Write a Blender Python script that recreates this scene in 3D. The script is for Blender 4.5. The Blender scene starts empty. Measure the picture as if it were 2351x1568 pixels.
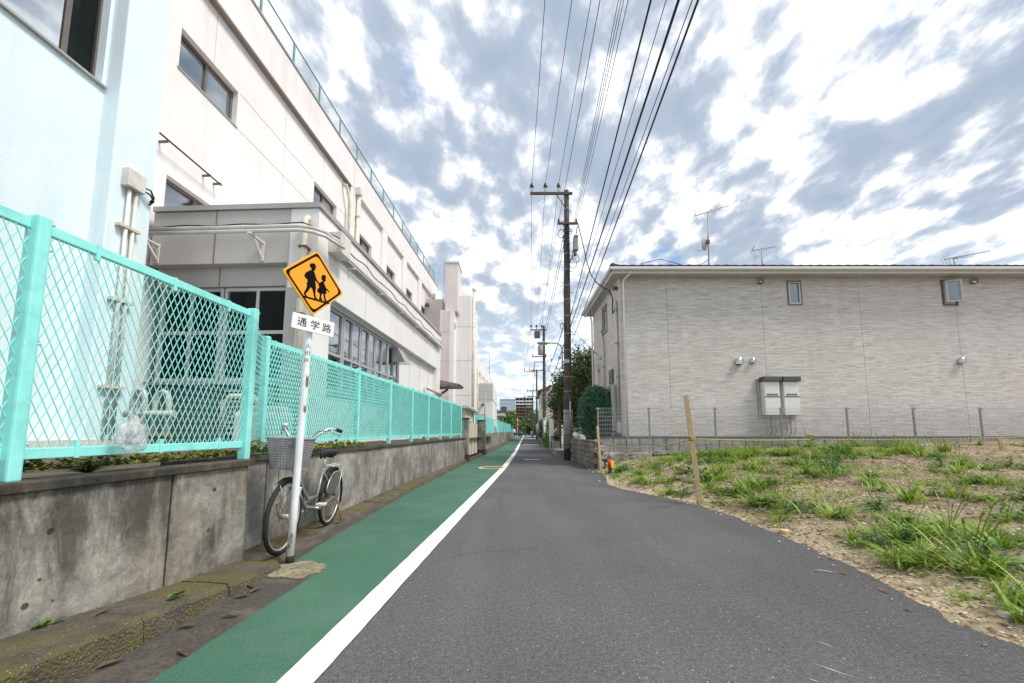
import bpy, bmesh, math, random
from mathutils import Vector, Matrix, noise

random.seed(7)
R = math.radians
scene = bpy.context.scene
COL = scene.collection

# ------------------------------------------------------------------ camera
cam_data = bpy.data.cameras.new('camera')
cam = bpy.data.objects.new('camera', cam_data)
COL.objects.link(cam)
cam.location = (0, 0, 1.15)
cam.rotation_euler = (R(90) + math.atan(91 / 900), 0, 0)
cam_data.sensor_width = 36.0
cam_data.sensor_fit = 'HORIZONTAL'
cam_data.lens = 36.0 * 900 / 2350
cam_data.shift_y = 115 / 2350
cam_data.clip_start = 0.05
cam_data.clip_end = 3000
scene.camera = cam

# ------------------------------------------------------------------ sky and sun
SUN_AZ, SUN_EL = R(112), R(55)          # azimuth clockwise from +Y
world = bpy.data.worlds.new('World')
scene.world = world
world.use_nodes = True
wn = world.node_tree.nodes
wl = world.node_tree.links
wn.clear()


def wnode(t, **kw):
    n = wn.new(t)
    for a, b in kw.items():
        setattr(n, a, b)
    return n


def wmath(op, a, b=None):
    n = wnode('ShaderNodeMath', operation=op)
    for i, x in enumerate((a, b)):
        if x is None:
            continue
        if isinstance(x, (int, float)):
            n.inputs[i].default_value = x
        else:
            wl.new(x, n.inputs[i])
    return n.outputs[0]


def wramp(fac, stops):
    n = wnode('ShaderNodeValToRGB')
    e = n.color_ramp.elements
    while len(e) < len(stops):
        e.new(0.5)
    for el, (p, c) in zip(e, stops):
        el.position = p
        el.color = (c[0], c[1], c[2], 1) if isinstance(c, tuple) else (c, c, c, 1)
    wl.new(fac, n.inputs[0])
    return n.outputs[0]


def wmix(fac, a, b):
    n = wnode('ShaderNodeMixRGB')
    for i, x in enumerate((fac, a, b)):
        if isinstance(x, (int, float)):
            n.inputs[i].default_value = x
        elif isinstance(x, tuple):
            n.inputs[i].default_value = (*x, 1)
        else:
            wl.new(x, n.inputs[i])
    return n.outputs[0]


sky = wnode('ShaderNodeTexSky', sky_type='NISHITA')
sky.sun_disc = False
sky.sun_elevation = SUN_EL
sky.sun_rotation = SUN_AZ
tc = wnode('ShaderNodeTexCoord')
sep = wnode('ShaderNodeSeparateXYZ')
wl.new(tc.outputs['Generated'], sep.inputs[0])
zz = wmath('ADD', wmath('MAXIMUM', sep.outputs[2], 0.0), 0.21)
px = wmath('DIVIDE', sep.outputs[0], zz)
py = wmath('DIVIDE', sep.outputs[1], zz)
cmb = wnode('ShaderNodeCombineXYZ')
wl.new(px, cmb.inputs[0])
wl.new(py, cmb.inputs[1])
mp = wnode('ShaderNodeMapping')
mp.inputs['Location'].default_value = (2.9, 12.4, 0)
mp.inputs['Rotation'].default_value = (0, 0, R(-38))
mp.inputs['Scale'].default_value = (1.0, 0.72, 1)
wl.new(cmb.outputs[0], mp.inputs[0])


def wnoise(scale, detail, rough, dist, off):
    m2 = wnode('ShaderNodeVectorMath', operation='ADD')
    m2.inputs[1].default_value = (off, off * 0.7, off * 1.3)
    wl.new(mp.outputs[0], m2.inputs[0])
    n = wnode('ShaderNodeTexNoise')
    n.inputs['Scale'].default_value = scale
    n.inputs['Detail'].default_value = detail
    n.inputs['Roughness'].default_value = rough
    n.inputs['Distortion'].default_value = dist
    wl.new(m2.outputs[0], n.inputs['Vector'])
    return n.outputs['Fac']


big = wnoise(2.3, 2.0, 0.5, 0.2, 0.0)          # banks of cloud
puff = wnoise(9.4, 7.0, 0.55, 0.12, 5.0)        # billows
shade = wmath('ADD', wmath('MULTIPLY', big, 0.40), wmath('MULTIPLY', puff, 0.60))
gap = wnoise(2.6, 7.0, 0.6, 0.25, 11.0)
grey = wramp(shade, [(0.425, 0.0), (0.465, 0.25), (0.495, 0.64), (0.535, 0.9), (0.62, 1.0)])
cloud = wmix(grey, (10.4, 10.55, 10.8), (3.6, 4.35, 5.5))
blue_fac = wramp(gap, [(0.61, 0.0), (0.70, 0.9)])
veil = wmix(0.45, sky.outputs[0], (3.6, 5.8, 9.4))
above = wmix(blue_fac, cloud, veil)
# towards the horizon the deck closes up into pale bright air
low = wramp(sep.outputs[2], [(0.0, 1.0), (0.12, 0.72), (0.36, 0.0)])
allsky = wmix(low, above, wmix(grey, (9.4, 10.3, 10.8), (6.6, 7.9, 9.2)))
bg = wnode('ShaderNodeBackground')
bg.inputs['Strength'].default_value = 0.075
wl.new(allsky, bg.inputs['Color'])
wout = wnode('ShaderNodeOutputWorld')
wl.new(bg.outputs[0], wout.inputs[0])

sun_d = bpy.data.lights.new('sun', 'SUN')
sun_d.energy = 2.4
sun_d.angle = R(18)
sun_d.color = (1.0, 0.95, 0.88)
sun = bpy.data.objects.new('sun', sun_d)
COL.objects.link(sun)
sun.location = (20, 10, 30)
sdir = Vector((math.sin(SUN_AZ) * math.cos(SUN_EL), math.cos(SUN_AZ) * math.cos(SUN_EL), math.sin(SUN_EL)))
sun.rotation_euler = sdir.to_track_quat('Z', 'Y').to_euler()

scene.view_settings.view_transform = 'Standard'
scene.view_settings.look = 'None'
scene.view_settings.gamma = 1.0
scene.view_settings.use_curve_mapping = False
scene.view_settings.exposure = 0.68


# ------------------------------------------------------------------ materials
def new_mat(name):
    m = bpy.data.materials.new(name)
    m.use_nodes = True
    nt = m.node_tree
    return m, nt.nodes, nt.links, nt.nodes['Principled BSDF']


class NB:
    """small helper that wires shader nodes"""

    def __init__(s, name):
        s.m, s.n, s.l, s.p = new_mat(name)
        g = s.n.new('ShaderNodeNewGeometry')
        s.pos = g.outputs['Position']
        s.island = g.outputs['Random Per Island']

    def put(s, x, sock):
        if isinstance(x, (int, float)):
            sock.default_value = x
        elif isinstance(x, tuple):
            sock.default_value = (*x, 1) if len(sock.default_value) == 4 else x
        else:
            s.l.new(x, sock)

    def scaled(s, sc, rot=(0, 0, 0), loc=(0, 0, 0)):
        n = s.n.new('ShaderNodeMapping')
        n.inputs['Scale'].default_value = sc
        n.inputs['Rotation'].default_value = rot
        n.inputs['Location'].default_value = loc
        s.l.new(s.pos, n.inputs[0])
        return n.outputs[0]

    def noise(s, scale, detail=4, rough=0.55, dist=0.0, vec=None, color=False):
        n = s.n.new('ShaderNodeTexNoise')
        n.inputs['Scale'].default_value = scale
        n.inputs['Detail'].default_value = detail
        n.inputs['Roughness'].default_value = rough
        n.inputs['Distortion'].default_value = dist
        s.l.new(vec or s.pos, n.inputs['Vector'])
        return n.outputs['Color' if color else 'Fac']

    def voro(s, scale, vec=None, out='Distance', feature='F1'):
        n = s.n.new('ShaderNodeTexVoronoi')
        n.feature = feature
        n.inputs['Scale'].default_value = scale
        s.l.new(vec or s.pos, n.inputs['Vector'])
        return n.outputs[out]

    def ramp(s, fac, stops):
        n = s.n.new('ShaderNodeValToRGB')
        e = n.color_ramp.elements
        while len(e) < len(stops):
            e.new(0.5)
        for el, (p, c) in zip(e, stops):
            el.position = p
            el.color = (*c, 1) if isinstance(c, tuple) else (c, c, c, 1)
        s.l.new(fac, n.inputs[0])
        return n.outputs[0]

    def mix(s, fac, a, b, mode='MIX'):
        n = s.n.new('ShaderNodeMixRGB')
        n.blend_type = mode
        for i, x in enumerate((fac, a, b)):
            s.put(x, n.inputs[i])
        return n.outputs[0]

    def math(s, op, a, b=0.0):
        n = s.n.new('ShaderNodeMath')
        n.operation = op
        s.put(a, n.inputs[0])
        s.put(b, n.inputs[1])
        return n.outputs[0]

    def xyz(s):
        n = s.n.new('ShaderNodeSeparateXYZ')
        s.l.new(s.pos, n.inputs[0])
        return n.outputs

    def bump(s, h, strength, dist=0.01):
        n = s.n.new('ShaderNodeBump')
        n.inputs['Strength'].default_value = strength
        n.inputs['Distance'].default_value = dist
        s.l.new(h, n.inputs['Height'])
        s.l.new(n.outputs[0], s.p.inputs['Normal'])

    def out(s, col, rough=0.7, metal=0.0, spec=None):
        s.put(col, s.p.inputs['Base Color'])
        s.put(rough, s.p.inputs['Roughness'])
        s.p.inputs['Metallic'].default_value = metal
        if spec is not None:
            s.p.inputs['Specular IOR Level'].default_value = spec
        return s.m


def c3(c, k):
    return tuple(min(1.0, x * k) for x in c)


def simple(name, col, rough=0.6, metal=0.0, var=0.12, scale=6.0, bump=0.0, bscale=80.0, dirt=None, dscale=3.0, spec=None):
    b = NB(name)
    c = b.ramp(b.noise(scale, 5), [(0.25, c3(col, 1 - var)), (0.75, c3(col, 1 + var))])
    if dirt:
        c = b.mix(b.ramp(b.noise(dscale, 7, 0.65), [(0.5, 0.0), (0.72, 0.85)]), c, dirt)
    if bump:
        b.bump(b.noise(bscale, 4), bump)
    return b.out(c, rough, metal, spec)


def mk_asphalt():
    b = NB('asphalt')
    base = b.ramp(b.noise(0.55, 4, 0.55), [(0.25, (0.064, 0.064, 0.066)), (0.75, (0.106, 0.106, 0.107))])
    track = b.ramp(b.noise(1.0, 3, 0.5, 0.3, b.scaled((2.2, 0.12, 1))), [(0.4, 0.0), (0.7, 0.5)])
    base = b.mix(track, base, (0.118, 0.116, 0.112))
    fine = b.noise(150, 3, 0.7)
    base = b.mix(0.85, base, b.ramp(fine, [(0.3, (0.12, 0.12, 0.12)), (0.7, (0.88, 0.88, 0.87))]), 'OVERLAY')
    mid = b.noise(42, 4, 0.75)
    base = b.mix(0.75, base, b.ramp(mid, [(0.32, (0.22, 0.22, 0.22)), (0.68, (0.78, 0.78, 0.77))]), 'OVERLAY')
    hue = b.ramp(b.noise(0.9, 3, 0.5, 0.6), [(0.42, 0.0), (0.62, 0.55)])
    base = b.mix(hue, base, b.mix(1.0, base, (0.96, 0.94, 1.08), 'MULTIPLY'))
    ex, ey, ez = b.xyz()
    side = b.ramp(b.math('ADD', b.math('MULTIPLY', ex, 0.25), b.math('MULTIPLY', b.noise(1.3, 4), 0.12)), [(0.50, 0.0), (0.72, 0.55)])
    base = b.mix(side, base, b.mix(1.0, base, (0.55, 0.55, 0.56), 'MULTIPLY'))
    v = b.voro(95, out='Distance')
    pick = b.voro(95, out='Color')
    spk = b.math('MULTIPLY', b.ramp(v, [(0.16, 1.0), (0.26, 0.0)]), b.ramp(pick, [(0.68, 0.0), (0.72, 1.0)]))
    base = b.mix(spk, base, (0.36, 0.355, 0.34))
    v2 = b.voro(33, out='Distance')
    pick2 = b.voro(33, out='Color')
    spk2 = b.math('MULTIPLY', b.ramp(v2, [(0.10, 1.0), (0.15, 0.0)]), b.ramp(pick2, [(0.80, 0.0), (0.82, 1.0)]))
    base = b.mix(spk2, base, (0.5, 0.49, 0.46))
    oil = b.ramp(b.noise(0.8, 6, 0.7, 0.5), [(0.62, 0.0), (0.75, 0.45)])
    base = b.mix(oil, base, (0.07, 0.07, 0.071))
    dv = b.n.new('ShaderNodeVectorMath')
    dv.operation = 'ADD'
    b.l.new(b.pos, dv.inputs[0])
    dn = b.n.new('ShaderNodeVectorMath')
    dn.operation = 'SCALE'
    dn.inputs['Scale'].default_value = 0.5
    b.l.new(b.noise(1.6, 5, 0.6, color=True), dn.inputs[0])
    b.l.new(dn.outputs[0], dv.inputs[1])
    crack = b.ramp(b.voro(0.42, dv.outputs[0], 'Distance', 'DISTANCE_TO_EDGE'), [(0.0022, 1.0), (0.006, 0.0)])
    crack = b.math('MULTIPLY', crack, b.ramp(b.noise(0.5, 3), [(0.47, 0.0), (0.55, 0.75)]))
    base = b.mix(crack, base, (0.022, 0.022, 0.022))
    b.bump(b.math('ADD', fine, v), 0.55, 0.006)
    return b.out(base, 0.86)


def mk_green():
    b = NB('green_lane_paint')
    base = b.ramp(b.noise(0.9, 5, 0.6), [(0.3, (0.034, 0.112, 0.070)), (0.7, (0.058, 0.156, 0.099))])
    fine = b.noise(170, 3, 0.7)
    base = b.mix(0.8, base, b.ramp(fine, [(0.3, (0.15, 0.15, 0.15)), (0.7, (0.85, 0.85, 0.85))]), 'OVERLAY')
    worn = b.ramp(b.noise(4.5, 8, 0.75, 0.3, b.scaled((2.0, 0.6, 1))), [(0.54, 0.0), (0.70, 0.8)])
    base = b.mix(worn, base, (0.085, 0.105, 0.092))
    dust = b.ramp(b.noise(1.4, 6, 0.7), [(0.50, 0.0), (0.75, 0.6)])
    base = b.mix(dust, base, (0.115, 0.165, 0.135))
    b.bump(fine, 0.5, 0.005)
    return b.out(base, 0.85)


def mk_white_paint():
    b = NB('white_road_paint')
    fine = b.noise(60, 6, 0.75)
    base = b.ramp(b.noise(7, 6, 0.65), [(0.3, (0.66, 0.66, 0.65)), (0.7, (0.85, 0.85, 0.84))])
    chips = b.ramp(fine, [(0.62, 0.0), (0.70, 0.55)])
    base = b.mix(chips, base, (0.25, 0.25, 0.25))
    flake = b.ramp(b.noise(11, 9, 0.8, 0.4), [(0.63, 0.0), (0.66, 0.75)])
    base = b.mix(flake, base, (0.16, 0.16, 0.16))
    grime = b.ramp(b.noise(1.2, 5, 0.65), [(0.5, 0.0), (0.75, 0.45)])
    base = b.mix(grime, base, (0.45, 0.44, 0.41))
    b.bump(fine, 0.4, 0.004)
    return b.out(base, 0.7)


def mk_stained_concrete(name, light, dark, streak=1.0):
    b = NB(name)
    base = b.ramp(b.noise(1.7, 8, 0.68, 0.4), [(0.28, c3(light, 0.45)), (0.5, c3(light, 0.88)), (0.72, c3(light, 1.25))])
    warm = b.ramp(b.noise(2.6, 6, 0.6, 0.2, b.scaled((1, 1, 0.45))), [(0.46, 0.0), (0.66, 0.36)])
    base = b.mix(warm, base, (0.25, 0.19, 0.125))
    mott = b.noise(7.5, 8, 0.75, 0.4)
    base = b.mix(0.7, base, b.ramp(mott, [(0.3, (0.2, 0.2, 0.2)), (0.7, (0.8, 0.8, 0.8))]), 'OVERLAY')
    runs = b.noise(4.0, 8, 0.72, 0.5, b.scaled((1.2, 1.2, 0.30)))
    patch = b.noise(1.3, 5, 0.6, 0.2, b.scaled((1, 1, 0.8), loc=(3.1, 1.4, 2.0)))
    st = b.math('MULTIPLY', b.ramp(runs, [(0.40, 0.0), (0.58, 1.0)]), b.ramp(patch, [(0.42, 0.0), (0.54, 1.0)]))
    base = b.mix(b.math('MULTIPLY', st, 0.9 * streak), base, dark)
    pale = b.ramp(b.noise(3.3, 8, 0.72, 0.6), [(0.63, 0.0), (0.70, 0.6)])
    base = b.mix(pale, base, c3(light, 1.55))
    v = b.voro(16)
    pick = b.voro(16, out='Color')
    pit = b.math('MULTIPLY', b.ramp(v, [(0.10, 1.0), (0.2, 0.0)]), b.ramp(pick, [(0.86, 0.0), (0.9, 1.0)]))
    base = b.mix(pit, base, c3(dark, 0.6))
    grain = b.noise(70, 5, 0.7)
    base = b.mix(0.5, base, b.ramp(grain, [(0.3, (0.3, 0.3, 0.3)), (0.7, (0.7, 0.7, 0.7))]), 'OVERLAY')
    b.bump(b.math('SUBTRACT', b.noise(26, 8, 0.7), pit), 0.55, 0.012)
    return b.out(base, 0.88)


def mk_mossy():
    b = NB('mossy_concrete')
    base = b.ramp(b.noise(6, 8, 0.7), [(0.25, (0.05, 0.041, 0.030)), (0.5, (0.105, 0.090, 0.068)), (0.8, (0.20, 0.18, 0.145))])
    moss = b.ramp(b.noise(2.3, 6, 0.62, 0.5), [(0.45, 0.0), (0.60, 0.8)])
    base = b.mix(moss, base, (0.125, 0.115, 0.022))
    v = b.voro(75)
    pick = b.voro(75, out='Color')
    agg = b.math('MULTIPLY', b.ramp(v, [(0.2, 1.0), (0.35, 0.0)]), b.ramp(pick, [(0.6, 0.0), (0.7, 1.0)]))
    base = b.mix(b.math('MULTIPLY', agg, 0.7), base, (0.34, 0.31, 0.26))
    b.bump(b.math('ADD', b.noise(45, 6, 0.75), v), 0.9, 0.012)
    return b.out(base, 0.92)


def mk_painted_wall(name, col, stain, amount=0.5, grain=55.0):
    b = NB(name)
    base = b.ramp(b.noise(0.9, 5, 0.6), [(0.25, c3(col, 0.92)), (0.75, c3(col, 1.05))])
    runs = b.noise(3.2, 7, 0.7, 0.15, b.scaled((1.0, 1.0, 0.07)))
    pat = b.noise(0.7, 4, 0.6, 0.2, b.scaled((1, 1, 0.6), loc=(2, 5, 1)))
    st = b.math('MULTIPLY', b.ramp(runs, [(0.48, 0.0), (0.72, 1.0)]), b.ramp(pat, [(0.42, 0.0), (0.66, 1.0)]))
    base = b.mix(b.math('MULTIPLY', st, amount), base, stain)
    flake = b.ramp(b.noise(1.9, 9, 0.75, 0.5), [(0.72, 0.0), (0.735, 0.5)])
    base = b.mix(flake, base, c3(stain, 0.75))
    g = b.noise(grain, 4, 0.65)
    b.bump(g, 0.45, 0.01)
    base = b.mix(0.35, base, b.ramp(g, [(0.3, (0.4, 0.4, 0.4)), (0.7, (0.6, 0.6, 0.6))]), 'OVERLAY')
    return b.out(base, 0.75)


def mk_siding():
    b = NB('stone_pattern_siding')
    x, y, z = b.xyz()
    cb = b.n.new('ShaderNodeCombineXYZ')
    b.l.new(b.math('ADD', x, y), cb.inputs[0])
    b.l.new(z, cb.inputs[1])
    br = b.n.new('ShaderNodeTexBrick')
    b.l.new(cb.outputs[0], br.inputs['Vector'])
    br.offset = 0.37
    br.inputs['Color1'].default_value = (0.60, 0.56, 0.525, 1)
    br.inputs['Color2'].default_value = (0.81, 0.77, 0.735, 1)
    br.inputs['Mortar'].default_value = (0.40, 0.375, 0.35, 1)
    br.inputs['Scale'].default_value = 1.0
    br.inputs['Mortar Size'].default_value = 0.003
    br.inputs['Mortar Smooth'].default_value = 0.6
    br.inputs['Brick Width'].default_value = 0.34
    br.inputs['Row Height'].default_value = 0.031
    mp2 = b.n.new('ShaderNodeMapping')
    mp2.inputs['Scale'].default_value = (3.2, 46.0, 1)
    b.l.new(cb.outputs[0], mp2.inputs[0])
    streak = b.noise(1.0, 5, 0.65, 0.35, mp2.outputs[0])
    col = b.mix(0.8, br.outputs['Color'], b.ramp(streak, [(0.3, (0.22, 0.21, 0.20)), (0.7, (0.77, 0.76, 0.75))]), 'OVERLAY')
    rain = b.math('MULTIPLY', b.ramp(b.noise(1.2, 6, 0.7, 0.1, b.scaled((1.6, 1.6, 0.05))), [(0.5, 0.0), (0.75, 1.0)]), b.ramp(b.noise(0.3, 3), [(0.4, 0.0), (0.6, 0.35)]))
    col = b.mix(rain, col, (0.36, 0.335, 0.31))
    pink = b.ramp(b.noise(0.35, 3, 0.5, 0.4), [(0.50, 0.0), (0.68, 0.45)])
    col = b.mix(pink, col, (0.66, 0.585, 0.555))
    h = b.math('SUBTRACT', b.math('MULTIPLY', streak, 0.6), br.outputs['Fac'])
    b.bump(h, 0.7, 0.02)
    return b.out(col, 0.8)


def mk_soil():
    b = NB('gravelly_soil')
    base = b.ramp(b.noise(1.1, 8, 0.66), [(0.28, (0.115, 0.08, 0.046)), (0.5, (0.26, 0.19, 0.115)), (0.74, (0.43, 0.335, 0.22))])
    sand = b.ramp(b.noise(0.6, 4, 0.6, 0.5, b.scaled((1, 1, 1), loc=(5, 2, 0))), [(0.50, 0.0), (0.7, 0.7)])
    base = b.mix(sand, base, (0.46, 0.36, 0.22))
    sx, sy, sz = b.xyz()
    rim = b.ramp(b.math('ADD', b.math('MULTIPLY', sx, 0.2), b.math('MULTIPLY', b.noise(1.6, 6, 0.7, 0.6), 0.55)), [(0.80, 0.95), (0.98, 0.0)])
    base = b.mix(rim, base, (0.52, 0.415, 0.26))
    clod = b.noise(9, 7, 0.75)
    base = b.mix(0.8, base, b.ramp(clod, [(0.32, (0.15, 0.15, 0.15)), (0.68, (0.85, 0.85, 0.85))]), 'OVERLAY')
    v = b.voro(38)
    pick = b.voro(38, out='Color')
    st = b.math('MULTIPLY', b.ramp(v, [(0.25, 1.0), (0.36, 0.0)]), b.ramp(pick, [(0.66, 0.0), (0.7, 1.0)]))
    base = b.mix(st, base, (0.56, 0.52, 0.45))
    v2 = b.voro(60)
    pick2 = b.voro(60, out='Color')
    st2 = b.math('MULTIPLY', b.ramp(v2, [(0.25, 1.0), (0.4, 0.0)]), b.ramp(pick2, [(0.62, 0.0), (0.66, 1.0)]))
    base = b.mix(st2, base, (0.075, 0.055, 0.038))
    moss = b.ramp(b.noise(1.7, 7, 0.7), [(0.56, 0.0), (0.7, 0.6)])
    base = b.mix(moss, base, (0.10, 0.13, 0.03))
    b.bump(b.math('ADD', b.noise(22, 7, 0.75), b.math('MULTIPLY', st, 0.5)), 1.0, 0.03)
    return b.out(base, 0.95)


def mk_leaf(name, dark, light, rough=0.5, trans=0.25):
    b = NB(name)
    r = b.ramp(b.island, [(0.0, dark), (0.5, tuple((a + c) / 2 for a, c in zip(dark, light))), (0.88, light), (1.0, (light[0] * 1.5, light[1] * 1.1, light[2]))])
    r = b.mix(b.ramp(b.noise(1.6, 3), [(0.35, 0.0), (0.65, 0.6)]), r, tuple(a * 0.45 + c * 0.55 for a, c in zip(dark, light)))
    b.out(r, rough)
    if trans:
        t = b.n.new('ShaderNodeBsdfTranslucent')
        b.l.new(r, t.inputs['Color'])
        mx = b.n.new('ShaderNodeMixShader')
        mx.inputs[0].default_value = trans
        b.l.new(b.p.outputs[0], mx.inputs[1])
        b.l.new(t.outputs[0], mx.inputs[2])
        b.l.new(mx.outputs[0], b.n['Material Output'].inputs[0])
    return b.m


def mk_glass(name, col, rough=0.03, ior=1.9, coat=0.6):
    b = NB(name)
    b.p.inputs['IOR'].default_value = ior
    sp = 0.8 if coat else 0.15
    b.p.inputs['Coat Weight'].default_value = coat
    b.p.inputs['Coat Roughness'].default_value = 0.02
    b.bump(b.noise(0.8, 2), 0.03, 0.02)
    return b.out(b.ramp(b.noise(0.9, 3), [(0.3, c3(col, 0.7)), (0.7, c3(col, 1.3))]), rough, 0.0, sp)


def mk_pole():
    b = NB('utility_pole_concrete')
    base = b.ramp(b.noise(2.2, 7, 0.7, 0.2, b.scaled((3, 3, 1.2))), [(0.25, (0.045, 0.04, 0.034)), (0.55, (0.085, 0.075, 0.062)), (0.8, (0.19, 0.175, 0.15))])
    b.bump(b.noise(40, 5), 0.3)
    return b.out(base, 0.85)


def mk_rusty(name, paint, rough=0.45, lo=0.6, hi=0.68):
    b = NB(name)
    rust = b.ramp(b.noise(3.5, 8, 0.7, 0.3, b.scaled((3, 3, 1))), [(lo, 0.0), (hi, 1.0)])
    c = b.mix(rust, b.ramp(b.noise(4, 4), [(0.3, c3(paint, 0.92)), (0.7, c3(paint, 1.05))]), (0.16, 0.075, 0.028))
    b.bump(b.noise(60, 4), 0.15)
    return b.out(c, rough)


def mk_striped_rope():
    b = NB('yellow_black_rope')
    x, y, z = b.xyz()
    w = b.math('SINE', b.math('MULTIPLY', b.math('ADD', b.math('ADD', x, y), b.math('MULTIPLY', z, 1.4)), 95.0))
    c = b.mix(b.ramp(w, [(0.42, 0.0), (0.58, 1.0)]), (0.55, 0.44, 0.12), (0.05, 0.045, 0.03))
    return b.out(c, 0.8)


MAT = {}


def init_mats():
    S = MAT
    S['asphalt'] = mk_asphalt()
    S['green'] = mk_green()
    S['white_paint'] = mk_white_paint()
    S['cream_paint'] = simple('cream_road_paint', (0.62, 0.52, 0.36), 0.8, var=0.25, scale=30, bump=0.3)
    S['shoulder'] = simple('dirty_gutter_asphalt', (0.068, 0.060, 0.050), 0.9, var=0.45, scale=40, bump=0.7, bscale=90, dirt=(0.17, 0.14, 0.10), dscale=2.5)
    S['patch'] = simple('broken_mortar_patch', (0.25, 0.22, 0.145), 0.95, var=0.6, scale=22, bump=0.9, bscale=30, dirt=(0.16, 0.14, 0.08), dscale=5)
    S['wall'] = mk_stained_concrete('stained_concrete', (0.33, 0.312, 0.268), (0.050, 0.045, 0.037), 0.95)
    S['wall_back'] = mk_stained_concrete('weathered_grey_concrete', (0.34, 0.325, 0.295), (0.10, 0.095, 0.085), 1.0)
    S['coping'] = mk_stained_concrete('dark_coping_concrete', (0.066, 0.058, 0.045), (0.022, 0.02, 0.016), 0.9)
    S['mossy'] = mk_mossy()
    S['joint'] = simple('dark_joint_filler', (0.012, 0.011, 0.01), 0.95)
    S['pinkwall'] = mk_painted_wall('pinkish_white_render', (0.82, 0.785, 0.77), (0.46, 0.40, 0.35), 0.4)
    S['annexshade'] = mk_painted_wall('warm_grey_shade_render', (0.50, 0.468, 0.445), (0.34, 0.29, 0.25), 0.5, 70)  # pinkish render darkened to shade tone for the annex front; also grooves, shutter, soffit
    S['greywall'] = mk_painted_wall('pale_grey_render', (0.70, 0.63, 0.60), (0.34, 0.31, 0.28), 0.6)
    S['bluewall'] = mk_painted_wall('pale_blue_render', (0.74, 0.86, 0.895), (0.40, 0.50, 0.57), 0.5, 40)
    S['brownband'] = simple('brown_paint_and_shade', (0.24, 0.195, 0.16), 0.8)  # brown of canopy and grooves, and of the shade painted under the parapet
    S['alu'] = simple('aged_aluminium', (0.42, 0.41, 0.39), 0.45, 0.5, scale=3)
    S['bronze'] = simple('brown_window_frame', (0.17, 0.15, 0.135), 0.45, 0.4)
    S['silver'] = simple('grey_silver_frame', (0.50, 0.48, 0.47), 0.4, 0.3)
    S['glass'] = mk_glass('window_glass', (0.030, 0.036, 0.040))
    S['glass_mirror'] = simple('sky_reflecting_glass', (0.62, 0.65, 0.67), 0.03, 1.0, var=0.08, scale=1.0)
    S['glass_half'] = simple('grey_reflecting_glass', (0.34, 0.365, 0.385), 0.04, 1.0, var=0.15, scale=1.2)
    S['glass_dark'] = mk_glass('shaded_window_glass', (0.008, 0.012, 0.012), 0.05, 1.35, 0.0)
    S['glass_teal'] = mk_glass('tinted_window_glass', (0.06, 0.11, 0.13), 0.12)
    S['black'] = simple('black_steel', (0.016, 0.015, 0.014), 0.5)
    S['rubber'] = simple('black_rubber', (0.014, 0.014, 0.014), 0.75, bump=0.2)
    S['wire'] = simple('black_cable', (0.010, 0.010, 0.012), 0.6)
    S['mint'] = simple('mint_green_paint', (0.30, 0.81, 0.75), 0.4, var=0.06, scale=10, dirt=(0.20, 0.58, 0.53), dscale=6)
    S['mint_dark'] = simple('roof_fence_green_paint', (0.19, 0.35, 0.33), 0.5, var=0.1)
    S['cream_metal'] = simple('cream_painted_metal', (0.68, 0.655, 0.61), 0.45, var=0.05, dirt=(0.42, 0.36, 0.28), dscale=2)
    S['cream_pipe'] = mk_rusty('cream_pipe_rusting', (0.66, 0.60, 0.50), 0.55, 0.56, 0.66)
    S['conduit'] = mk_rusty('grey_conduit', (0.46, 0.44, 0.41), 0.4, 0.63, 0.72)
    S['whitepole'] = mk_rusty('chipped_white_pole_paint', (0.84, 0.85, 0.86), 0.35, 0.615, 0.635)
    S['signwhite'] = simple('white_sign_enamel', (0.86, 0.86, 0.86), 0.3, var=0.02)
    S['signorange'] = simple('orange_yellow_sign_sheet', (0.92, 0.36, 0.006), 0.55, var=0.05, scale=4)
    S['signyellow'] = simple('yellow_sign_rim', (0.90, 0.46, 0.012), 0.4)
    S['signblack'] = simple('black_sign_print', (0.006, 0.006, 0.007), 0.9, spec=0.1)
    S['maroon'] = simple('maroon_sign_border', (0.018, 0.006, 0.008), 0.9, spec=0.1)
    S['siding'] = mk_siding()
    S['fascia'] = simple('pale_grey_fascia', (0.62, 0.60, 0.58), 0.5, var=0.05)
    S['roof'] = simple('dark_roof_tile', (0.028, 0.027, 0.03), 0.6, var=0.3)
    S['steel'] = simple('stainless_steel', (0.55, 0.54, 0.52), 0.3, 0.9, scale=12)
    S['galv'] = simple('galvanised_steel', (0.30, 0.30, 0.295), 0.55, 0.3, scale=12)
    S['fencegrey'] = simple('grey_fence_wire', (0.46, 0.45, 0.44), 0.5, 0.2)
    S['heater'] = simple('off_white_enamel', (0.74, 0.74, 0.70), 0.4, var=0.04)
    S['darkgrey'] = simple('dark_grey_metal', (0.085, 0.083, 0.08), 0.5)
    S['whiteplastic'] = simple('white_plastic_pipe', (0.82, 0.82, 0.81), 0.35, var=0.03)
    S['beigepipe'] = simple('beige_plastic_pipe', (0.56, 0.50, 0.40), 0.45, var=0.05)
    S['block'] = mk_stained_concrete('grey_concrete_block', (0.34, 0.335, 0.32), (0.14, 0.135, 0.125), 0.5)
    S['blockdark'] = mk_stained_concrete('dark_concrete_block', (0.27, 0.24, 0.21), (0.09, 0.078, 0.064), 0.7)
    S['rubble'] = mk_stained_concrete('broken_concrete', (0.30, 0.285, 0.25), (0.07, 0.06, 0.05), 0.7)
    S['wood'] = simple('raw_timber', (0.60, 0.42, 0.25), 0.75, var=0.2, scale=18, bump=0.3, dirt=(0.44, 0.29, 0.16))
    S['rope'] = mk_striped_rope()
    S['rope_grey'] = simple('weathered_rope', (0.42, 0.36, 0.25), 0.85, var=0.3, scale=60)
    S['soil'] = mk_soil()
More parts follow.
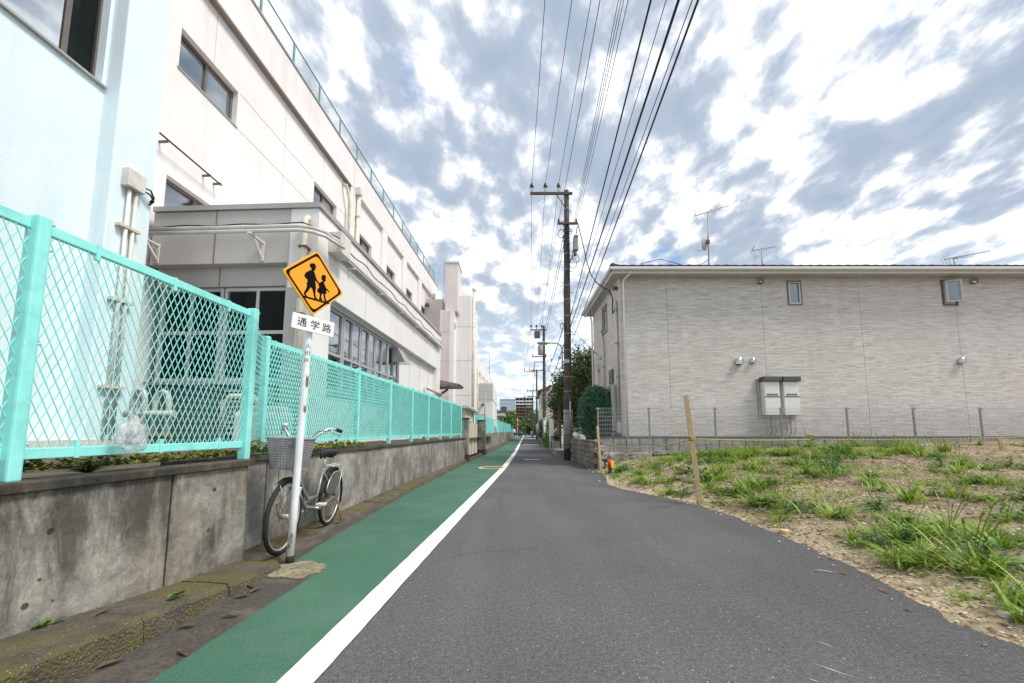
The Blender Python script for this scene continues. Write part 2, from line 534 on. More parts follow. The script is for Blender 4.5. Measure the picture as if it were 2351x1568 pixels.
    S['sand'] = simple('sandy_rim', (0.50, 0.405, 0.26), 0.95, var=0.3, scale=14, bump=0.9, bscale=60, dirt=(0.27, 0.20, 0.125), dscale=5)
    S['yard'] = simple('dark_yard_soil', (0.10, 0.082, 0.055), 0.95, var=0.4, scale=9, bump=0.8, bscale=25)
    S['ground'] = simple('far_ground', (0.17, 0.165, 0.155), 0.95, var=0.2, scale=0.2)
    S['pole'] = mk_pole()
    S['sleeve'] = simple('grey_pole_sleeve', (0.27, 0.265, 0.255), 0.6, var=0.15, dirt=(0.12, 0.11, 0.10), dscale=3)
    S['rustarm'] = simple('rusty_crossarm', (0.085, 0.058, 0.042), 0.7, var=0.3)
    S['porcelain'] = simple('white_porcelain', (0.62, 0.60, 0.57), 0.25)
    S['lampgreen'] = simple('grey_green_lamp_paint', (0.26, 0.35, 0.32), 0.45)
    S['leaf_conifer'] = mk_leaf('conifer_leaf', (0.03, 0.095, 0.055), (0.15, 0.32, 0.19), 0.6, 0.1)
    S['leaf_tree'] = mk_leaf('broad_leaf', (0.018, 0.042, 0.012), (0.115, 0.175, 0.040), 0.5, 0.2)
    S['leaf_bright'] = mk_leaf('bright_leaf', (0.030, 0.085, 0.012), (0.15, 0.28, 0.04), 0.5, 0.25)
    S['leaf_ivy'] = mk_leaf('ivy_leaf', (0.020, 0.045, 0.012), (0.10, 0.13, 0.03), 0.5, 0.2)
    S['leaf_moss'] = mk_leaf('ground_cover_leaf', (0.06, 0.08, 0.012), (0.27, 0.28, 0.03), 0.6, 0.2)
    S['grass'] = mk_leaf('grass_blade', (0.085, 0.185, 0.018), (0.34, 0.47, 0.05), 0.5, 0.3)
    S['grass_deep'] = mk_leaf('weed_leaf', (0.040, 0.11, 0.025), (0.13, 0.26, 0.05), 0.5, 0.25)
    S['seedhead'] = simple('dry_seed_head', (0.30, 0.30, 0.12), 0.8, var=0.2)
    S['dryleaf'] = simple('dry_brown_leaf', (0.11, 0.066, 0.038), 0.8, var=0.5, scale=30)
    S['bark'] = simple('brown_bark', (0.07, 0.052, 0.036), 0.9, var=0.35, scale=20, bump=0.6)
    S['pebble'] = simple('pale_pebble', (0.56, 0.52, 0.45), 0.85, var=0.3, scale=15)
    S['debris'] = simple('brown_debris', (0.20, 0.13, 0.075), 0.9, var=0.5, scale=15)
    S['red'] = simple('red_plastic', (0.62, 0.045, 0.025), 0.4)
    S['yellow'] = simple('yellow_plastic', (0.82, 0.52, 0.02), 0.4)
    S['redroof'] = simple('dull_red_roof', (0.15, 0.035, 0.03), 0.6)
    S['creamhouse'] = mk_painted_wall('cream_house_render', (0.72, 0.66, 0.53), (0.42, 0.37, 0.28), 0.3)
    S['whitehouse'] = mk_painted_wall('white_house_render', (0.76, 0.74, 0.72), (0.46, 0.43, 0.4), 0.3)
    S['maroonwall'] = simple('maroon_tile', (0.135, 0.062, 0.058), 0.7, var=0.2, scale=2)
    S['farwhite'] = simple('far_white_render', (0.60, 0.60, 0.59), 0.7)
    S['farblue'] = simple('far_blue_grey_cladding', (0.44, 0.52, 0.60), 0.7)
    S['brownpanel'] = simple('brown_metal_panel', (0.115, 0.062, 0.04), 0.6)
    S['chrome'] = simple('dull_chrome', (0.62, 0.61, 0.59), 0.35, 0.5, scale=20)
    S['bikeframe'] = simple('silver_bike_paint', (0.27, 0.265, 0.26), 0.35, 0.2, scale=10, dirt=(0.22, 0.17, 0.12), dscale=14)
    S['basket'] = simple('grey_plastic_wicker', (0.30, 0.285, 0.295), 0.6, var=0.15, scale=30)
    S['rusted'] = simple('rusted_steel', (0.20, 0.115, 0.07), 0.7, 0.2, var=0.3, scale=40)
    S['guard'] = simple('smoked_plastic_guard', (0.11, 0.105, 0.10), 0.4)
    S['whitecloth'] = simple('white_cover', (0.7, 0.7, 0.7), 0.8, var=0.2, scale=10)
    # thin crumpled plastic
    b = NB('clear_plastic_film')
    b.out((0.85, 0.88, 0.88), 0.18)
    b.bump(b.noise(28, 6, 0.7, 1.0), 0.9, 0.02)
    tr = b.n.new('ShaderNodeBsdfTransparent')
    mx = b.n.new('ShaderNodeMixShader')
    b.l.new(b.ramp(b.noise(14, 5, 0.6), [(0.3, 0.15), (0.7, 0.62)]), mx.inputs[0])
    b.l.new(tr.outputs[0], mx.inputs[1])
    b.l.new(b.p.outputs[0], mx.inputs[2])
    b.l.new(mx.outputs[0], b.n['Material Output'].inputs[0])
    S['film'] = b.m


init_mats()

# ------------------------------------------------------------------ mesh helpers
WPOS = {}


def frame(k):
    a = math.atan(k)
    c, s = math.cos(a), math.sin(a)
    return lambda x, y, z: (x * c + y * s, -x * s + y * c, z)


ID = lambda x, y, z: (x, y, z)
FB = frame(0.0475)       # school building frame: x to the right, y along the lane
FF = frame(0.0619)       # roadside wall and fence frame


class G:
    def __init__(s, f=ID):
        s.v, s.fc, s.sm, s.f = [], [], [], f

    def add(s, vs, fs, smooth=False, f=None):
        o = len(s.v)
        f = f or s.f
        s.v.extend(f(*p) for p in vs)
        s.fc.extend(tuple(i + o for i in q) for q in fs)
        s.sm.extend([smooth] * len(fs))
        return s

    def box(s, x0, x1, y0, y1, z0, z1, f=None):
        vs = [(x, y, z) for x in (x0, x1) for y in (y0, y1) for z in (z0, z1)]
        return s.add(vs, [(0, 1, 3, 2), (4, 6, 7, 5), (0, 4, 5, 1), (2, 3, 7, 6), (0, 2, 6, 4), (1, 5, 7, 3)], f=f)

    def hexa(s, b, t):
        """bottom four points, top four points"""
        return s.add(list(b) + list(t), [(3, 2, 1, 0), (4, 5, 6, 7), (0, 1, 5, 4), (1, 2, 6, 5), (2, 3, 7, 6), (3, 0, 4, 7)])

    def bar(s, p, q, w, h=None, up=(0, 0, 1)):
        h = h or w
        p, q = Vector(p), Vector(q)
        d = (q - p).normalized()
        u = Vector(up)
        if abs(d.dot(u)) > 0.98:
            u = Vector((1, 0, 0))
        a = d.cross(u).normalized() * (w / 2)
        b = a.normalized().cross(d) * (h / 2)
        P = [tuple(p + e * a + g * b) for e, g in ((-1, -1), (1, -1), (1, 1), (-1, 1))]
        Q = [tuple(q + e * a + g * b) for e, g in ((-1, -1), (1, -1), (1, 1), (-1, 1))]
        return s.hexa(P, Q)

    def tube(s, pts, r, n=8, closed=False, cap=True):
        pts = [Vector(p) for p in pts]
        m = len(pts)
        rs = r if isinstance(r, (list, tuple)) else [r] * m
        vs = []
        prev = None
        for i in range(m):
            if closed:
                t = (pts[(i + 1) % m] - pts[i - 1])
            else:
                t = pts[min(i + 1, m - 1)] - pts[max(i - 1, 0)]
            t = t.normalized() if t.length > 1e-9 else Vector((0, 0, 1))
            if prev is None:
                a = t.orthogonal().normalized()
            else:
                a = prev - t * prev.dot(t)
                a = a.normalized() if a.length > 1e-6 else t.orthogonal().normalized()
            prev = a
            b = t.cross(a)
            for j in range(n):
                th = 2 * math.pi * j / n
                vs.append(tuple(pts[i] + (a * math.cos(th) + b * math.sin(th)) * rs[i]))
        fs = []
        for i in range(m if closed else m - 1):
            i2 = (i + 1) % m
            for j in range(n):
                j2 = (j + 1) % n
                fs.append((i * n + j, i * n + j2, i2 * n + j2, i2 * n + j))
        s.add(vs, fs, True)
        if cap and not closed:
            o = len(s.v) - len(vs)
            s.fc.append(tuple(range(o + n - 1, o - 1, -1)))
            s.fc.append(tuple(range(o + (m - 1) * n, o + m * n)))
            s.sm.extend([False, False])
        return s

    def cyl(s, p, q, r0, r1=None, n=12):
        return s.tube([p, q], [r0, r0 if r1 is None else r1], n)

    def lathe(s, prof, c=(0, 0, 0), n=16):
        vs = []
        for r, z in prof:
            for j in range(n):
                th = 2 * math.pi * j / n
                vs.append((c[0] + r * math.cos(th), c[1] + r * math.sin(th), c[2] + z))
        fs = []
        for i in range(len(prof) - 1):
            for j in range(n):
                j2 = (j + 1) % n
                fs.append((i * n + j, i * n + j2, (i + 1) * n + j2, (i + 1) * n + j))
        fs.append(tuple(range(n - 1, -1, -1)))
        fs.append(tuple(range((len(prof) - 1) * n, len(prof) * n)))
        return s.add(vs, fs, True)

    def prism(s, poly, fn, w0, w1):
        n = len(poly)
        vs = [fn(u, v, w0) for u, v in poly] + [fn(u, v, w1) for u, v in poly]
        fs = [tuple(range(n - 1, -1, -1)), tuple(range(n, 2 * n))]
        fs += [(i, (i + 1) % n, n + (i + 1) % n, n + i) for i in range(n)]
        return s.add(vs, fs)


def build(name, g, mat, parent=None, label=None, cat=None, group=None, kind=None, bevel=0.0, recalc=True, base=True):
    me = bpy.data.meshes.new(name)
    xs = [p[0] for p in g.v]
    ys = [p[1] for p in g.v]
    zs = [p[2] for p in g.v]
    c = Vector(((min(xs) + max(xs)) / 2, (min(ys) + max(ys)) / 2, min(zs))) if base else Vector((0, 0, 0))
    me.from_pydata([(x - c.x, y - c.y, z - c.z) for x, y, z in g.v], [], g.fc)
    me.polygons.foreach_set('use_smooth', g.sm)
    if recalc:
        bm = bmesh.new()
        bm.from_mesh(me)
        bmesh.ops.recalc_face_normals(bm, faces=bm.faces)
        bm.to_mesh(me)
        bm.free()
    me.update()
    me.materials.append(MAT[mat] if isinstance(mat, str) else mat)
    o = bpy.data.objects.new(name, me)
    COL.objects.link(o)
    WPOS[o.name] = c
    if parent is not None:
        o.parent = parent
        o.location = c - WPOS[parent.name]
    else:
        o.location = c
    if bevel:
        md = o.modifiers.new('bevel', 'BEVEL')
        md.width = bevel
        md.segments = 2
        md.limit_method = 'ANGLE'
    tag(o, label, cat, group, kind)
    return o


def tag(o, label=None, cat=None, group=None, kind=None):
    if label:
        o['label'] = label
    if cat:
        o['category'] = cat
    if group:
        o['group'] = group
    if kind:
        o['kind'] = kind
    return o


def thing(name, loc, label=None, cat=None, group=None, kind=None):
    o = bpy.data.objects.new(name, None)
    COL.objects.link(o)
    o.empty_display_size = 0.2
    o.location = loc
    WPOS[o.name] = Vector(loc)
    return tag(o, label, cat, group, kind)


def dup(o, parent=None, loc=None):
    c = o.copy()
    COL.objects.link(c)
    if parent is not None:
        c.parent = parent
    if loc is not None:
        c.location = loc
    WPOS[c.name] = Vector(loc) if loc is not None else WPOS.get(o.name, Vector())
    for ch in list(o.children):
        dup(ch, c)
    return c


def pieces(name, g, mat, parent, spots, bevel=0.0):
    """alike pieces sharing one mesh; spots are world positions of the base centre, optional (pos, rotz)"""
    first = build(name, g, mat, parent, bevel=bevel)
    out = [first]
    for i, sp in enumerate(spots):
        pos, rz = sp if isinstance(sp[0], (tuple, list, Vector)) else (sp, 0.0)
        o = first if i == 0 else first.copy()
        if i:
            COL.objects.link(o)
            out.append(o)
        o.location = Vector(pos) - WPOS[parent.name]
        o.rotation_euler = (0, 0, rz)
    return out


def wall_grid(g, fn, u0, u1, v0, v1, holes, depth):
    """wall sheet in the (u,v) plane with real openings; w=0 is the face, reveals run to w=-depth"""
    us = sorted({u0, u1, *[h[0] for h in holes], *[h[1] for h in holes]})
    vs = sorted({v0, v1, *[h[2] for h in holes], *[h[3] for h in holes]})
    us = [u for u in us if u0 <= u <= u1]
    vs = [v for v in vs if v0 <= v <= v1]
    inside = lambda a, b: any(h[0] < a < h[1] and h[2] < b < h[3] for h in holes)
    for i in range(len(us) - 1):
        for j in range(len(vs) - 1):
            a, b = us[i], us[i + 1]
            c, d = vs[j], vs[j + 1]
            if not inside((a + b) / 2, (c + d) / 2):
                g.add([fn(a, c, 0), fn(b, c, 0), fn(b, d, 0), fn(a, d, 0)], [(0, 1, 2, 3)])
    for (a, b, c, d) in list(holes) + [(u0, u1, v0, v1)]:
        e = -depth
        g.add([fn(a, c, 0), fn(b, c, 0), fn(b, d, 0), fn(a, d, 0), fn(a, c, e), fn(b, c, e), fn(b, d, e), fn(a, d, e)],
              [(0, 1, 5, 4), (1, 2, 6, 5), (2, 3, 7, 6), (3, 0, 4, 7)])


def fbox(g, fn, u0, u1, v0, v1, w0, w1):
    vs = [fn(u, v, w) for u in (u0, u1) for v in (v0, v1) for w in (w0, w1)]
    return g.add(vs, [(0, 1, 3, 2), (4, 6, 7, 5), (0, 4, 5, 1), (2, 3, 7, 6), (0, 2, 6, 4), (1, 5, 7, 3)])


def window(parent, fn, u0, u1, v0, v1, nu=2, nv=1, fw=0.05, inset=0.09, fm='bronze', gm='glass', vsplit=None, name='window'):
    """frame with real panes; the pane offsets alternate like sliding sashes"""
    g = G()
    w0, w1 = -inset - 0.05, -inset
    for (a, b, c, d) in ((u0, u1, v0, v0 + fw), (u0, u1, v1 - fw, v1), (u0, u0 + fw, v0 + fw, v1 - fw), (u1 - fw, u1, v0 + fw, v1 - fw)):
        fbox(g, fn, a, b, c, d, w0, w1)
    ue = [u0 + fw + (u1 - u0 - 2 * fw) * i / nu for i in range(nu + 1)]
    ve = [v0 + fw] + (vsplit or [v0 + fw + (v1 - v0 - 2 * fw) * i / nv for i in range(1, nv)]) + [v1 - fw]
    for u in ue[1:-1]:
        fbox(g, fn, u - fw * 0.45, u + fw * 0.45, v0 + fw, v1 - fw, w0 - 0.004, w1 + 0.004)
    for v in ve[1:-1]:
        fbox(g, fn, u0 + fw, u1 - fw, v - fw * 0.5, v + fw * 0.5, w0 - 0.002, w1 + 0.008)
    wd = build(name, g, fm, parent)
    for i in range(nu):
        for j in range(len(ve) - 1):
            gp = G()
            off = -inset - (0.018 if (i % 2) else 0.034)
            fbox(gp, fn, ue[i] + fw * 0.3, ue[i + 1] - fw * 0.3, ve[j] + fw * 0.2, ve[j + 1] - fw * 0.2, off - 0.006, off)
            build('pane', gp, gm, wd)
    return wd


def text_mesh(body, size):
    cu = bpy.data.curves.new('lettering', 'FONT')
    cu.body = body
    cu.size = size
    cu.align_x = 'CENTER'
    cu.align_y = 'CENTER'
    cu.resolution_u = 3
    cu.offset = size * 0.006
    o = bpy.data.objects.new('lettering', cu)
    COL.objects.link(o)
    dg = bpy.context.evaluated_depsgraph_get()
    me = bpy.data.meshes.new_from_object(o.evaluated_get(dg))
    vs = [tuple(v.co) for v in me.vertices]
    fs = [tuple(p.vertices) for p in me.polygons]
    bpy.data.objects.remove(o)
    bpy.data.curves.remove(cu)
    bpy.data.meshes.remove(me)
    return vs, fs


def lerp(a, b, t):
    return a + (b - a) * t


def pl(xs, t):
    """piecewise linear"""
    if t <= xs[0][0]:
        return xs[0][1]
    for (a, b), (c, d) in zip(xs, xs[1:]):
        if t <= c:
            return b + (d - b) * (t - a) / (c - a)
    return xs[-1][1]


def leaves(g, c, rad, n, size, clumps=14, spread=0.36, aspect=0.55, shell=0.55, flat=0.0, droop=0.0):
    """leaf-sized folded quads gathered in clumps through a crown's volume"""
    cs = []
    for i in range(clumps):
        while True:
            p = Vector((random.uniform(-1, 1), random.uniform(-1, 1), random.uniform(-1, 1)))
            if shell <= p.length <= 1.0:
                break
        cs.append((p, random.uniform(0.6, 1.25)))
    vs, fs = [], []
    for i in range(n):
        p, k = random.choice(cs)
        q = Vector((random.gauss(0, 1), random.gauss(0, 1), random.gauss(0, 1))) * spread * k * 0.62
        p = p * 0.82 + q
        pos = Vector((c[0] + p.x * rad[0], c[1] + p.y * rad[1], c[2] + p.z * rad[2]))
        d = Vector((random.gauss(0, 1), random.gauss(0, 1), random.gauss(0, 0.7) - droop)).normalized()
        if flat:
            d.z *= (1 - flat)
            d.normalize()
        a = d.cross(Vector((random.gauss(0, 1), random.gauss(0, 1), random.gauss(0, 1)))).normalized()
        L = size * random.uniform(0.6, 1.35)
        W = L * aspect * 0.5
        nn = d.cross(a) * W * 0.35
        o = len(vs)
        vs += [tuple(pos), tuple(pos + d * L * 0.5 + a * W + nn), tuple(pos + d * L), tuple(pos + d * L * 0.5 - a * W + nn)]
        fs += [(o, o + 1, o + 2), (o, o + 2, o + 3)]
    g.add(vs, fs)

# ================================================================== SETTING
WL = [(-8, -1.77), (1.925, -1.076), (12.56, -0.345), (21.7, 0.10), (60.9, 1.47), (154, 5.1), (260, 9.4)]
GL = [(-8, -2.285), (3.05, -1.60), (3.32, -1.60), (3.46, -1.72), (3.62, -1.93), (4.76, -1.96), (8, -1.91), (12.4, -1.74), (22, -1.19), (27.6, -0.79), (60, 0.55), (154, 4.2), (260, 8.5)]
KE = [(-8, -2.645), (3.25, -1.945), (3.55, -2.10), (5.2, -2.115), (6.13, -2.04), (12.8, -1.82), (22.15, -1.285), (60, 0.45), (154, 4.1), (260, 8.4)]
RE = [(-8, 2.6), (1.5, 2.75), (2.26, 2.76), (2.5, 2.70), (3.28, 2.85), (4.2, 2.98), (4.76, 3.0), (5.6, 3.02), (6.27, 2.93), (6.8, 2.72), (7.43, 2.45), (8.1, 2.18), (8.69, 2.10), (9.4, 2.22), (10.7, 2.42),
      (12.0, 2.48), (15.0, 2.32), (18, 2.42), (24, 2.55), (33.8, 2.75), (60.9, 3.9), (154, 7.9), (260, 12.5)]
white_x = lambda y: pl(WL, y)
green_x = lambda y: pl(GL, y)
kerb_x = lambda y: pl(KE, y)


def road_x(y):
    j = noise.noise((y * 2.3, 1.7, 0.3)) * 0.06 + noise.noise((y * 7.0, 4.2, 0)) * 0.035 + noise.noise((y * 19.0, 2.2, 0)) * 0.018
    return pl(RE, y) + (j if 0 < y < 12 else 0)


stations = [-8 + 0.06 * i for i in range(400)] + [16 + i * 1.5 for i in range(160)]
ground = build('ground', G().add([(-1500, -300, -0.06), (1500, -300, -0.06), (1500, 2600, -0.06), (-1500, 2600, -0.06)], [(0, 1, 2, 3)]), 'ground', kind='structure', recalc=False)


def strip(fl, fr, z, ys, skirt=0.0, cols=1, ends=None):
    g = G()
    n = cols + 1 + (1 if skirt else 0)
    vs, fs = [], []
    for y in ys:
        a, b = fl(y), fr(y)
        for c in range(cols + 1):
            vs.append((lerp(a, b, c / cols), y, z))
        if skirt:
            vs.append((b + 0.012, y, z - skirt))
    for i in range(len(ys) - 1):
        for c in range(n - 1):
            fs.append((i * n + c, i * n + c + 1, (i + 1) * n + c + 1, (i + 1) * n + c))
    return g.add(vs, fs)


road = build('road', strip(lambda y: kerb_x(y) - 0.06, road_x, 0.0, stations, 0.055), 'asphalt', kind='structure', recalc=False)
near = [y for y in stations if y < 120]
jit = lambda y, s, a: noise.noise((y * s, 9.1, 2.2)) * a
build('gutter_strip', strip(lambda y: kerb_x(y) - 0.05, lambda y: green_x(y) + 0.0 + jit(y, 3.0, 0.012), 0.004, near), 'shoulder', road, recalc=False)
build('green_lane', strip(lambda y: green_x(y) + jit(y, 3.0, 0.012), lambda y: white_x(y) + 0.02, 0.0045, near), 'green', road, recalc=False)
build('white_line', strip(lambda y: white_x(y) + jit(y, 5, 0.006), lambda y: white_x(y) + 0.172 + jit(y + 40, 5, 0.006), 0.009, stations), 'white_paint', road, recalc=False)
# cross marks on the lane
for (y, x0, x1, w) in ((16.0, 0.50, 1.12, 0.22), (33.2, 1.10, 2.25, 0.45), (33.25, 1.0, 1.35, 0.9), (62, 2.6, 4.2, 1.6), (66, 2.0, 3.2, 2.5), (90, 3.4, 5.4, 5.0)):
    g = G()
    g.add([(x0, y, 0.010), (x1, y + 0.02, 0.010), (x1, y + w, 0.010), (x0, y + w - 0.02, 0.010)], [(0, 1, 2, 3)])
    build('road_marking', g, 'white_paint', road, recalc=False)


def disc(cx, cy, z, r0, r1, n=40):
    vs, fs = [], []
    for i in range(n):
        t = 2 * math.pi * i / n
        k = 1 + 0.02 * math.sin(5 * t)
        vs += [(cx + r0 * math.cos(t), cy + r0 * math.sin(t), z), (cx + r1 * k * math.cos(t), cy + r1 * k * math.sin(t), z)]
    for i in range(n):
        j = (i + 1) % n
        fs.append((2 * i, 2 * i + 1, 2 * j + 1, 2 * j))
    if r0 > 0:
        pass
    return G().add(vs, fs)


build('manhole_ring', disc(-0.62, 12.5, 0.0135, 0.33, 0.45), 'cream_paint', road, recalc=False)
g = G()
g.add([(-0.62 + 0.325 * math.cos(i * math.pi / 16), 12.5 + 0.325 * math.sin(i * math.pi / 16), 0.0125) for i in range(32)], [tuple(range(32))])
build('manhole_cover', g, simple('worn_iron_cover', (0.13, 0.115, 0.085), 0.6, 0.3, var=0.3, scale=25, bump=0.5), road, recalc=False)
# broken mortar patch round the sign foot
g = G()
poly = []
for i in range(48):
    t = 2 * math.pi * i / 48
    k = 1 + 0.30 * noise.noise((math.cos(t) * 2, math.sin(t) * 2, 3.3)) + 0.08 * noise.noise((math.cos(t) * 6, math.sin(t) * 6, 1.3))
    poly.append((-1.80 + 0.24 * k * math.cos(t), 3.38 + 0.20 * k * math.sin(t)))
g.prism(poly, lambda u, v, w: (u, v, w), 0.002, 0.017)
build('mortar_patch', g, 'patch', road, bevel=0.006)
# scratches of pale paint and a twig on the asphalt are thin slivers
for (x, y, a, L) in ((1.55, 2.02, 0.75, 0.16), (1.70, 2.25, 0.6, 0.07), (1.40, 1.94, 0.8, 0.05)):
    d = Vector((math.sin(a), -math.cos(a), 0))
    e = Vector((d.y, -d.x, 0)) * 0.0028
    c = Vector((x, y, 0.003))
    pts = [c - d * L / 2, c + e, c + d * L / 2, c - e * 0.6]
    build('paint_scratch', G().add([tuple(p) for p in pts], [(0, 1, 2, 3)]), 'white_paint', road, recalc=False)


# ------------------------------------------------------------------ kerb
kerb = thing('kerb', FF(-2.3, 0, 0), kind='structure')
edges = [-3.2, -2.0, -1.4, -0.8, -0.2, 0.4, 1.0, 1.46, 2.12, 2.72, 3.28]
KZ = [(-4, 0.195), (1.7, 0.188), (2.16, 0.15), (2.7, 0.10), (3.3, 0.062)]
for a, b in zip(edges, edges[1:]):
    g = G(FF)
    a2, b2 = a + 0.006, b - 0.006
    o = random.uniform(-0.008, 0.008)
    m = 6
    n = 5
    vs, fs = [], []
    for i in range(m + 1):
        t = lerp(a2, b2, i / m)
        z = pl(KZ, t) + o * 0.5
        r = noise.noise((t * 9, 1, 2)) * 0.008
        vs += [(-2.125 + o, t, 0.0), (-2.135 + o + r, t, z - 0.03), (-2.16 + o + r, t, z - 0.004 + r * 0.5), (-2.30, t, z + 0.002 + r), (-2.515, t, z + 0.006)]
    for i in range(m):
        for c in range(n - 1):
            fs.append((i * n + c, i * n + c + 1, (i + 1) * n + c + 1, (i + 1) * n + c))
    e = [(-2.515, a2, 0.0), (-2.515, b2, 0.0)]
    vs += e
    k = len(vs)
    fs.append((0, 1, 2, 3, 4, k - 2))
    fs.append(tuple(m * n + c for c in (0, 1, 2, 3, 4)) + (k - 1,))
    g.add(vs, fs)
    build('kerb_stone', g, 'mossy', kerb)
y = 3.3
while y < 62:
    L = 0.6 if y < 16 else 3.0
    y0, y1 = y + 0.006, y + L - 0.006
    wallx = lambda t: FF(-2.735, t, 0)[0] if t < 22 else kerb_x(t) - 0.32
    z = pl([(3.3, 0.03), (5.5, 0.032), (8, 0.06), (14, 0.08), (70, 0.09)], y)
    zw = pl([(3.3, 0.05), (5.5, 0.055), (8, 0.09), (20, 0.09), (70, 0.09)], y)
    g = G()
    g.hexa([(kerb_x(y0), y0, 0), (kerb_x(y1), y1, 0), (wallx(y1), y1, 0), (wallx(y0), y0, 0)],
           [(kerb_x(y0) - 0.02, y0, z), (kerb_x(y1) - 0.02, y1, z), (wallx(y1), y1, zw), (wallx(y0), y0, zw)])
    build('kerb_stone', g, 'mossy', kerb, bevel=0.008 if y < 12 else 0)
    y += L


# ------------------------------------------------------------------ vacant lot terrain
def lotz(x, y):
    xe = pl(RE, y)
    d = x - xe
    if d <= 0.02:
        return -0.035
    rise = (0.10 + 0.50 * max(0.0, min(1.0, (y + 1) / 13.0)) ** 1.2)
    h = rise * (1 - math.exp(-d / 1.7)) + 0.021 * max(0, d - 2)
    h += 0.035 * noise.noise((x * 0.9, y * 0.9, 0.5)) + 0.030 * noise.noise((x * 3.1, y * 3.1, 1.5)) + 0.018 * noise.noise((x * 9, y * 9, 2.5))
    if d < 0.5:
        h *= d / 0.5
        h += -0.02 * (1 - d / 0.5)
    return h


g = G()
nx, ny = 220, 200
X0, X1, Y0, Y1 = 1.9, 21.0, -4.5, 12.15
vs, fs = [], []
for j in range(ny + 1):
    for i in range(nx + 1):
        t = i / nx
        x = X0 + (X1 - X0) * (0.45 * t + 0.55 * t * t)
        yy = lerp(Y0, Y1, j / ny)
        vs.append((x, yy, lotz(x, yy)))
for j in range(ny):
    for i in range(nx):
        a = j * (nx + 1) + i
        fs.append((a, a + 1, a + nx + 2, a + nx + 1))
g.add(vs, fs, True)
lot = build('vacant_lot', g, 'soil', kind='structure', recalc=False)
g = G(FF)
vs, fs = [], []
n = 60
for j in range(n + 1):
    for i in range(13):
        x = -2.70 - i * 0.36
        s = -6 + 32 * j / n
        vs.append((x, s, 0.86 + 0.03 * noise.noise((x * 2, s * 2, 0)) + 0.015 * min(i, 4)))
for j in range(n):
    for i in range(12):
        a = j * 13 + i
        fs.append((a, a + 1, a + 14, a + 13))
g.add(vs, fs, True)
build('school_yard_soil', g, 'yard', kind='structure')

# ================================================================== ROADSIDE WALLS
def retaining_wall(label, L, th, segs, ztop, zbot, mat, over=0.03):
    w = thing('retaining_wall', FF(-L - th / 2, segs[0], 0), label, 'wall')
    for a, b in zip(segs, segs[1:]):
        g = G(FF)
        g.box(-L - th, -L, a + 0.008, b - 0.008, zbot, ztop)
        build('wall_panel', g, mat, w, bevel=0.006)
        if b != segs[-1]:
            build('joint_strip', G(FF).box(-L - th + 0.02, -L - 0.012, b - 0.008, b + 0.008, zbot, ztop - 0.004), 'joint', w)
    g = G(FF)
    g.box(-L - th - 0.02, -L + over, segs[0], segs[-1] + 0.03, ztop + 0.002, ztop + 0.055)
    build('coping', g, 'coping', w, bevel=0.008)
    return w


w1 = retaining_wall('stained low concrete wall under the near green fence, front left', 2.5, 0.17, [-4.0, -1.0, 0.6, 2.60, 3.32], 0.85, -0.02, 'wall')
retaining_wall('long grey concrete wall behind the bicycle, up to the gate', 2.72, 0.17, [2.9, 3.86, 6.35, 8.6, 10.9, 13.1, 15.0], 0.86, -0.02, 'wall_back')
# form-tie holes in the near wall
for (s, z) in ((1.93, 0.64), (1.86, 0.30), (2.96, 0.70), (2.93, 0.40)):
    g = G(FF)
    m = 14
    r = 0.010
    vs = [(-2.4985, s + r * math.cos(2 * math.pi * i / m), z + r * math.sin(2 * math.pi * i / m)) for i in range(m)]
    vs += [(-2.4975, s + r * 1.5 * math.cos(2 * math.pi * i / m), z + r * 1.5 * math.sin(2 * math.pi * i / m)) for i in range(m)]
    g.add(vs, [tuple(range(m))] + [(i, (i + 1) % m, m + (i + 1) % m, m + i) for i in range(m)])
    build('tie_hole', g, 'coping', w1, recalc=False)


# ================================================================== MINT MESH FENCES
def diamond(g, fn, u0, u1, v0, v1, w, h, t, dep):
    """expanded-metal mesh: two families of flat strands clipped to the bay"""
    k = h / w
    span = (v1 - v0) / k
    n = int((u1 - u0 + span) / w) + 2
    for fam in (1, -1):
        for i in range(-1, n):
            if fam == 1:
                a = u0 - span + i * w
                p = [a, v0, a + span, v1]
            else:
                a = u0 + i * w
                p = [a, v0, a - span, v1]
            ua, va, ub, vb = p
            du = ub - ua
            ts = sorted(((u0 - ua) / du, (u1 - ua) / du))
            t0, t1 = max(0, ts[0]), min(1, ts[1])
            if t1 - t0 < 0.02:
                continue
            pa = (ua + du * t0, va + (vb - va) * t0)
            pb = (ua + du * t1, va + (vb - va) * t1)
            d = math.hypot(pb[0] - pa[0], pb[1] - pa[1])
            nx_, ny_ = -(pb[1] - pa[1]) / d * t / 2, (pb[0] - pa[0]) / d * t / 2
            w0 = 0.0 if fam == 1 else dep * 0.5
            vs = []
            for ww in (w0, w0 + dep):
                for (x, y, sgn) in ((*pa, 1), (*pa, -1), (*pb, -1), (*pb, 1)):
                    vs.append(fn(x + sgn * nx_, y + sgn * ny_, ww))
            g.add(vs, [(0, 1, 2, 3), (7, 6, 5, 4), (0, 4, 5, 1), (1, 5, 6, 2), (2, 6, 7, 3), (3, 7, 4, 0)])


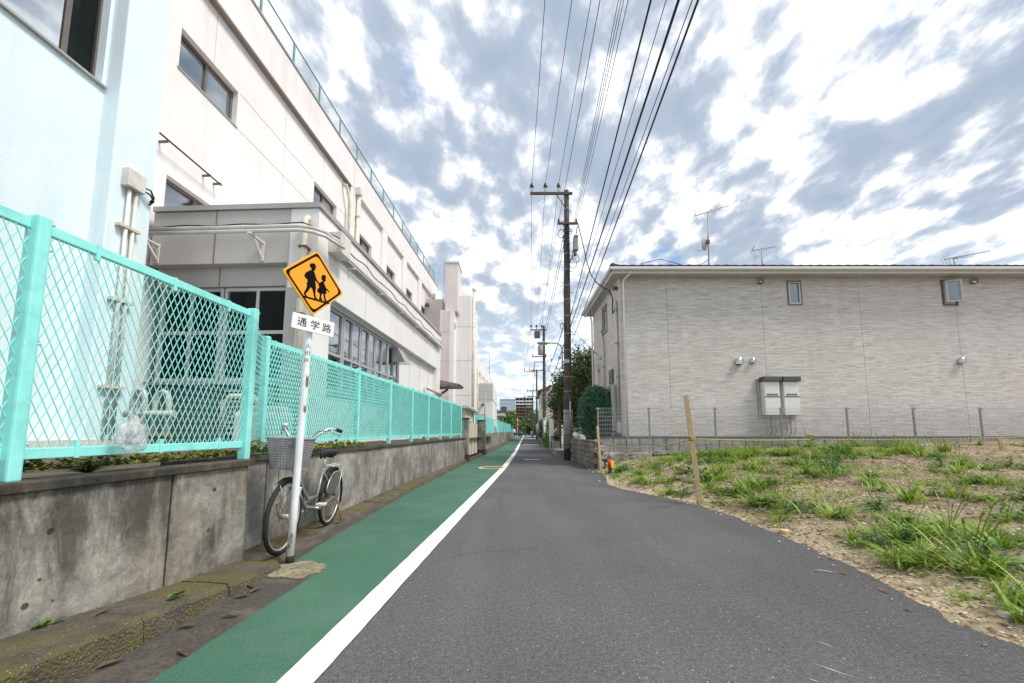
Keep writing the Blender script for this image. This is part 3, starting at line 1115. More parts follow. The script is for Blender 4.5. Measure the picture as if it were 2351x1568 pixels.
def mint_fence(label, L, posts, ztop, zbot, pw, pz0, cell, strand, bolts=True, dep=0.005):
    f = thing('mesh_fence', FF(-L, posts[0], 0.9), label, 'fence')
    fn = lambda u, v, w: FF(-L + 0.012 + w, u, v)
    for p in posts:
        g = G(FF)
        g.box(-L - 0.02, -L + pw, p - pw / 2, p + pw / 2, pz0, ztop + 0.05)
        po = build('post', g, 'mint', f, bevel=0.012)
        if bolts:
            for z in (ztop + 0.02, ztop - 0.12, ztop - 0.62, zbot + 0.05):
                g = G(FF)
                g.cyl((-L + pw - 0.012, p + pw / 2 - 0.002, z), (-L + pw - 0.012, p + pw / 2 + 0.012, z), 0.007, n=8)
                build('bolt', g, 'mint', po)
    for a, b in zip(posts, posts[1:]):
        a2, b2 = a + pw / 2, b - pw / 2
        for zc, nm in ((ztop, 'top_rail'), (zbot, 'bottom_rail')):
            g = G(FF)
            g.box(-L - 0.012, -L + 0.022, a2, b2, zc - 0.028, zc + 0.028)
            rl = build(nm, g, 'mint', f, bevel=0.004)
            m = 3
            for i in range(m):
                u = lerp(a2, b2, (i + 0.5) / m)
                g = G(FF)
                dz = -1 if nm == 'top_rail' else 1
                g.box(-L - 0.016, -L + 0.027, u - 0.011, u + 0.011, zc - 0.032, zc + 0.032)
                g.box(-L + 0.006, -L + 0.027, u - 0.011, u + 0.011, zc + dz * 0.032, zc + dz * 0.062)
                build('clip', g, 'mint', rl)
        g = G()
        diamond(g, fn, a2, b2, zbot + 0.02, ztop - 0.02, cell[0], cell[1], strand, dep)
        build('mesh_panel', g, 'mint', f, kind='stuff', recalc=False)
    return f


f1 = mint_fence('mint green diamond mesh fence on the near wall, tall post at left edge', 2.6, [0.25, 1.79, 3.345], 2.215, 1.035, 0.062, 0.90, (0.047, 0.105), 0.0038, True, 0.004)
mint_fence('mint green mesh fence running along the lane to the gate', 2.9, [3.96, 4.71, 6.15, 7.55, 8.93, 10.3, 11.7, 13.1, 14.9], 2.115, 1.04, 0.055, 0.90, (0.047, 0.105), 0.0056, False, 0.011)
# short return joining the end of the near stretch to the set-back stretch
fr = thing('mesh_fence', FF(-2.76, 3.65, 0.9), 'short mint mesh return joining the near fence to the set back one', 'fence')
fn = lambda u, v, w: FF(lerp(-2.63, -2.885, u / 0.6) + w, lerp(3.39, 3.93, u / 0.6), v)
g = G()
diamond(g, fn, 0.0, 0.6, 1.06, 2.16, 0.047, 0.105, 0.0038, 0.004)
build('mesh_panel', g, 'mint', fr, kind='stuff', recalc=False)

# plants along the foot of the fence
g = G(FF)
for i in range(5200):
    s = random.uniform(-1, 6.2)
    x = -2.68 - abs(random.gauss(0, 0.16))
    z = 0.91 + abs(noise.noise((s * 2.2, x * 3, 1))) * 0.16 * random.random() + 0.02
    d = Vector((random.gauss(0, 1), random.gauss(0, 1), random.uniform(0.0, 1.0))).normalized()
    a = d.cross(Vector((0, 0, 1))).normalized()
    L = random.uniform(0.02, 0.06)
    p = Vector((x, s, z))
    o = [p, p + d * L * 0.5 + a * L * 0.35, p + d * L, p + d * L * 0.5 - a * L * 0.35]
    g.add([tuple(q) for q in o], [(0, 1, 2), (0, 2, 3)])
build('ground_cover', g, 'leaf_moss', label='mossy yellow green ground cover along the foot of the mint fence', cat='plants', kind='stuff', recalc=False)
for i, (s, n, lb) in enumerate(((0.9, 46, 'dark leafy weed at the left end of the wall top'), (1.75, 40, 'dark leafy weed on the wall beside the near fence post'), (2.25, 44, 'dark leafy weed under the hanging plastic bag'), (4.35, 40, 'small leafy weed on the wall behind the bicycle basket'))):
    g = G(FF)
    for k in range(n * 3):
        p = Vector((-2.72 + random.gauss(0, 0.05), s + random.gauss(0, 0.16), 0.93 + random.random() * 0.10))
        d = Vector((random.gauss(0.4, 1), random.gauss(0, 1), random.gauss(0.2, 0.5))).normalized()
        a = d.cross(Vector((0, 0, 1))).normalized()
        L = random.uniform(0.03, 0.065)
        o = [p, p + d * L * 0.45 + a * L * 0.42, p + d * L, p + d * L * 0.45 - a * L * 0.42]
        rt = Vector((-2.72, s, 0.90))
        o += [rt, rt + Vector((0.003, 0.003, 0))]
        g.add([tuple(q) for q in o], [(0, 1, 2), (0, 2, 3), (0, 4, 5)])
    build('leafy_weed', g, 'leaf_ivy', label=lb, cat='weed', group='weeds along the wall top', recalc=False)

# ================================================================== SCHOOL, MAIN BLOCK
XM = -6.7
school = thing('school_building', FB(-6.7, 6, 0.9), 'tall pinkish white school building along the left with pale blue end bay', 'building')
mfn = lambda u, v, w: FB(XM + w, u, v)          # recessed bay face
TOPZ, BANDZ = 11.33, 10.20
END = 26.7
bays = [(5.55, 13.36)] + [(14.2 + 2.87 * i, 16.5 + 2.87 * i) for i in range(4)]
bays[-1] = (bays[-1][0], 25.2)
wins = [(6.53, 8.0), (11.2, 12.62)] + [(b[0] + 0.08, b[0] + 1.42) for b in bays[1:]]
holes = [(a, b, 8.09, 8.93) for a, b in wins] + [(6.50, 8.0, 5.0, 5.88)]
g = G()
wall_grid(g, mfn, 5.55, END, 0.8, BANDZ + 0.02, holes, 0.22)
build('wall', g, 'pinkwall', school)
g = G(FB)                                        # projecting parapet band and pilasters
g.box(XM - 0.4, XM + 0.13, 5.55, END, BANDZ, TOPZ)
build('parapet', g, 'pinkwall', school, bevel=0.02)
build('parapet_cap', G(FB).box(XM - 0.42, XM + 0.16, 5.5, END + 0.05, TOPZ, TOPZ + 0.05), 'alu', school)
build('parapet_shade', G(FB).box(XM - 0.02, XM + 0.134, 5.6, 13.36, BANDZ - 0.05, BANDZ - 0.001), 'brownband', school)  # brown strip paints in the shade line under the projecting band
for (a, b), (c, d) in zip(bays, bays[1:] + [(END, END)]):
    build('pilaster', G(FB).box(XM - 0.05, XM + 0.127, b, c, 0.8, BANDZ - 0.001), 'pinkwall', school, bevel=0.012)
build('end_wall', G(FB).box(XM - 8, XM - 0.06, END - 0.3, END - 0.01, 0.8, TOPZ - 0.01), 'pinkwall', school)
build('roof_slab', G(FB).box(XM - 8, XM - 0.35, 5.5, END - 0.31, 10.9, 11.0), 'greywall', school)
for (a, b, c, d) in holes:
    window(school, mfn, a, b, c, d, 2, 1, 0.06, 0.12, 'bronze', 'glass_half')
    build('window_sill', G(FB).box(XM - 0.1, XM + 0.025, a - 0.03, b + 0.03, c - 0.03, c - 0.002), 'alu', school)
# shadow-gap grooves
for z in (8.075, 8.945):
    for (a, b) in ((8.06, 11.14), (12.7, 13.34)):
        build('groove', G(FB).box(XM - 0.02, XM + 0.0025, a, b, z - 0.008, z + 0.004), 'brownband', school)
for s in (7.3, 9.7, 11.7):
    build('groove', G(FB).box(XM - 0.02, XM + 0.0022, s - 0.006, s + 0.006, 8.96 if s != 9.7 else 5.2, BANDZ - 0.06), 'annexshade', school)
# signal rod on brackets
g = G(FB)
g.tube([(XM + 0.16, 6.15, 6.41), (XM + 0.16, 7.55, 6.35)], 0.016)
rod = build('wall_rod', g, 'black', school)
for s in (6.3, 7.25, 7.52):
    build('rod_bracket', G(FB).box(XM - 0.01, XM + 0.175, s - 0.012, s + 0.012, 6.345, 6.385), 'darkgrey', rod)
# downpipes with rain heads
for s in (13.78, 25.35):
    g = G(FB)
    g.cyl((XM + 0.21, s, 4.5), (XM + 0.21, s, 10.1), 0.055)
    d = build('downpipe', g, 'cream_pipe', school)
    build('rain_head', G(FB).box(XM + 0.13, XM + 0.33, s - 0.11, s + 0.11, 10.05, 10.35), 'cream_metal', d, bevel=0.02)
    for z in (5.6, 7.6, 9.2):
        build('pipe_strap', G(FB).box(XM + 0.128, XM + 0.275, s - 0.075, s + 0.075, z, z + 0.04), 'cream_metal', d)
g = G(FB)
g.tube([(XM + 0.0, 12.95, 9.95), (XM + 0.14, 12.95, 9.93), (XM + 0.17, 12.97, 9.82), (XM + 0.17, 13.2, 9.4), (XM + 0.17, 13.2, 4.6)], 0.05, 10)
build('overflow_pipe', g, 'cream_pipe', school)
for s in (24.0, 24.55):
    g = G(FB)
    g.lathe([(0.13, 0.0), (0.13, 0.16), (0.09, 0.23), (0.02, 0.25)], (XM + 0.16, s, 9.05), 12)
    build('vent_hood', g, 'darkgrey', school)

# pale blue end bay
XB, XP = -6.2, -5.95
bfn = lambda u, v, w: FB(XB + w, u, v)
hb = [(0.6, 4.93, 6.15, 8.4), (0.6, 4.93, 2.2, 3.0)]
g = G()
wall_grid(g, bfn, -6.0, 4.98, 0.95, 11.6, hb[:1], 0.3)
build('blue_wall', g, 'bluewall', school)
window(school, bfn, 0.6, 4.55, 6.15, 8.4, 4, 1, 0.05, 0.10, 'bronze', 'glass_mirror')
window(school, bfn, 4.55, 4.93, 6.15, 8.4, 1, 1, 0.03, 0.12, 'bronze', 'glass_dark')
build('curtain', G(FB).box(XB - 0.30, XB - 0.24, 4.15, 4.9, 6.2, 8.3), simple('dim_olive_curtain', (0.07, 0.075, 0.05), 0.9), school)
build('window_sill', G(FB).box(XB - 0.1, XB + 0.05, 0.5, 4.96, 6.115, 6.148), 'alu', school)
build('blue_pillar', G(FB).box(XP - 0.75, XP, 4.97, 5.58, 0.95, 11.6), 'bluewall', school, bevel=0.02)
build('plinth', G(FB).box(XP - 0.8, XP + 0.012, -6.0, 5.6, 0.7, 1.04), 'greywall', school)
# junction box and conduits on the pillar
bx = build('junction_box', G(FB).box(XP, XP + 0.12, 5.10, 5.36, 4.72, 5.0), 'cream_metal', school, bevel=0.012)
for s in (5.19, 5.29):
    g = G(FB)
    g.cyl((XP + 0.05, s, 1.1), (XP + 0.05, s, 4.72), 0.024)
    build('conduit', g, 'cream_metal', bx)
for z in (1.75, 3.0, 4.1):
    build('conduit_clamp', G(FB).box(XP + 0.0, XP + 0.085, 5.08, 5.38, z, z + 0.04), 'cream_pipe', bx)
for k in range(2):
    g = G(FB)
    g.tube([(XP + 0.06, 5.36, 4.80 + 0.05 * k), (XP + 0.10, 5.45, 4.78 + 0.07 * k), (XP + 0.08, 5.53, 4.72 + 0.05 * k), (XP + 0.02, 5.52, 4.66 + 0.04 * k)], 0.013)
    build('loose_cable', g, 'wire', bx)

# rooftop mesh fence
rf = thing('rooftop_fence', FB(XM, 6, TOPZ), 'green rooftop mesh fence along the school parapet', 'fence')
XR = XM - 0.06
posts = [7.2 + 1.376 * i for i in range(15)]
for p in posts:
    g = G(FB)
    g.bar((XR, p, TOPZ - 0.12), (XR, p, TOPZ + 0.86), 0.045)
    g.bar((XR, p, TOPZ + 0.84), (XR + 0.0, p, TOPZ + 0.98), 0.04)
    build('post', g, 'mint_dark', rf)
for a, b in zip(posts, posts[1:]):
    g = G(FB)
    g.cyl((XR, a, TOPZ + 0.97), (XR, b, TOPZ + 0.97), 0.022, n=6)
    build('rail', g, 'mint_dark', rf)
    g = G()
    diamond(g, lambda u, v, w: FB(XR + w, u, v), a, b, TOPZ + 0.08, TOPZ + 0.95, 0.11, 0.075, 0.004, 0.003)
    build('mesh_panel', g, 'mint_dark', rf, kind='stuff', recalc=False)

# ================================================================== SCHOOL ANNEX
XA, SA, AE, AT = -3.6, 6.212, 15.35, 5.05
annex = thing('school_annex', FB(-5, SA, 0.9), 'single storey pinkish school annex with shade painted on its front and a row of windows behind the mint fence', 'building')
afn = lambda u, v, w: FB(XA + w, u, v)                 # lane face
ffn = lambda u, v, w: FB(u, SA - w, v)                 # face toward the camera
# lane side: fascia band, corner pier, recessed wall with window strip
g = G(FB)
g.box(XA - 0.5, XA, SA, AE, 3.55, AT - 0.09)
build('fascia', g, 'pinkwall', annex, bevel=0.012)
g = G(FB)
g.box(XA - 0.32, XA - 0.003, SA + 0.002, 6.74, 0.8, 3.548)
build('corner_pier', g, 'pinkwall', annex, bevel=0.012)
RW = -0.16
rfn = lambda u, v, w: FB(XA + RW + w, u, v)
g = G()
wall_grid(g, rfn, 6.74, 14.75, 0.8, 3.55, [(6.76, 10.95, 1.88, 3.52)], 0.16)
build('wall', g, 'pinkwall', annex)
build('end_pier', G(FB).box(XA - 0.3, XA - 0.003, 14.75, AE - 0.002, 0.8, 3.548), 'pinkwall', annex)
us = [6.78, 7.62, 8.45, 9.28, 10.12, 10.93]
for a, b in zip(us, us[1:]):
    window(annex, rfn, a, b - 0.02, 1.9, 3.5, 2 if a > 6.8 else 1, 1, 0.055, 0.02, 'silver', 'glass_half', [2.62])
build('window_sill', G(FB).box(XA + RW - 0.05, XA + RW + 0.06, 6.76, 10.97, 1.84, 1.878), 'alu', annex)
build('interior_wall', G(FB).box(XA - 2.6, XA - 2.5, 6.6, 15.0, 0.9, 3.6), 'greywall', annex)
for s in (11.9, 13.0, 14.1):
    build('groove', G(FB).box(XA + RW - 0.02, XA + RW + 0.003, s - 0.006, s + 0.006, 0.9, 3.54), 'brownband', annex)
build('groove', G(FB).box(XA + RW - 0.02, XA + RW + 0.0032, 11.0, 14.74, 1.86, 1.872), 'brownband', annex)
for s in (8.2, 10.6, 13.0):
    build('groove', G(FB).box(XA - 0.02, XA + 0.0025, s - 0.006, s + 0.006, 3.56, AT - 0.1), 'annexshade', annex)
# roof
build('roof', G(FB).box(XM + 0.14, XA - 0.06, SA + 0.06, AE - 0.05, AT - 0.4, AT - 0.12), 'greywall', annex)
g = G(FB)
g.box(XA - 0.22, XA + 0.035, SA - 0.035, AE, AT - 0.088, AT)
g.box(XM + 0.14, XA - 0.222, SA - 0.035, SA + 0.2, AT - 0.088, AT - 0.001)
build('parapet_cap', g, 'alu', annex)
# camera-facing side, its shade put into a greyer render
build('front_fascia', G(FB).box(XM + 0.135, XA - 0.502, SA + 0.003, SA + 0.3, 4.0, AT - 0.09), 'annexshade', annex, bevel=0.01)
build('front_corner', G(FB).box(XA - 0.5, XA - 0.004, SA + 0.001, SA + 0.3, 3.55, AT - 0.091), 'annexshade', annex)
build('front_pier', G(FB).box(-4.12, XA - 0.322, SA + 0.004, SA + 0.3, 0.8, 3.999), 'annexshade', annex, bevel=0.01)
build('front_lintel', G(FB).box(XM + 0.14, -4.122, SA + 0.16, SA + 0.3, 3.66, 3.998), 'annexshade', annex)
for s in (-5.42,):
    build('groove', G(FB).box(s - 0.012, s + 0.012, SA - 0.002, SA + 0.01, 4.0, AT - 0.095), 'brownband', annex)
    build('groove', G(FB).box(s - 0.012, s + 0.012, SA + 0.156, SA + 0.17, 3.67, 3.99), 'brownband', annex)
lfn = lambda u, v, w: FB(u, SA + 0.18 - w, v)
for (a, b) in ((-6.5, -5.36), (-5.34, -4.14)):
    window(annex, lfn, a, b, 2.0, 3.65, 2, 1, 0.06, 0.03, 'silver', 'glass_dark', [2.85])
build('front_base_wall', G(FB).box(XM + 0.14, -4.122, SA + 0.15, SA + 0.3, 0.8, 1.93), simple('shade_darkened_render', (0.12, 0.11, 0.105), 0.8, bump=0.3, dirt=(0.09, 0.08, 0.07)), annex)  # render colour darkened to stand for the shade behind the fence
build('front_sill', G(FB).box(XM + 0.14, -4.124, SA + 0.08, SA + 0.3, 1.932, 1.985), 'alu', annex)
lou = build('louvre_frame', G(FB).box(-5.1, -4.2, SA + 0.08, SA + 0.148, 1.05, 1.9), 'black', annex)
for i in range(9):
    z = 1.1 + i * 0.088
    build('louvre_slat', G(FB).box(-5.06, -4.24, SA + 0.055, SA + 0.082, z, z + 0.035), 'alu', lou)
# rainwater pipe on the pier
g = G(FB)
g.tube([(-3.78, SA - 0.02, 4.78), (-3.78, SA - 0.09, 4.70), (-3.78, SA - 0.09, 1.0)], 0.052, 12)
dp = build('downpipe', g, 'cream_pipe', annex)
for z in (2.0, 3.05, 4.2):
    build('pipe_strap', G(FB).box(-3.85, -3.71, SA - 0.15, SA + 0.006, z, z + 0.035), 'rusted', dp)
    build('pipe_collar', G(FB).lathe([(0.062, 0), (0.062, 0.06)], (-3.78, SA - 0.09, z + 0.3), 12), 'cream_pipe', dp)
# conduits on brackets across the front and round the corner
for i, z in enumerate((4.48, 4.41)):
    y = SA - 0.30
    g = G(FB)
    g.tube([(-6.9, y, z), (-4.0, y, z), (-3.75, y + 0.0, z), (-3.55, y + 0.06, z - 0.01), (-3.42, y + 0.2, z - 0.01), (-3.36 + 0.05 * i, SA + 0.34, z - 0.01)], 0.031, 8)
    build('conduit', g, 'cream_metal', annex)
for x in (-6.42, -4.55):
    g = G(FB)
    g.bar((x, SA + 0.004, 4.345), (x, SA - 0.36, 4.36), 0.05, 0.03)
    g.bar((x, SA - 0.012, 4.37), (x, SA - 0.012, 4.03), 0.055, 0.02, up=(0, 1, 0))
    g.bar((x, SA - 0.01, 4.07), (x, SA - 0.24, 4.34), 0.03)
    build('bracket', g, 'cream_metal', annex)
build('junction_box', G(FB).box(XA + 0.001, XA + 0.24, 6.55, 6.92, 4.33, 4.72), 'cream_metal', annex, bevel=0.012)
for i, (x, z) in enumerate(((0.05, 4.50), (0.05, 4.43), (0.10, 4.40))):
    g = G(FB)
    g.tube([(XA + x, 6.92, z), (XA + x, AE - 0.2, z)], 0.024, 8)
    build('conduit', g, 'conduit', annex)
for i in range(6):
    s = 7.3 + i * 1.45
    build('conduit_clamp', G(FB).box(XA - 0.002, XA + 0.14, s, s + 0.05, 4.34, 4.37), 'cream_metal', annex)
g = G(FB)
pts = [(XA + 0.07 + 0.012 * math.sin(i * 0.9), 6.92 + i * 0.12, 4.66 - 0.03 * math.sin(i * 0.55) - 0.0007 * i) for i in range(70)]
g.tube(pts, 0.011, 6)
build('slack_cable', g, 'wire', annex)
g = G(FB)
pts = [(-6.9 + i * 0.2, SA - 0.30, 4.525 + 0.012 * math.sin(i * 1.3)) for i in range(17)] + [(-3.47, SA - 0.05, 4.53), (-3.38, SA + 0.3, 4.56)]
g.tube(pts, 0.010, 6)
build('slack_cable', g, 'wire', annex)
# range-hood vent over the last window
g = G(FB)
g.hexa([(XA + RW, 10.35, 3.02), (XA + 0.22, 10.35, 3.02), (XA + 0.22, 10.85, 3.02), (XA + RW, 10.85, 3.02)],
       [(XA + RW, 10.40, 3.44), (XA - 0.02, 10.40, 3.44), (XA - 0.02, 10.80, 3.44), (XA + RW, 10.80, 3.44)])
build('vent_cowl', g, 'steel', annex, bevel=0.01)
g = G(FB)
g.tube([(XA + 0.02, 13.05, 0.9), (XA + 0.02, 13.05, 2.55), (XA + 0.02, 13.12, 2.62), (XA + 0.02, 14.9, 2.62), (XA + 0.06, 15.3, 2.6)], 0.045, 8)
build('wall_pipe', g, 'conduit', annex)

# canopy at the annex end
can = thing('entrance_canopy', FB(-3.4, 15.4, 0.9), 'small brown sloping canopy with black drainpipe at the annex end', 'canopy')
g = G(FB)
g.hexa([(XA - 1.0, 15.37, 3.02), (XA + 0.72, 15.37, 2.98), (XA + 0.72, 16.6, 2.98), (XA - 1.0, 16.6, 3.02)],
       [(XA - 1.0, 15.37, 3.38), (XA + 0.75, 15.37, 3.03), (XA + 0.75, 16.6, 3.03), (XA - 1.0, 16.6, 3.38)])
build('canopy_roof', g, 'brownband', can)
for i in range(5):
    build('canopy_rib', G(FB).box(XA - 0.6, XA + 0.70, 15.42 + i * 0.27, 15.45 + i * 0.27, 2.94, 2.979), 'alu', can)
g = G(FB)
g.tube([(XA + 0.3, 15.42, 2.96), (XA + 0.28, 15.42, 2.8), (XA - 0.0, 15.42, 2.6), (XA - 0.08, 15.42, 2.4), (XA - 0.08, 15.42, 1.0)], 0.045, 8)
build('drainpipe', g, 'black', can)
build('canopy_post', G(FB).box(XA - 0.3, XA - 0.22, 15.4, 15.48, 0.9, 2.97), 'alu', can)

# yard equipment seen through the mesh
def pipe_rig(name, label, c, parts):
    t = thing(name, c, label, 'pipes')
    for nm, pts, r, mt in parts:
        g = G()
        g.tube([(c[0] + p[0], c[1] + p[1], c[2] + p[2]) for p in pts], r, 8)
        build(nm, g, mt, t)
    return t


arch = lambda x0, x1, y, z0, z1: [(x0, y, z0), (x0, y, z1), (lerp(x0, x1, 0.15), y, z1 + 0.09), (lerp(x0, x1, 0.5), y, z1 + 0.12), (lerp(x0, x1, 0.85), y, z1 + 0.09), (x1, y, z1), (x1, y, z0)]
pipe_rig('valve_pipework', 'cream arched valve pipes standing behind the near mint fence', (-4.25, 4.55, 0.9), [
    ('arched_pipe', arch(-0.16, -0.02, 0, 0.0, 0.62), 0.03, 'conduit'), ('arched_pipe', arch(0.06, 0.22, 0.05, 0.0, 0.60), 0.03, 'conduit'),
    ('cross_pipe', [(-0.25, 0.0, 0.45), (0.32, 0.02, 0.45)], 0.04, 'conduit'), ('cross_pipe', [(-0.2, 0.02, 0.2), (0.3, 0.02, 0.2)], 0.03, 'rusted')])
t = thing('pump_unit', FB(-3.75, 5.4, 0.9), 'weathered grey pump unit with pipes behind the second fence post', 'pump')
build('housing', G(FB).box(-4.05, -3.45, 5.15, 5.6, 0.92, 1.42), 'cream_metal', t, bevel=0.05)
build('lid', G(FB).box(-4.0, -3.5, 5.2, 5.55, 1.422, 1.5), 'cream_pipe', t, bevel=0.02)
g = G(FB)
g.tube([(-4.3, 5.3, 0.92), (-4.3, 5.3, 1.55), (-4.2, 5.3, 1.64), (-3.9, 5.3, 1.64), (-3.8, 5.3, 1.56), (-3.8, 5.3, 1.5)], 0.04, 8)
build('pipe', g, 'cream_pipe', t)
build('pipe_flange', G(FB).lathe([(0.07, 0), (0.07, 0.04)], (-4.3, 5.3, 1.2), 12), 'rusted', t)

# clear plastic bag caught on the fence
g = G()
c = Vector(FF(-2.50, 2.30, 1.135))
nu, nv = 22, 16
vs, fs = [], []
for j in range(nv + 1):
    th = math.pi * j / nv
    for i in range(nu):
        ph = 2 * math.pi * i / nu
        d = Vector((math.sin(th) * math.cos(ph), math.sin(th) * math.sin(ph), math.cos(th)))
        k = 1 + 0.38 * noise.noise(d * 2.3 + Vector((3, 1, 2))) + 0.16 * noise.noise(d * 6.5)
        z = d.z * 0.115 * k
        taper = 0.55 if z > 0.05 else 1.0
        vs.append(tuple(c + Vector((d.x * 0.052 * k * taper, d.y * 0.095 * k * taper + z * -0.12, z))))
for j in range(nv):
    for i in range(nu):
        i2 = (i + 1) % nu
        fs.append((j * nu + i, j * nu + i2, (j + 1) * nu + i2, (j + 1) * nu + i))
g.add(vs, fs, True)
build('plastic_bag', g, 'film', label='crumpled clear plastic bag stuffed in the near mint fence', cat='bag', recalc=False)

# ================================================================== GATE, SHED, FAR SCHOOL BLOCKS
for (x0, x1, y0, y1, h, lb) in ((-2.02, -1.69, 15.08, 15.62, 1.62, 'nearer concrete gate pier at the end of the mint fence'), (-1.72, -1.32, 19.4, 19.95, 1.66, 'farther concrete gate pier beside the thin steel pole')):
    t = thing('gate_pier', ((x0 + x1) / 2, y0, 0), lb, 'gate pier', 'gate piers')
    build('shaft', G().box(x0, x1, y0, y1, 0.25, h), 'wall_back', t, bevel=0.015)
    build('foot', G().box(x0 - 0.04, x1 + 0.04, y0 - 0.04, y1 + 0.04, 0.0, 0.248), 'coping', t)
    build('cap', G().box(x0 - 0.02, x1 + 0.02, y0 - 0.02, y1 + 0.02, h + 0.001, h + 0.05), 'coping', t)
t = thing('steel_gate', (-1.75, 17.5, 0), 'cream panelled gate between the two concrete piers', 'gate')
for i in range(4):
    y0 = 15.66 + i * 0.93
    x = -1.88 + i * 0.05
    build('gate_leaf', G().box(x - 0.03, x + 0.03, y0, y0 + 0.9, 0.12, 1.5), 'creamhouse', t, bevel=0.01)
    build('gate_rail', G().box(x - 0.045, x + 0.045, y0, y0 + 0.9, 0.78, 0.86), 'creamhouse', t)
t = thing('gate_shed', (-2.9, 17.0, 0), 'cream flat roofed shed behind the school gate', 'shed')
build('wall', G().box(-3.0, -1.98, 16.6, 20.5, 0.0, 2.1), 'creamhouse', t)
build('roof', G().box(-3.1, -1.78, 16.45, 20.7, 2.102, 2.26), 'fascia', t, bevel=0.03)
build('vent', G().box(-1.978, -1.95, 18.2, 18.9, 1.2, 1.6), 'alu', t)
t = thing('steel_pole', (-1.32, 19.2, 0), 'thin grey steel pole with side arm at the farther gate pier', 'pole')
build('shaft', G().cyl((-1.33, 19.2, 0), (-1.33, 19.2, 3.2), 0.035), 'galv', t)
build('cross_arm', G().bar((-1.33, 19.2, 1.95), (-2.5, 19.2, 1.98), 0.035), 'galv', t)

t = thing('school_tower', (-3.6, 24, 0.0), 'tall pinkish stair tower with chimney block beyond the school', 'building')
build('front_block', G().box(-4.45, -3.78, 23.6, 27.0, 0.0, 8.6), 'greywall', t, bevel=0.02)
build('lit_side', G().box(-3.778, -3.58, 23.75, 27.0, 0.0, 8.58), 'pinkwall', t)  # paler render paints in the lit lane-facing side of the front block
build('chimney', G().box(-4.20, -3.40, 23.9, 25.6, 8.602, 11.75), 'greywall', t, bevel=0.03)
build('chimney_cap', G().box(-4.24, -3.36, 23.86, 25.64, 11.752, 11.86), 'fascia', t)
build('stair_block', G().box(-3.6, -2.62, 24.6, 29.0, 0.0, 9.9), 'pinkwall', t, bevel=0.02)
build('side_block', G().box(-5.6, -4.46, 24.5, 27, 0.0, 9.6), 'greywall', t)
wd = build('slit_window', G().box(-2.622, -2.60, 25.6, 26.5, 7.0, 9.0), 'glass_dark', t)
build('slit_frame', G().box(-2.64, -2.59, 26.52, 26.6, 7.0, 9.0), 'bronze', wd)
build('small_window', G().box(-3.60, -3.565, 23.9, 24.2, 7.5, 7.9), 'glass_dark', t)
g = G()
g.cyl((-2.50, 25.0, 0.0), (-2.50, 25.0, 10.3), 0.09)
pp = build('flue_pipe', g, 'cream_pipe', t)
build('flue_cap', G().lathe([(0.11, 0), (0.14, 0.05), (0.14, 0.2), (0.03, 0.26)], (-2.50, 25.0, 10.3), 12), 'cream_metal', pp)
for z in (2.2, 4.4, 6.6, 8.8):
    build('flue_strap', G().box(-2.66, -2.39, 24.93, 25.07, z, z + 0.06), 'cream_metal', pp)
for (x0, x1, y, zs) in ((-4.46, -3.77, 23.597, (3.2, 5.4, 7.2)), (-3.6, -2.61, 24.597, (3.4, 5.6, 7.8))):
    for z in zs:
        build('groove', G().box(x0, x1, y, y + 0.02, z, z + 0.02), 'brownband', t)
for x in (-4.22, -4.02, -3.92):
    build('groove', G().box(x, x + 0.02, 23.596, 23.61, 2.0, 8.5), 'annexshade', t)
build('ladder', G().bar((-4.27, 23.85, 8.7), (-4.27, 23.85, 11.9), 0.03), 'galv', t)

t = thing('school_wing', (-3.0, 36, 0.0), 'long white school wing with pilasters beyond the stair tower', 'building')
FW = frame(0.044)
WX = -4.2
g = G()
wing_holes = [(30.5 + i * 2.4, 31.4 + i * 2.4, 3.6, 4.6) for i in range(5)]
wfn = lambda u, v, w: FW(WX + w, u, v)
wall_grid(g, wfn, 29.2, 42.4, 0.0, 6.5, wing_holes, 0.15)
build('wall', g, 'whitehouse', t)
for h in wing_holes:
    window(t, wfn, *h, 2, 1, 0.06, 0.08, 'bronze')
for i in range(6):
    build('pilaster', G(FW).box(WX - 0.01, WX + 0.2, 29.6 + i * 2.4, 29.95 + i * 2.4, 0.0, 5.9), 'whitehouse', t)
    build('downpipe', G(FW).cyl((WX + 0.26, 29.8 + i * 2.4, 0.2), (WX + 0.26, 29.8 + i * 2.4, 5.8), 0.06, n=8), 'cream_pipe', t)
build('parapet', G(FW).box(WX - 0.3, WX + 0.24, 29.2, 42.4, 5.902, 6.75), 'whitehouse', t)
build('roof', G(FW).box(-9, WX - 0.31, 29.2, 42.4, 6.2, 6.3), 'greywall', t)
build('end_wall', G(FW).box(-9, WX - 0.02, 29.2, 29.4, 0, 6.7), 'whitehouse', t)
build('aerial_pole', G(FW).cyl((WX + 0.1, 40, 6.7), (WX + 0.1, 40, 9.0), 0.03), 'galv', t)

t = thing('low_block', (-2.4, 30, 0.0), 'low pinkish block with ribbed parapet behind the farther gate pier', 'building')
build('wall', G().box(-3.42, -1.47, 30.0, 38.0, 0.0, 3.55), 'pinkwall', t, bevel=0.02)
build('ribbed_parapet', G().box(-3.45, -1.44, 29.97, 38.03, 3.552, 4.85), 'pinkwall', t)
for i in range(15):
    x = -3.4 + i * 0.135
    build('parapet_rib', G().box(x, x + 0.05, 29.92, 29.968, 3.6, 4.84), 'fascia', t)
build('shutter', G().box(-3.1, -2.0, 29.96, 29.998, 0.4, 2.4), 'annexshade', t)
build('wall_lamp', G().box(-2.35, -2.15, 29.8, 29.998, 3.1, 3.25), 'darkgrey', t)
t = thing('porch_block', (-1.2, 40, 0.0), 'small pale porch with flat canopy beside the mid street tree', 'building')
build('wall', G().box(-2.3, -1.4, 40.0, 44.0, 0.0, 2.7), 'whitehouse', t)
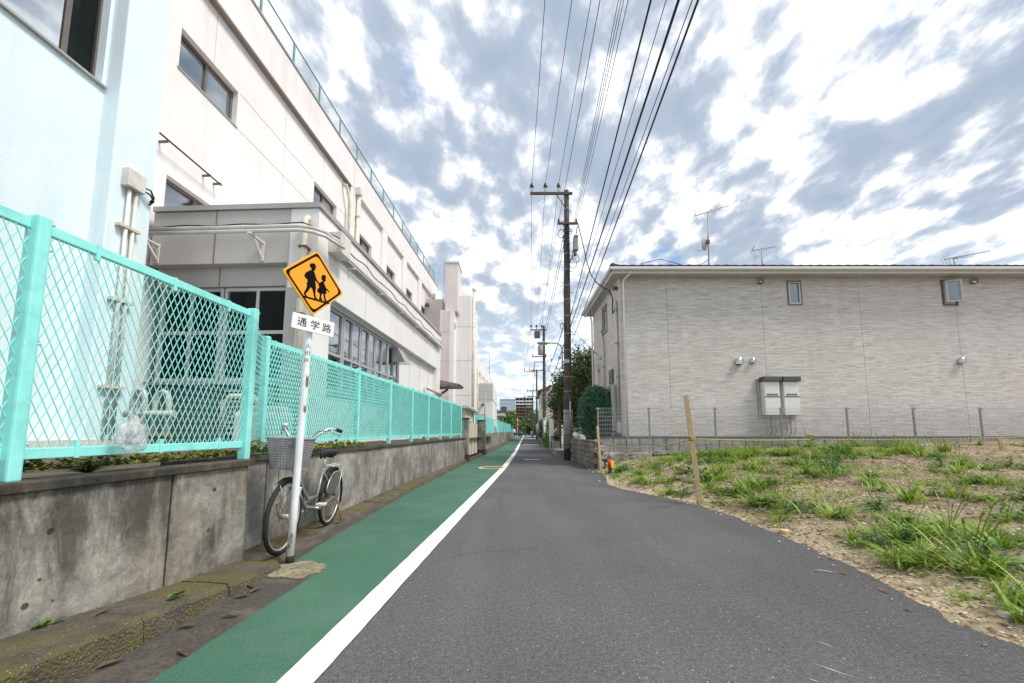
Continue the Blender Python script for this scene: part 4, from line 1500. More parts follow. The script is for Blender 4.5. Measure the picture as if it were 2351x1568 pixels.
build('canopy', G().box(-2.4, -0.7, 39.4, 44.2, 2.702, 2.95), 'fascia', t)
build('post', G().box(-0.95, -0.85, 39.6, 39.7, 0.0, 2.70), 'galv', t)
build('roof_box', G().box(-1.1, -0.55, 40.5, 41.5, 2.952, 3.7), 'darkgrey', t)

# far wall and slatted fence beyond the gate
t = thing('retaining_wall', (-1.3, 21, 0), 'stained concrete wall beyond the gate, under the slatted green fence', 'wall')
def far_pt(y, off=0.0):
    return pl(KE, y) - 0.33 + off
ys = [19.98 + i * 3.2 for i in range(15)]
for a, b in zip(ys, ys[1:]):
    g = G()
    z = 1.02
    g.hexa([(far_pt(a), a + 0.01, 0), (far_pt(b), b - 0.01, 0), (far_pt(b, -0.2), b - 0.01, 0), (far_pt(a, -0.2), a + 0.01, 0)],
           [(far_pt(a), a + 0.01, z), (far_pt(b), b - 0.01, z), (far_pt(b, -0.2), b - 0.01, z), (far_pt(a, -0.2), a + 0.01, z)])
    build('wall_panel', g, 'wall', t)
t = thing('slat_fence', (-1.4, 21, 1.0), 'mint green vertical slat fence on the wall beyond the gate', 'fence')
for i, (a, b) in enumerate(zip(ys, ys[1:])):
    z0, z1 = 1.06, 2.05
    g = G()
    for z in (z0 + 0.05, z1 - 0.05):
        g.bar((far_pt(a, -0.1), a, z), (far_pt(b, -0.1), b, z), 0.05)
    build('rail', g, 'mint', t)
    g = G()
    g.bar((far_pt(a, -0.1), a, 0.98), (far_pt(a, -0.1), a, z1 + 0.05), 0.07)
    build('post', g, 'mint', t)
    if i == 3:
        continue
    g = G()
    for k in range(22):
        yy = lerp(a, b, (k + 0.5) / 22)
        g.box(far_pt(yy, -0.07) - 0.008, far_pt(yy, -0.07) + 0.008, yy - 0.055, yy + 0.055, z0, z1)
    build('slat_panel', g, 'mint', t, kind='stuff')

# ================================================================== SCHOOL CROSSING SIGN
sign = thing('school_crossing_sign', (-1.93, 3.535, 0.0), 'yellow diamond school crossing sign with white plate on a chipped white pole', 'road sign')
pb, pt = Vector((-1.93, 3.535, 0.0)), Vector((-1.868, 3.575, 2.80))
pole_at = lambda z: pb + (pt - pb) * (z / 2.8)
g = G()
g.tube([tuple(pole_at(z)) for z in (0.0, 0.5, 1.2, 2.0, 2.6, 2.8)], 0.031, 16)
pole = build('pole', g, 'whitepole', sign)
build('pole_foot', G().tube([tuple(pole_at(0.0)), tuple(pole_at(0.075))], 0.0335, 16), 'rubber', pole)


def plate_fn(c, az, tilt):
    h = Vector((math.cos(az), math.sin(az), 0))
    n = Vector((math.sin(az), -math.cos(az), 0))
    ct, st = math.cos(tilt), math.sin(tilt)
    return lambda u, v, w: tuple(Vector(c) + h * (u * ct - v * st) + Vector((0, 0, 1)) * (u * st + v * ct) + n * w)


def rounded(pts, r, n=5):
    out = []
    m = len(pts)
    for i in range(m):
        p, a, b = Vector(pts[i]), Vector(pts[i - 1]), Vector(pts[(i + 1) % m])
        s, e = p + (a - p).normalized() * r, p + (b - p).normalized() * r
        for k in range(n + 1):
            t = k / n
            q = s * (1 - t) ** 2 + p * 2 * t * (1 - t) + e * t * t
            out.append((q.x, q.y))
    return out


dm = plate_fn((-1.842, 3.535, 2.525), 1.10, -0.02)
A = 0.316
dia = lambda k: [(0, A * k), (A * k, 0), (0, -A * k), (-A * k, 0)]
dp_ = build('diamond_plate', G().prism(rounded(dia(1.0), 0.035), dm, 0.0, 0.012), 'signyellow', sign)
build('orange_field', G().prism(rounded(dia(0.965), 0.03), dm, 0.0121, 0.0132), 'signorange', dp_)
ro, ri = rounded(dia(0.93), 0.03), rounded(dia(0.845), 0.045)
g = G()
m = len(ro)
g.add([dm(u, v, 0.0142) for u, v in ro] + [dm(u, v, 0.0142) for u, v in ri], [(i, (i + 1) % m, m + (i + 1) % m, m + i) for i in range(m)])
build('border_line', g, 'maroon', dp_, recalc=False)
# pictogram outlines, drawn in the plate's own plane
CX_, CY_ = 1030.0, 669.0
UX, UY = (1362 - 662) / (2 * A), (800 - 520) / (2 * A)
VX, VY = (1080 - 1018) / (2 * A), (278 - 1080) / (2 * A)
det = UX * VY - VX * UY


def pic(pts):
    out = []
    for x, y in pts:
        dx, dy = x - CX_, y - CY_
        out.append(((dx * VY - VX * dy) / det, (UX * dy - dx * UY) / det))
    return out


boy = [(968, 462), (972, 440), (990, 432), (1010, 430), (1030, 438), (1034, 460), (1048, 468), (1036, 474), (1034, 500), (1024, 520), (1012, 522), (1022, 545), (1030, 570), (1036, 600), (1050, 635), (1072, 668), (1078, 682), (1066, 684), (1040, 652), (1026, 642), (1032, 680), (1036, 720), (1032, 760), (1028, 800), (1034, 845), (1056, 872), (1018, 862), (1010, 820), (1000, 770), (990, 735), (975, 725), (955, 760), (932, 790), (918, 800), (936, 836), (922, 834), (895, 800), (905, 780), (925, 740), (935, 700), (930, 680), (942, 650), (938, 628), (912, 605), (908, 575), (920, 550), (950, 530), (965, 520), (990, 515), (985, 490), (972, 480)]
girl = [(1100, 600), (1108, 575), (1125, 565), (1145, 572), (1158, 590), (1152, 610), (1154, 640), (1140, 655), (1128, 655), (1140, 690), (1155, 730), (1185, 760), (1200, 785), (1192, 788), (1165, 760), (1158, 765), (1162, 800), (1145, 806), (1145, 850), (1165, 908), (1135, 895), (1125, 840), (1122, 802), (1105, 805), (1095, 845), (1110, 888), (1068, 875), (1075, 850), (1080, 800), (1062, 790), (1048, 770), (1055, 740), (1075, 730), (1066, 690), (1080, 665), (1110, 650), (1115, 640), (1105, 625)]
for nm, pts in (('pictogram_tall_child', boy), ('pictogram_small_child', girl), ('pictogram_ground_line', [(868, 812), (1200, 922), (1182, 938), (888, 842)])):
    q = pic(pts)
    build(nm, G().add([dm(u, v, 0.0150) for u, v in q], [tuple(range(len(q)))]), 'signblack', dp_, recalc=False)
tm = plate_fn((-1.837, 3.542, 2.125), 0.89, -0.055)
tp = build('text_plate', G().prism(rounded([(-0.188, 0.071), (0.188, 0.071), (0.188, -0.071), (-0.188, -0.071)], 0.012), tm, 0.0, 0.016), 'signwhite', sign)
for ch, u in (('通', -0.105), ('学', 0.012), ('路', 0.120)):
    vs, fs = text_mesh(ch, 0.088)
    cx = (min(v[0] for v in vs) + max(v[0] for v in vs)) / 2
    cy = (min(v[1] for v in vs) + max(v[1] for v in vs)) / 2
    build('lettering', G().add([tm(u + v[0] - cx, v[1] - cy, 0.0172) for v in vs], fs), 'signblack', tp, recalc=False)
for z in (2.14, 2.52):
    c = pole_at(z)
    build('plate_clamp', G().tube([tuple(c + Vector((0, 0, -0.02))), tuple(c + Vector((0, 0, 0.02)))], 0.036, 14), 'galv', sign)
for i, ch in enumerate('大田区'):
    vs, fs = text_mesh(ch, 0.052)
    z0 = 1.93 - i * 0.066
    cx = (min(v[0] for v in vs) + max(v[0] for v in vs)) / 2
    cy = (min(v[1] for v in vs) + max(v[1] for v in vs)) / 2
    out = []
    for v in vs:
        a = (v[0] - cx) / 0.0318 - 1.02
        c = pole_at(z0 + v[1] - cy)
        out.append((c.x + 0.0318 * math.sin(a + 1.02 + 0.62), c.y - 0.0318 * math.cos(a + 1.02 + 0.62), c.z))
    build('lettering', G().add(out, fs), 'signblack', pole, recalc=False)
# torn sticker remains
for (z, h) in ((1.55, 0.10), (1.32, 0.06)):
    g = G()
    vs = []
    for k in range(5):
        a = 0.75 + 0.22 * k
        for zz_ in (z + 0.012 * math.sin(k * 2.1), z + h + 0.015 * math.cos(k * 1.7)):
            c = pole_at(zz_)
            vs.append((c.x + 0.0319 * math.sin(a), c.y - 0.0319 * math.cos(a), zz_))
    g.add(vs, [(2 * k, 2 * k + 2, 2 * k + 3, 2 * k + 1) for k in range(4)])
    build('sticker_scrap', g, 'debris', pole, recalc=False)

# ================================================================== BICYCLE (local: x forward, z up)
bike = thing('bicycle', (0, 0, 0), 'old silver city bicycle with grey front basket leaning by the sign pole', 'bicycle')
RW_, WB = 0.335, 1.13
circ = lambda cx, cz, r, n=40, y=0.0: [(cx + r * math.cos(2 * math.pi * i / n), y, cz + r * math.sin(2 * math.pi * i / n)) for i in range(n)]
for cx in (0.0, WB):
    tyre = build('wheel', G().tube(circ(cx, RW_, RW_ - 0.021), 0.021, 8, True), 'rubber', bike)
    build('rim', G().tube(circ(cx, RW_, RW_ - 0.042), 0.011, 6, True), 'chrome', tyre)
    build('hub', G().cyl((cx, -0.045, RW_), (cx, 0.045, RW_), 0.022 if cx else 0.03, n=12), 'chrome', tyre)
    for i in range(32):
        a = 2 * math.pi * i / 32
        b = a + (0.5 if i % 2 else -0.5)
        g = G()
        g.tube([(cx + 0.022 * math.cos(b), 0.035 * (1 if i % 4 < 2 else -1), RW_ + 0.022 * math.sin(b)), (cx + 0.29 * math.cos(a), 0, RW_ + 0.29 * math.sin(a))], 0.0016, 4, cap=False)
        build('spoke', g, 'rusted', tyre, recalc=False)


def arc_pts(cx, cz, r, a0, a1, n=18):
    return [(cx + r * math.cos(lerp(a0, a1, i / n)), cz + r * math.sin(lerp(a0, a1, i / n))) for i in range(n + 1)]


def fender(cx, a0, a1, mat):
    g = G()
    prof = [(-0.028, -0.014), (-0.02, 0.002), (0, 0.006), (0.02, 0.002), (0.028, -0.014)]
    vs, fs = [], []
    pts = arc_pts(0, 0, 1, a0, a1)
    for (c, s) in pts:
        for (y, dr) in prof:
            r = RW_ + 0.016 + dr
            vs.append((cx + r * c, y, RW_ + r * s))
    for i in range(len(pts) - 1):
        for j in range(4):
            fs.append((i * 5 + j, i * 5 + j + 1, i * 5 + j + 6, i * 5 + j + 5))
    g.add(vs, fs, True)
    return build('fender', g, mat, bike)


fender(WB, R(62), R(168), 'rubber')
fender(0.0, R(15), R(200), 'rubber')
BB = (0.46, 0, 0.285)
ST = (0.295, 0, 0.70)
HB, HT = (0.945, 0, 0.60), (0.905, 0, 0.80)
T = lambda nm, pts, r, m='bikeframe', p=bike, n=10: build(nm, G().tube(pts, r, n), m, p)
frame_o = T('seat_tube', [BB, ST], 0.016)
T('down_tube', [HB, (0.83, 0, 0.45), (0.68, 0, 0.33), BB], 0.023)
T('upper_tube', [(0.925, 0, 0.70), (0.80, 0, 0.54), (0.65, 0, 0.41), (0.415, 0, 0.40)], 0.019)
T('head_tube', [(0.955, 0, 0.565), HT], 0.022)
for s in (-1, 1):
    y = 0.055 * s
    T('chain_stay', [(0.44, y * 0.5, 0.285), (0.0, y, RW_)], 0.010)
    T('seat_stay', [(0.315, y * 0.4, 0.645), (0.0, y, RW_)], 0.008)
    T('fork_blade', [(0.955, y * 0.9, 0.56), (1.03, y, 0.45), (WB, y, RW_)], 0.011, 'chrome')
    T('fender_stay', [(0.0, y, RW_), (-0.14, y * 0.6, 0.66)], 0.003, 'chrome')
    T('fender_stay', [(WB, y, RW_), (WB + 0.19, y * 0.5, 0.64)], 0.003, 'chrome')
T('fork_crown', [(0.955, -0.06, 0.565), (0.955, 0.06, 0.565)], 0.014, 'chrome')
T('seat_post', [ST, (0.268, 0, 0.83)], 0.0125, 'chrome')
# saddle
g = G()
prof = [(-0.13, 0.075, 0.0), (-0.115, 0.095, 0.02), (-0.04, 0.085, 0.022), (0.05, 0.045, 0.015), (0.12, 0.024, 0.01), (0.145, 0.014, 0.0)]
vs, fs = [], []
nn = 12
for (x, w, dz) in prof:
    for k in range(nn):
        a = 2 * math.pi * k / nn
        vs.append((0.26 + x, w * math.cos(a), 0.862 + dz + (0.026 if math.sin(a) > 0 else 0.058) * math.sin(a)))
for i in range(len(prof) - 1):
    for k in range(nn):
        fs.append((i * nn + k, i * nn + (k + 1) % nn, (i + 1) * nn + (k + 1) % nn, (i + 1) * nn + k))
fs += [tuple(range(nn)), tuple(range((len(prof) - 1) * nn, len(prof) * nn))]
g.add(vs, fs, True)
sd = build('saddle', g, 'rubber', bike)
for s in (-1, 1):
    T('saddle_spring', [(0.17, 0.05 * s, 0.80 + 0.008 * (i % 2)) if i == 0 else (0.17 + 0.012 * math.cos(i * 1.3), 0.05 * s + 0.012 * math.sin(i * 1.3), 0.80 + i * 0.0035) for i in range(14)], 0.003, 'darkgrey', sd, 5)
# rear rack
rack = T('rear_rack', [(0.17, -0.05, 0.705), (-0.24, -0.06, 0.705), (-0.27, 0, 0.705), (-0.24, 0.06, 0.705), (0.17, 0.05, 0.705)], 0.006, 'chrome', n=8)
for s in (-0.02, 0.02):
    T('rack_rod', [(0.17, s, 0.708), (-0.265, s, 0.708)], 0.004, 'chrome', rack, 6)
for x in (0.05, -0.1):
    T('rack_bar', [(x, -0.056, 0.703), (x, 0.056, 0.703)], 0.004, 'chrome', rack, 6)
for s in (-1, 1):
    T('rack_leg', [(-0.20, 0.06 * s, 0.702), (0.0, 0.065 * s, RW_)], 0.005, 'chrome', rack, 6)
# dress guard on both sides of the rear wheel
for s in (-1, 1):
    g = G()
    pts = [(0.0 + 0.0, 0.36)] + arc_pts(0, RW_, 0.30, R(20), R(125), 12)
    g.prism(pts, lambda u, v, w: (u, w, v), 0.047 * s, 0.050 * s)
    build('skirt_guard', g, 'guard', bike)
    T('guard_rim', [(p[0], 0.0485 * s, p[1]) for p in arc_pts(0, RW_, 0.30, R(20), R(125), 12)], 0.005, 'chrome', n=6)
# crank, chain case, pedals
cc = build('chain_case', G().prism([(0.46 + 0.105 * math.cos(i * math.pi / 14), 0.285 + 0.105 * math.sin(i * math.pi / 14)) for i in range(28)], lambda u, v, w: (u, w, v), -0.062, -0.050), 'bikeframe', bike)
T('crank_axle', [(0.46, -0.075, 0.285), (0.46, 0.075, 0.285)], 0.016, 'chrome')
for s, a in ((-1, R(205)), (1, R(25))):
    e = (0.46 + 0.165 * math.cos(a), 0.078 * s, 0.285 + 0.165 * math.sin(a))
    cr = T('crank_arm', [(0.46, 0.075 * s, 0.285), e], 0.010, 'chrome')
    build('pedal', G().box(e[0] - 0.045, e[0] + 0.045, e[1] + (0.008 if s > 0 else -0.098), e[1] + (0.098 if s > 0 else -0.008), e[2] - 0.012, e[2] + 0.012), 'cream_metal', cr, bevel=0.006)
# double-leg stand
st_ = T('stand', [(0.0, -0.07, RW_), (-0.075, -0.13, 0.03), (-0.08, -0.11, 0.006), (-0.08, 0.11, 0.006), (-0.075, 0.13, 0.03), (0.0, 0.07, RW_)], 0.008, 'rusted')
# handlebar, stem, grips, bell, levers, lamp
T('stem', [HT, (0.88, 0, 0.98), (0.93, 0, 1.01)], 0.0125, 'chrome')
hb = T('handlebar', [(0.66, -0.285, 1.125), (0.76, -0.265, 1.145), (0.84, -0.22, 1.15), (0.92, -0.12, 1.06), (0.94, -0.04, 1.01), (0.94, 0.04, 1.01), (0.92, 0.12, 1.06), (0.84, 0.22, 1.15), (0.76, 0.265, 1.145), (0.66, 0.285, 1.125)], 0.0115, 'chrome')
for s in (-1, 1):
    T('grip', [(0.66, 0.285 * s, 1.125), (0.765, 0.263 * s, 1.146)], 0.018, 'rubber', hb)
    T('brake_lever', [(0.82, 0.245 * s, 1.14), (0.80, 0.26 * s, 1.095), (0.70, 0.295 * s, 1.08)], 0.006, 'chrome', hb, 6)
    T('brake_cable', [(0.83, 0.235 * s, 1.13), (0.95, 0.16 * s, 1.12), (0.98, 0.06 * s, 0.98), (0.96, 0.01 * s, 0.70)], 0.004, 'wire', hb, 6)
build('bell', G().lathe([(0.026, 0), (0.028, 0.012), (0.018, 0.03), (0.004, 0.036)], (0.83, -0.21, 1.155), 14), 'chrome', hb)
T('head_lamp', [(WB - 0.03, -0.085, RW_ + 0.12), (WB + 0.06, -0.085, RW_ + 0.13)], [0.022, 0.034], 'cream_metal')
T('lock_ring', [(0.12 + 0.05 * math.cos(i * 0.7), 0.06 * math.sin(i * 0.7), 0.60) for i in range(10)], 0.008, 'darkgrey')
# basket: wicker rings, uprights, rim and floor
bc = (1.125, 0.0)
bk = None
def ring(z, k, r, n=36):
    hx, hy = lerp(0.11, 0.14, k), lerp(0.14, 0.18, k)
    out = []
    for i in range(n):
        a = 2 * math.pi * i / n
        c, s = math.cos(a), math.sin(a)
        q = (abs(c) ** 5 + abs(s) ** 5) ** (-1 / 5)
        out.append((bc[0] + hx * c * q, bc[1] + hy * s * q, z))
    return out
bk = build('basket', G().tube(ring(1.05, 1.0, 0), 0.012, 8, True), 'basket', bike)
for i in range(17):
    k = i / 17
    build('wicker_ring', G().tube(ring(lerp(0.785, 1.04, k), k, 0), 0.0046, 5, True), 'basket', bk)
g = G()
for i in range(36):
    b0, b1 = ring(0.785, 0, 0)[i], ring(1.045, 1, 0)[i]
    g.tube([b0, b1], 0.0035, 4)
build('uprights', g, 'basket', bk, kind='stuff')
g = G()
r0 = ring(0.775, 0.0, 0)
g.add([(p[0], p[1], 0.765) for p in r0] + [(p[0], p[1], 0.782) for p in r0], [tuple(range(35, -1, -1)), tuple(range(36, 72))] + [(i, (i + 1) % 36, 36 + (i + 1) % 36, 36 + i) for i in range(36)])
build('basket_floor', g, 'basket', bk)
T('basket_bracket', [(0.955, 0, 0.60), (1.0, 0, 0.70), (1.06, 0, 0.765)], 0.008, 'darkgrey', bk)
for s in (-1, 1):
    T('basket_stay', [(WB, 0.06 * s, RW_), (1.14, 0.085 * s, 0.765)], 0.005, 'chrome', bk, 6)
bike.location = (-2.205, 4.83, 0.036)
bike.rotation_euler = (R(-2.5), 0, R(-85.3))

# fallen leaves in the gutter
for i, (x, y, r) in enumerate(((-1.90, 2.42, 0.3), (-1.84, 2.95, 1.2), (-1.88, 2.90, 2.1), (-1.86, 2.84, 0.4), (-1.97, 2.05, 0.9), (-1.70, 2.15, 2.6), (-1.74, 2.55, 0.2), (-1.93, 3.02, 2.7), (-2.25, 2.25, 1.7))):
    z = 0.012 if x > -2.1 else pl(KZ, y) + 0.016
    g = G()
    L, W = 0.045 + 0.02 * random.random(), 0.016
    rows = [(-1, 0, 0), (-0.5, 0.8, 0.25), (0.1, 1.0, 0.35), (0.6, 0.6, 0.3), (1, 0, 0.7)]
    vs, fs = [], []
    for (t, w, h) in rows:
        for s in (-1, 0, 1):
            px_, py_ = t * L, s * W * w
            vs.append((x + px_ * math.cos(r) - py_ * math.sin(r), y + px_ * math.sin(r) + py_ * math.cos(r), z + 0.012 * h + (0.010 * abs(s) * w)))
    for k in range(4):
        for s in range(2):
            a = k * 3 + s
            fs.append((a, a + 1, a + 4, a + 3))
    g.add(vs, fs)
    build('fallen_leaf', g, 'dryleaf', label='curled dry brown leaf lying along the near kerb', cat='leaf', group='dry leaves along the kerb', recalc=False)
for i, (s, x, z, lb) in enumerate(((1.93, -2.47, 0.175, 'tiny green weed sprouting at the foot of the stained wall'), (2.40, -2.22, 0.135, 'pale small weed growing on the mossy kerb top'))):
    g = G(FF)
    for k in range(26):
        a = random.uniform(0, 6.28)
        L = random.uniform(0.02, 0.045)
        p = Vector((x + random.gauss(0, 0.008), s + random.gauss(0, 0.03), z + random.uniform(0, 0.012)))
        d = Vector((math.cos(a), math.sin(a), random.uniform(0.2, 0.8))).normalized()
        w = d.cross(Vector((0, 0, 1))).normalized() * L * 0.35
        g.add([tuple(p), tuple(p + d * L * 0.5 + w), tuple(p + d * L), tuple(p + d * L * 0.5 - w)], [(0, 1, 2), (0, 2, 3)])
    build('small_weed', g, 'leaf_bright', label=lb, cat='weed', recalc=False)

# ================================================================== APARTMENT HOUSE ON THE RIGHT
HY, HX, HE, HD = 12.75, 3.6, 21.0, 17.0
house = thing('apartment_house', (12, 14.5, 0.6), 'two storey grey stone pattern apartment house beyond the vacant lot', 'house')
hfn = lambda u, v, w: (u, HY - w, v)
sfn = lambda u, v, w: (HX - w, u, v)
ZB, ZT = 0.985, 6.40
h_front = [(9.27, 9.66, 5.38, 6.14), (14.44, 14.86, 5.38, 6.18)]
seams = [HX, 5.18, 8.36, 11.62, 14.82, 18.0, HE]
for a, b in zip(seams, seams[1:]):
    g = G()
    wall_grid(g, hfn, a + 0.005, b - 0.005, ZB, ZT, [h for h in h_front if a < h[0] and h[1] < b] + ([(h_front[1][0], b - 0.005, *h_front[1][2:])] if a < 14.5 < b and False else []), 0.14)
    build('siding_panel', g, 'siding', house)
for s in seams[1:-1]:
    build('seam_sealant', G().box(s - 0.005, s + 0.005, HY + 0.006, HY + 0.03, ZB, ZT), 'darkgrey', house)
g = G()
wall_grid(g, sfn, HY + 0.002, HD, ZB, ZT, [(14.55, 15.15, 4.95, 5.95)], 0.14)
build('side_wall', g, 'siding', house)
build('corner_trim', G().box(HX - 0.012, HX + 0.05, HY - 0.012, HY + 0.05, ZB, ZT), 'siding', house)
build('base_course', G().box(HX + 0.04, HE, HY + 0.05, HY + 0.2, 0.5, 0.975), 'block', house)
build('base_flashing', G().box(HX + 0.01, HE, HY + 0.005, HY + 0.06, 0.955, 0.984), 'darkgrey', house)
build('side_base', G().box(HX + 0.05, HX + 0.2, HY + 0.2, HD, 0.3, 0.975), 'block', house)
build('back_wall', G().box(HX + 0.16, HE, HD - 0.1, HD - 0.01, 0.4, 6.35), 'siding', house)
# eaves and roof
EX, EY = 3.26, 12.30
build('soffit', G().box(EX + 0.06, HE, EY + 0.06, HD + 0.3, 6.30, 6.335), 'annexshade', house)
fa = build('fascia', G().box(EX, HE, EY, EY + 0.055, 6.262, 6.455), 'fascia', house, bevel=0.008)
build('side_fascia', G().box(EX, EX + 0.055, EY + 0.057, HD + 0.35, 6.264, 6.453), 'fascia', house, bevel=0.008)
g = G()
prof = [(0.0, 6.45), (-0.11, 6.45), (-0.115, 6.375), (-0.09, 6.345), (0.0, 6.345)]
g.add([(x, EY + dy - 0.001, z) for x in (EX - 0.08, HE) for dy, z in prof], [(0, 1, 2, 3, 4), (9, 8, 7, 6, 5)] + [(i, (i + 1) % 5, 5 + (i + 1) % 5, 5 + i) for i in range(5)])
build('gutter', g, 'fascia', house)
g = G()
g.add([(EX + dx - 0.001, y, z) for y in (EY - 0.1, HD + 0.35) for dx, z in prof], [(0, 1, 2, 3, 4), (9, 8, 7, 6, 5)] + [(i, (i + 1) % 5, 5 + (i + 1) % 5, 5 + i) for i in range(5)])
build('gutter', g, 'fascia', house)
RZ = 6.47
midY = (EY + HD + 0.35) / 2
g = G()
g.add([(EX - 0.05, EY - 0.05, RZ), (HE, EY - 0.05, RZ), (HE, HD + 0.4, RZ), (EX - 0.05, HD + 0.4, RZ), (EX + 2.6, midY, RZ + 0.72), (HE, midY, RZ + 0.72),
       (EX - 0.05, EY - 0.05, RZ - 0.02), (HE, EY - 0.05, RZ - 0.02), (HE, HD + 0.4, RZ - 0.02), (EX - 0.05, HD + 0.4, RZ - 0.02)],
      [(0, 1, 5, 4), (2, 3, 4, 5), (3, 0, 4), (1, 2, 5), (9, 8, 7, 6), (0, 6, 7, 1), (2, 8, 9, 3), (3, 9, 6, 0)])
build('roof', g, 'roof', house)
g = G()
n = 8
vs = []
for i in range(n + 1):
    u = -0.149 + 0.298 * i / n
    z = 0.030 + 0.007 * math.sin(i / n * 2 * math.pi)
    vs += [(u, 0.0, 0.0), (u, 0.0, z), (u, 0.33, z + 0.09), (u, 0.33, 0.06)]
fs = [(4 * i + a, 4 * i + (a + 1) % 4, 4 * i + 4 + (a + 1) % 4, 4 * i + 4 + a) for i in range(n) for a in range(4)] + [(0, 1, 2, 3), (4 * n + 3, 4 * n + 2, 4 * n + 1, 4 * n)]
g.add(vs, fs)
x = EX + 0.12
spots = []
while x < HE - 0.2:
    spots.append((x, EY - 0.10 + 0.165 + random.uniform(-0.008, 0.008), RZ + 0.003 + random.uniform(0, 0.006)))
    x += 0.302
pieces('eave_tile', g, 'roof', house, spots)
build('hip_ridge', G().tube([(EX + 0.0, EY + 0.0, RZ + 0.06), (EX + 2.6, midY, RZ + 0.77)], 0.07, 8), 'roof', house)
build('hip_end_tile', G().lathe([(0.09, 0), (0.10, 0.04), (0.06, 0.10)], (EX + 0.02, EY + 0.0, RZ + 0.02), 10), 'roof', house)
# windows
window(house, hfn, 9.27, 9.66, 5.38, 6.14, 1, 1, 0.045, -0.02, 'silver', 'glass_teal')
build('window_trim', G().box(9.22, 9.268, HY - 0.02, HY + 0.05, 5.34, 6.18), 'bronze', house)
build('window_trim', G().box(9.662, 9.71, HY - 0.02, HY + 0.05, 5.34, 6.18), 'bronze', house)
build('window_trim', G().box(9.268, 9.662, HY - 0.02, HY + 0.05, 6.142, 6.18), 'bronze', house)
build('window_trim', G().box(9.268, 9.662, HY - 0.02, HY + 0.05, 5.34, 5.378), 'bronze', house)
# open casement: dark frame plus a sash swung outward
ow = build('window_trim', G().box(14.40, 14.44, HY - 0.03, HY + 0.12, 5.33, 6.21).box(14.86, 14.90, HY - 0.03, HY + 0.12, 5.33, 6.21).box(14.44, 14.86, HY - 0.028, HY + 0.12, 5.33, 5.37).box(14.44, 14.86, HY - 0.028, HY + 0.12, 6.18, 6.21), 'darkgrey', house)
build('dark_room', G().box(14.44, 14.86, HY + 0.125, HY + 0.14, 5.37, 6.18), 'black', house)
al = R(20)
cfn = lambda u, v, w: (14.47 + u * math.cos(al) + w * math.sin(al), HY - 0.05 - u * math.sin(al) - w * math.cos(al), v)
window(house, cfn, 0.0, 0.42, 5.42, 6.17, 1, 1, 0.05, -0.03, 'silver', 'glass_teal', name='open_sash')
window(house, sfn, 14.55, 15.15, 4.95, 5.95, 1, 1, 0.05, 0.0, 'silver', 'glass')
build('window_trim', G().box(HX - 0.03, HX + 0.05, 14.49, 14.548, 4.9, 6.0).box(HX - 0.03, HX + 0.05, 15.152, 15.21, 4.9, 6.0).box(HX - 0.03, HX + 0.05, 14.548, 15.152, 4.9, 4.948).box(HX - 0.03, HX + 0.05, 14.548, 15.152, 5.952, 6.0), 'bronze', house)
# downpipes
g = G()
g.tube([(3.86, EY + 0.0, 6.34), (3.86, EY + 0.05, 6.28), (3.74, HY - 0.1, 6.20), (3.72, HY - 0.06, 6.10), (3.72, HY - 0.06, 0.72)], 0.034, 12)
build('downpipe', g, 'whiteplastic', house)
g = G()
g.tube([(3.5, HD + 0.1, 6.3), (3.55, HD + 0.06, 6.0), (3.55, HD + 0.06, 0.6)], 0.036, 8)
build('downpipe', g, 'whiteplastic', house)
# steel vent hoods
def hood(x, z, r):
    g = G()
    n = 10
    vs = []
    for i in range(n + 1):
        a = math.pi * i / n
        for (d, k) in ((0.0, 1.0), (-0.8 * r * 2, 1.0)):
            vs.append((x + r * math.cos(a) * k, HY + d - 0.001, z + r * math.sin(a) * k))
    vs += [(x - r, HY - 0.001, z - r * 1.1), (x - r, HY - 1.6 * r, z - r * 1.1), (x + r, HY - 0.001, z - r * 1.1), (x + r, HY - 1.6 * r, z - r * 1.1)]
    fs = [(2 * i, 2 * i + 1, 2 * i + 3, 2 * i + 2) for i in range(n)]
    m = 2 * (n + 1)
    fs += [(2 * n, 2 * n + 1, m + 1, m), (0, m + 2, m + 3, 1), tuple([2 * i + 1 for i in range(n + 1)]) + (m + 1, m + 3)]
    g.add(vs, fs, True)
    h = build('vent_hood', g, 'steel', house)
    build('vent_shadow_gap', G().box(x - r * 0.92, x + r * 0.92, HY - 1.5 * r, HY - 0.002, z - r * 1.14, z - r * 1.101), 'black', h)
for x, z, r in ((7.43, 3.44, 0.105), (7.90, 3.47, 0.075), (14.74, 3.47, 0.085), (8.32, 6.16, 0.075), (15.46, 6.16, 0.08)):
    hood(x, z, r)
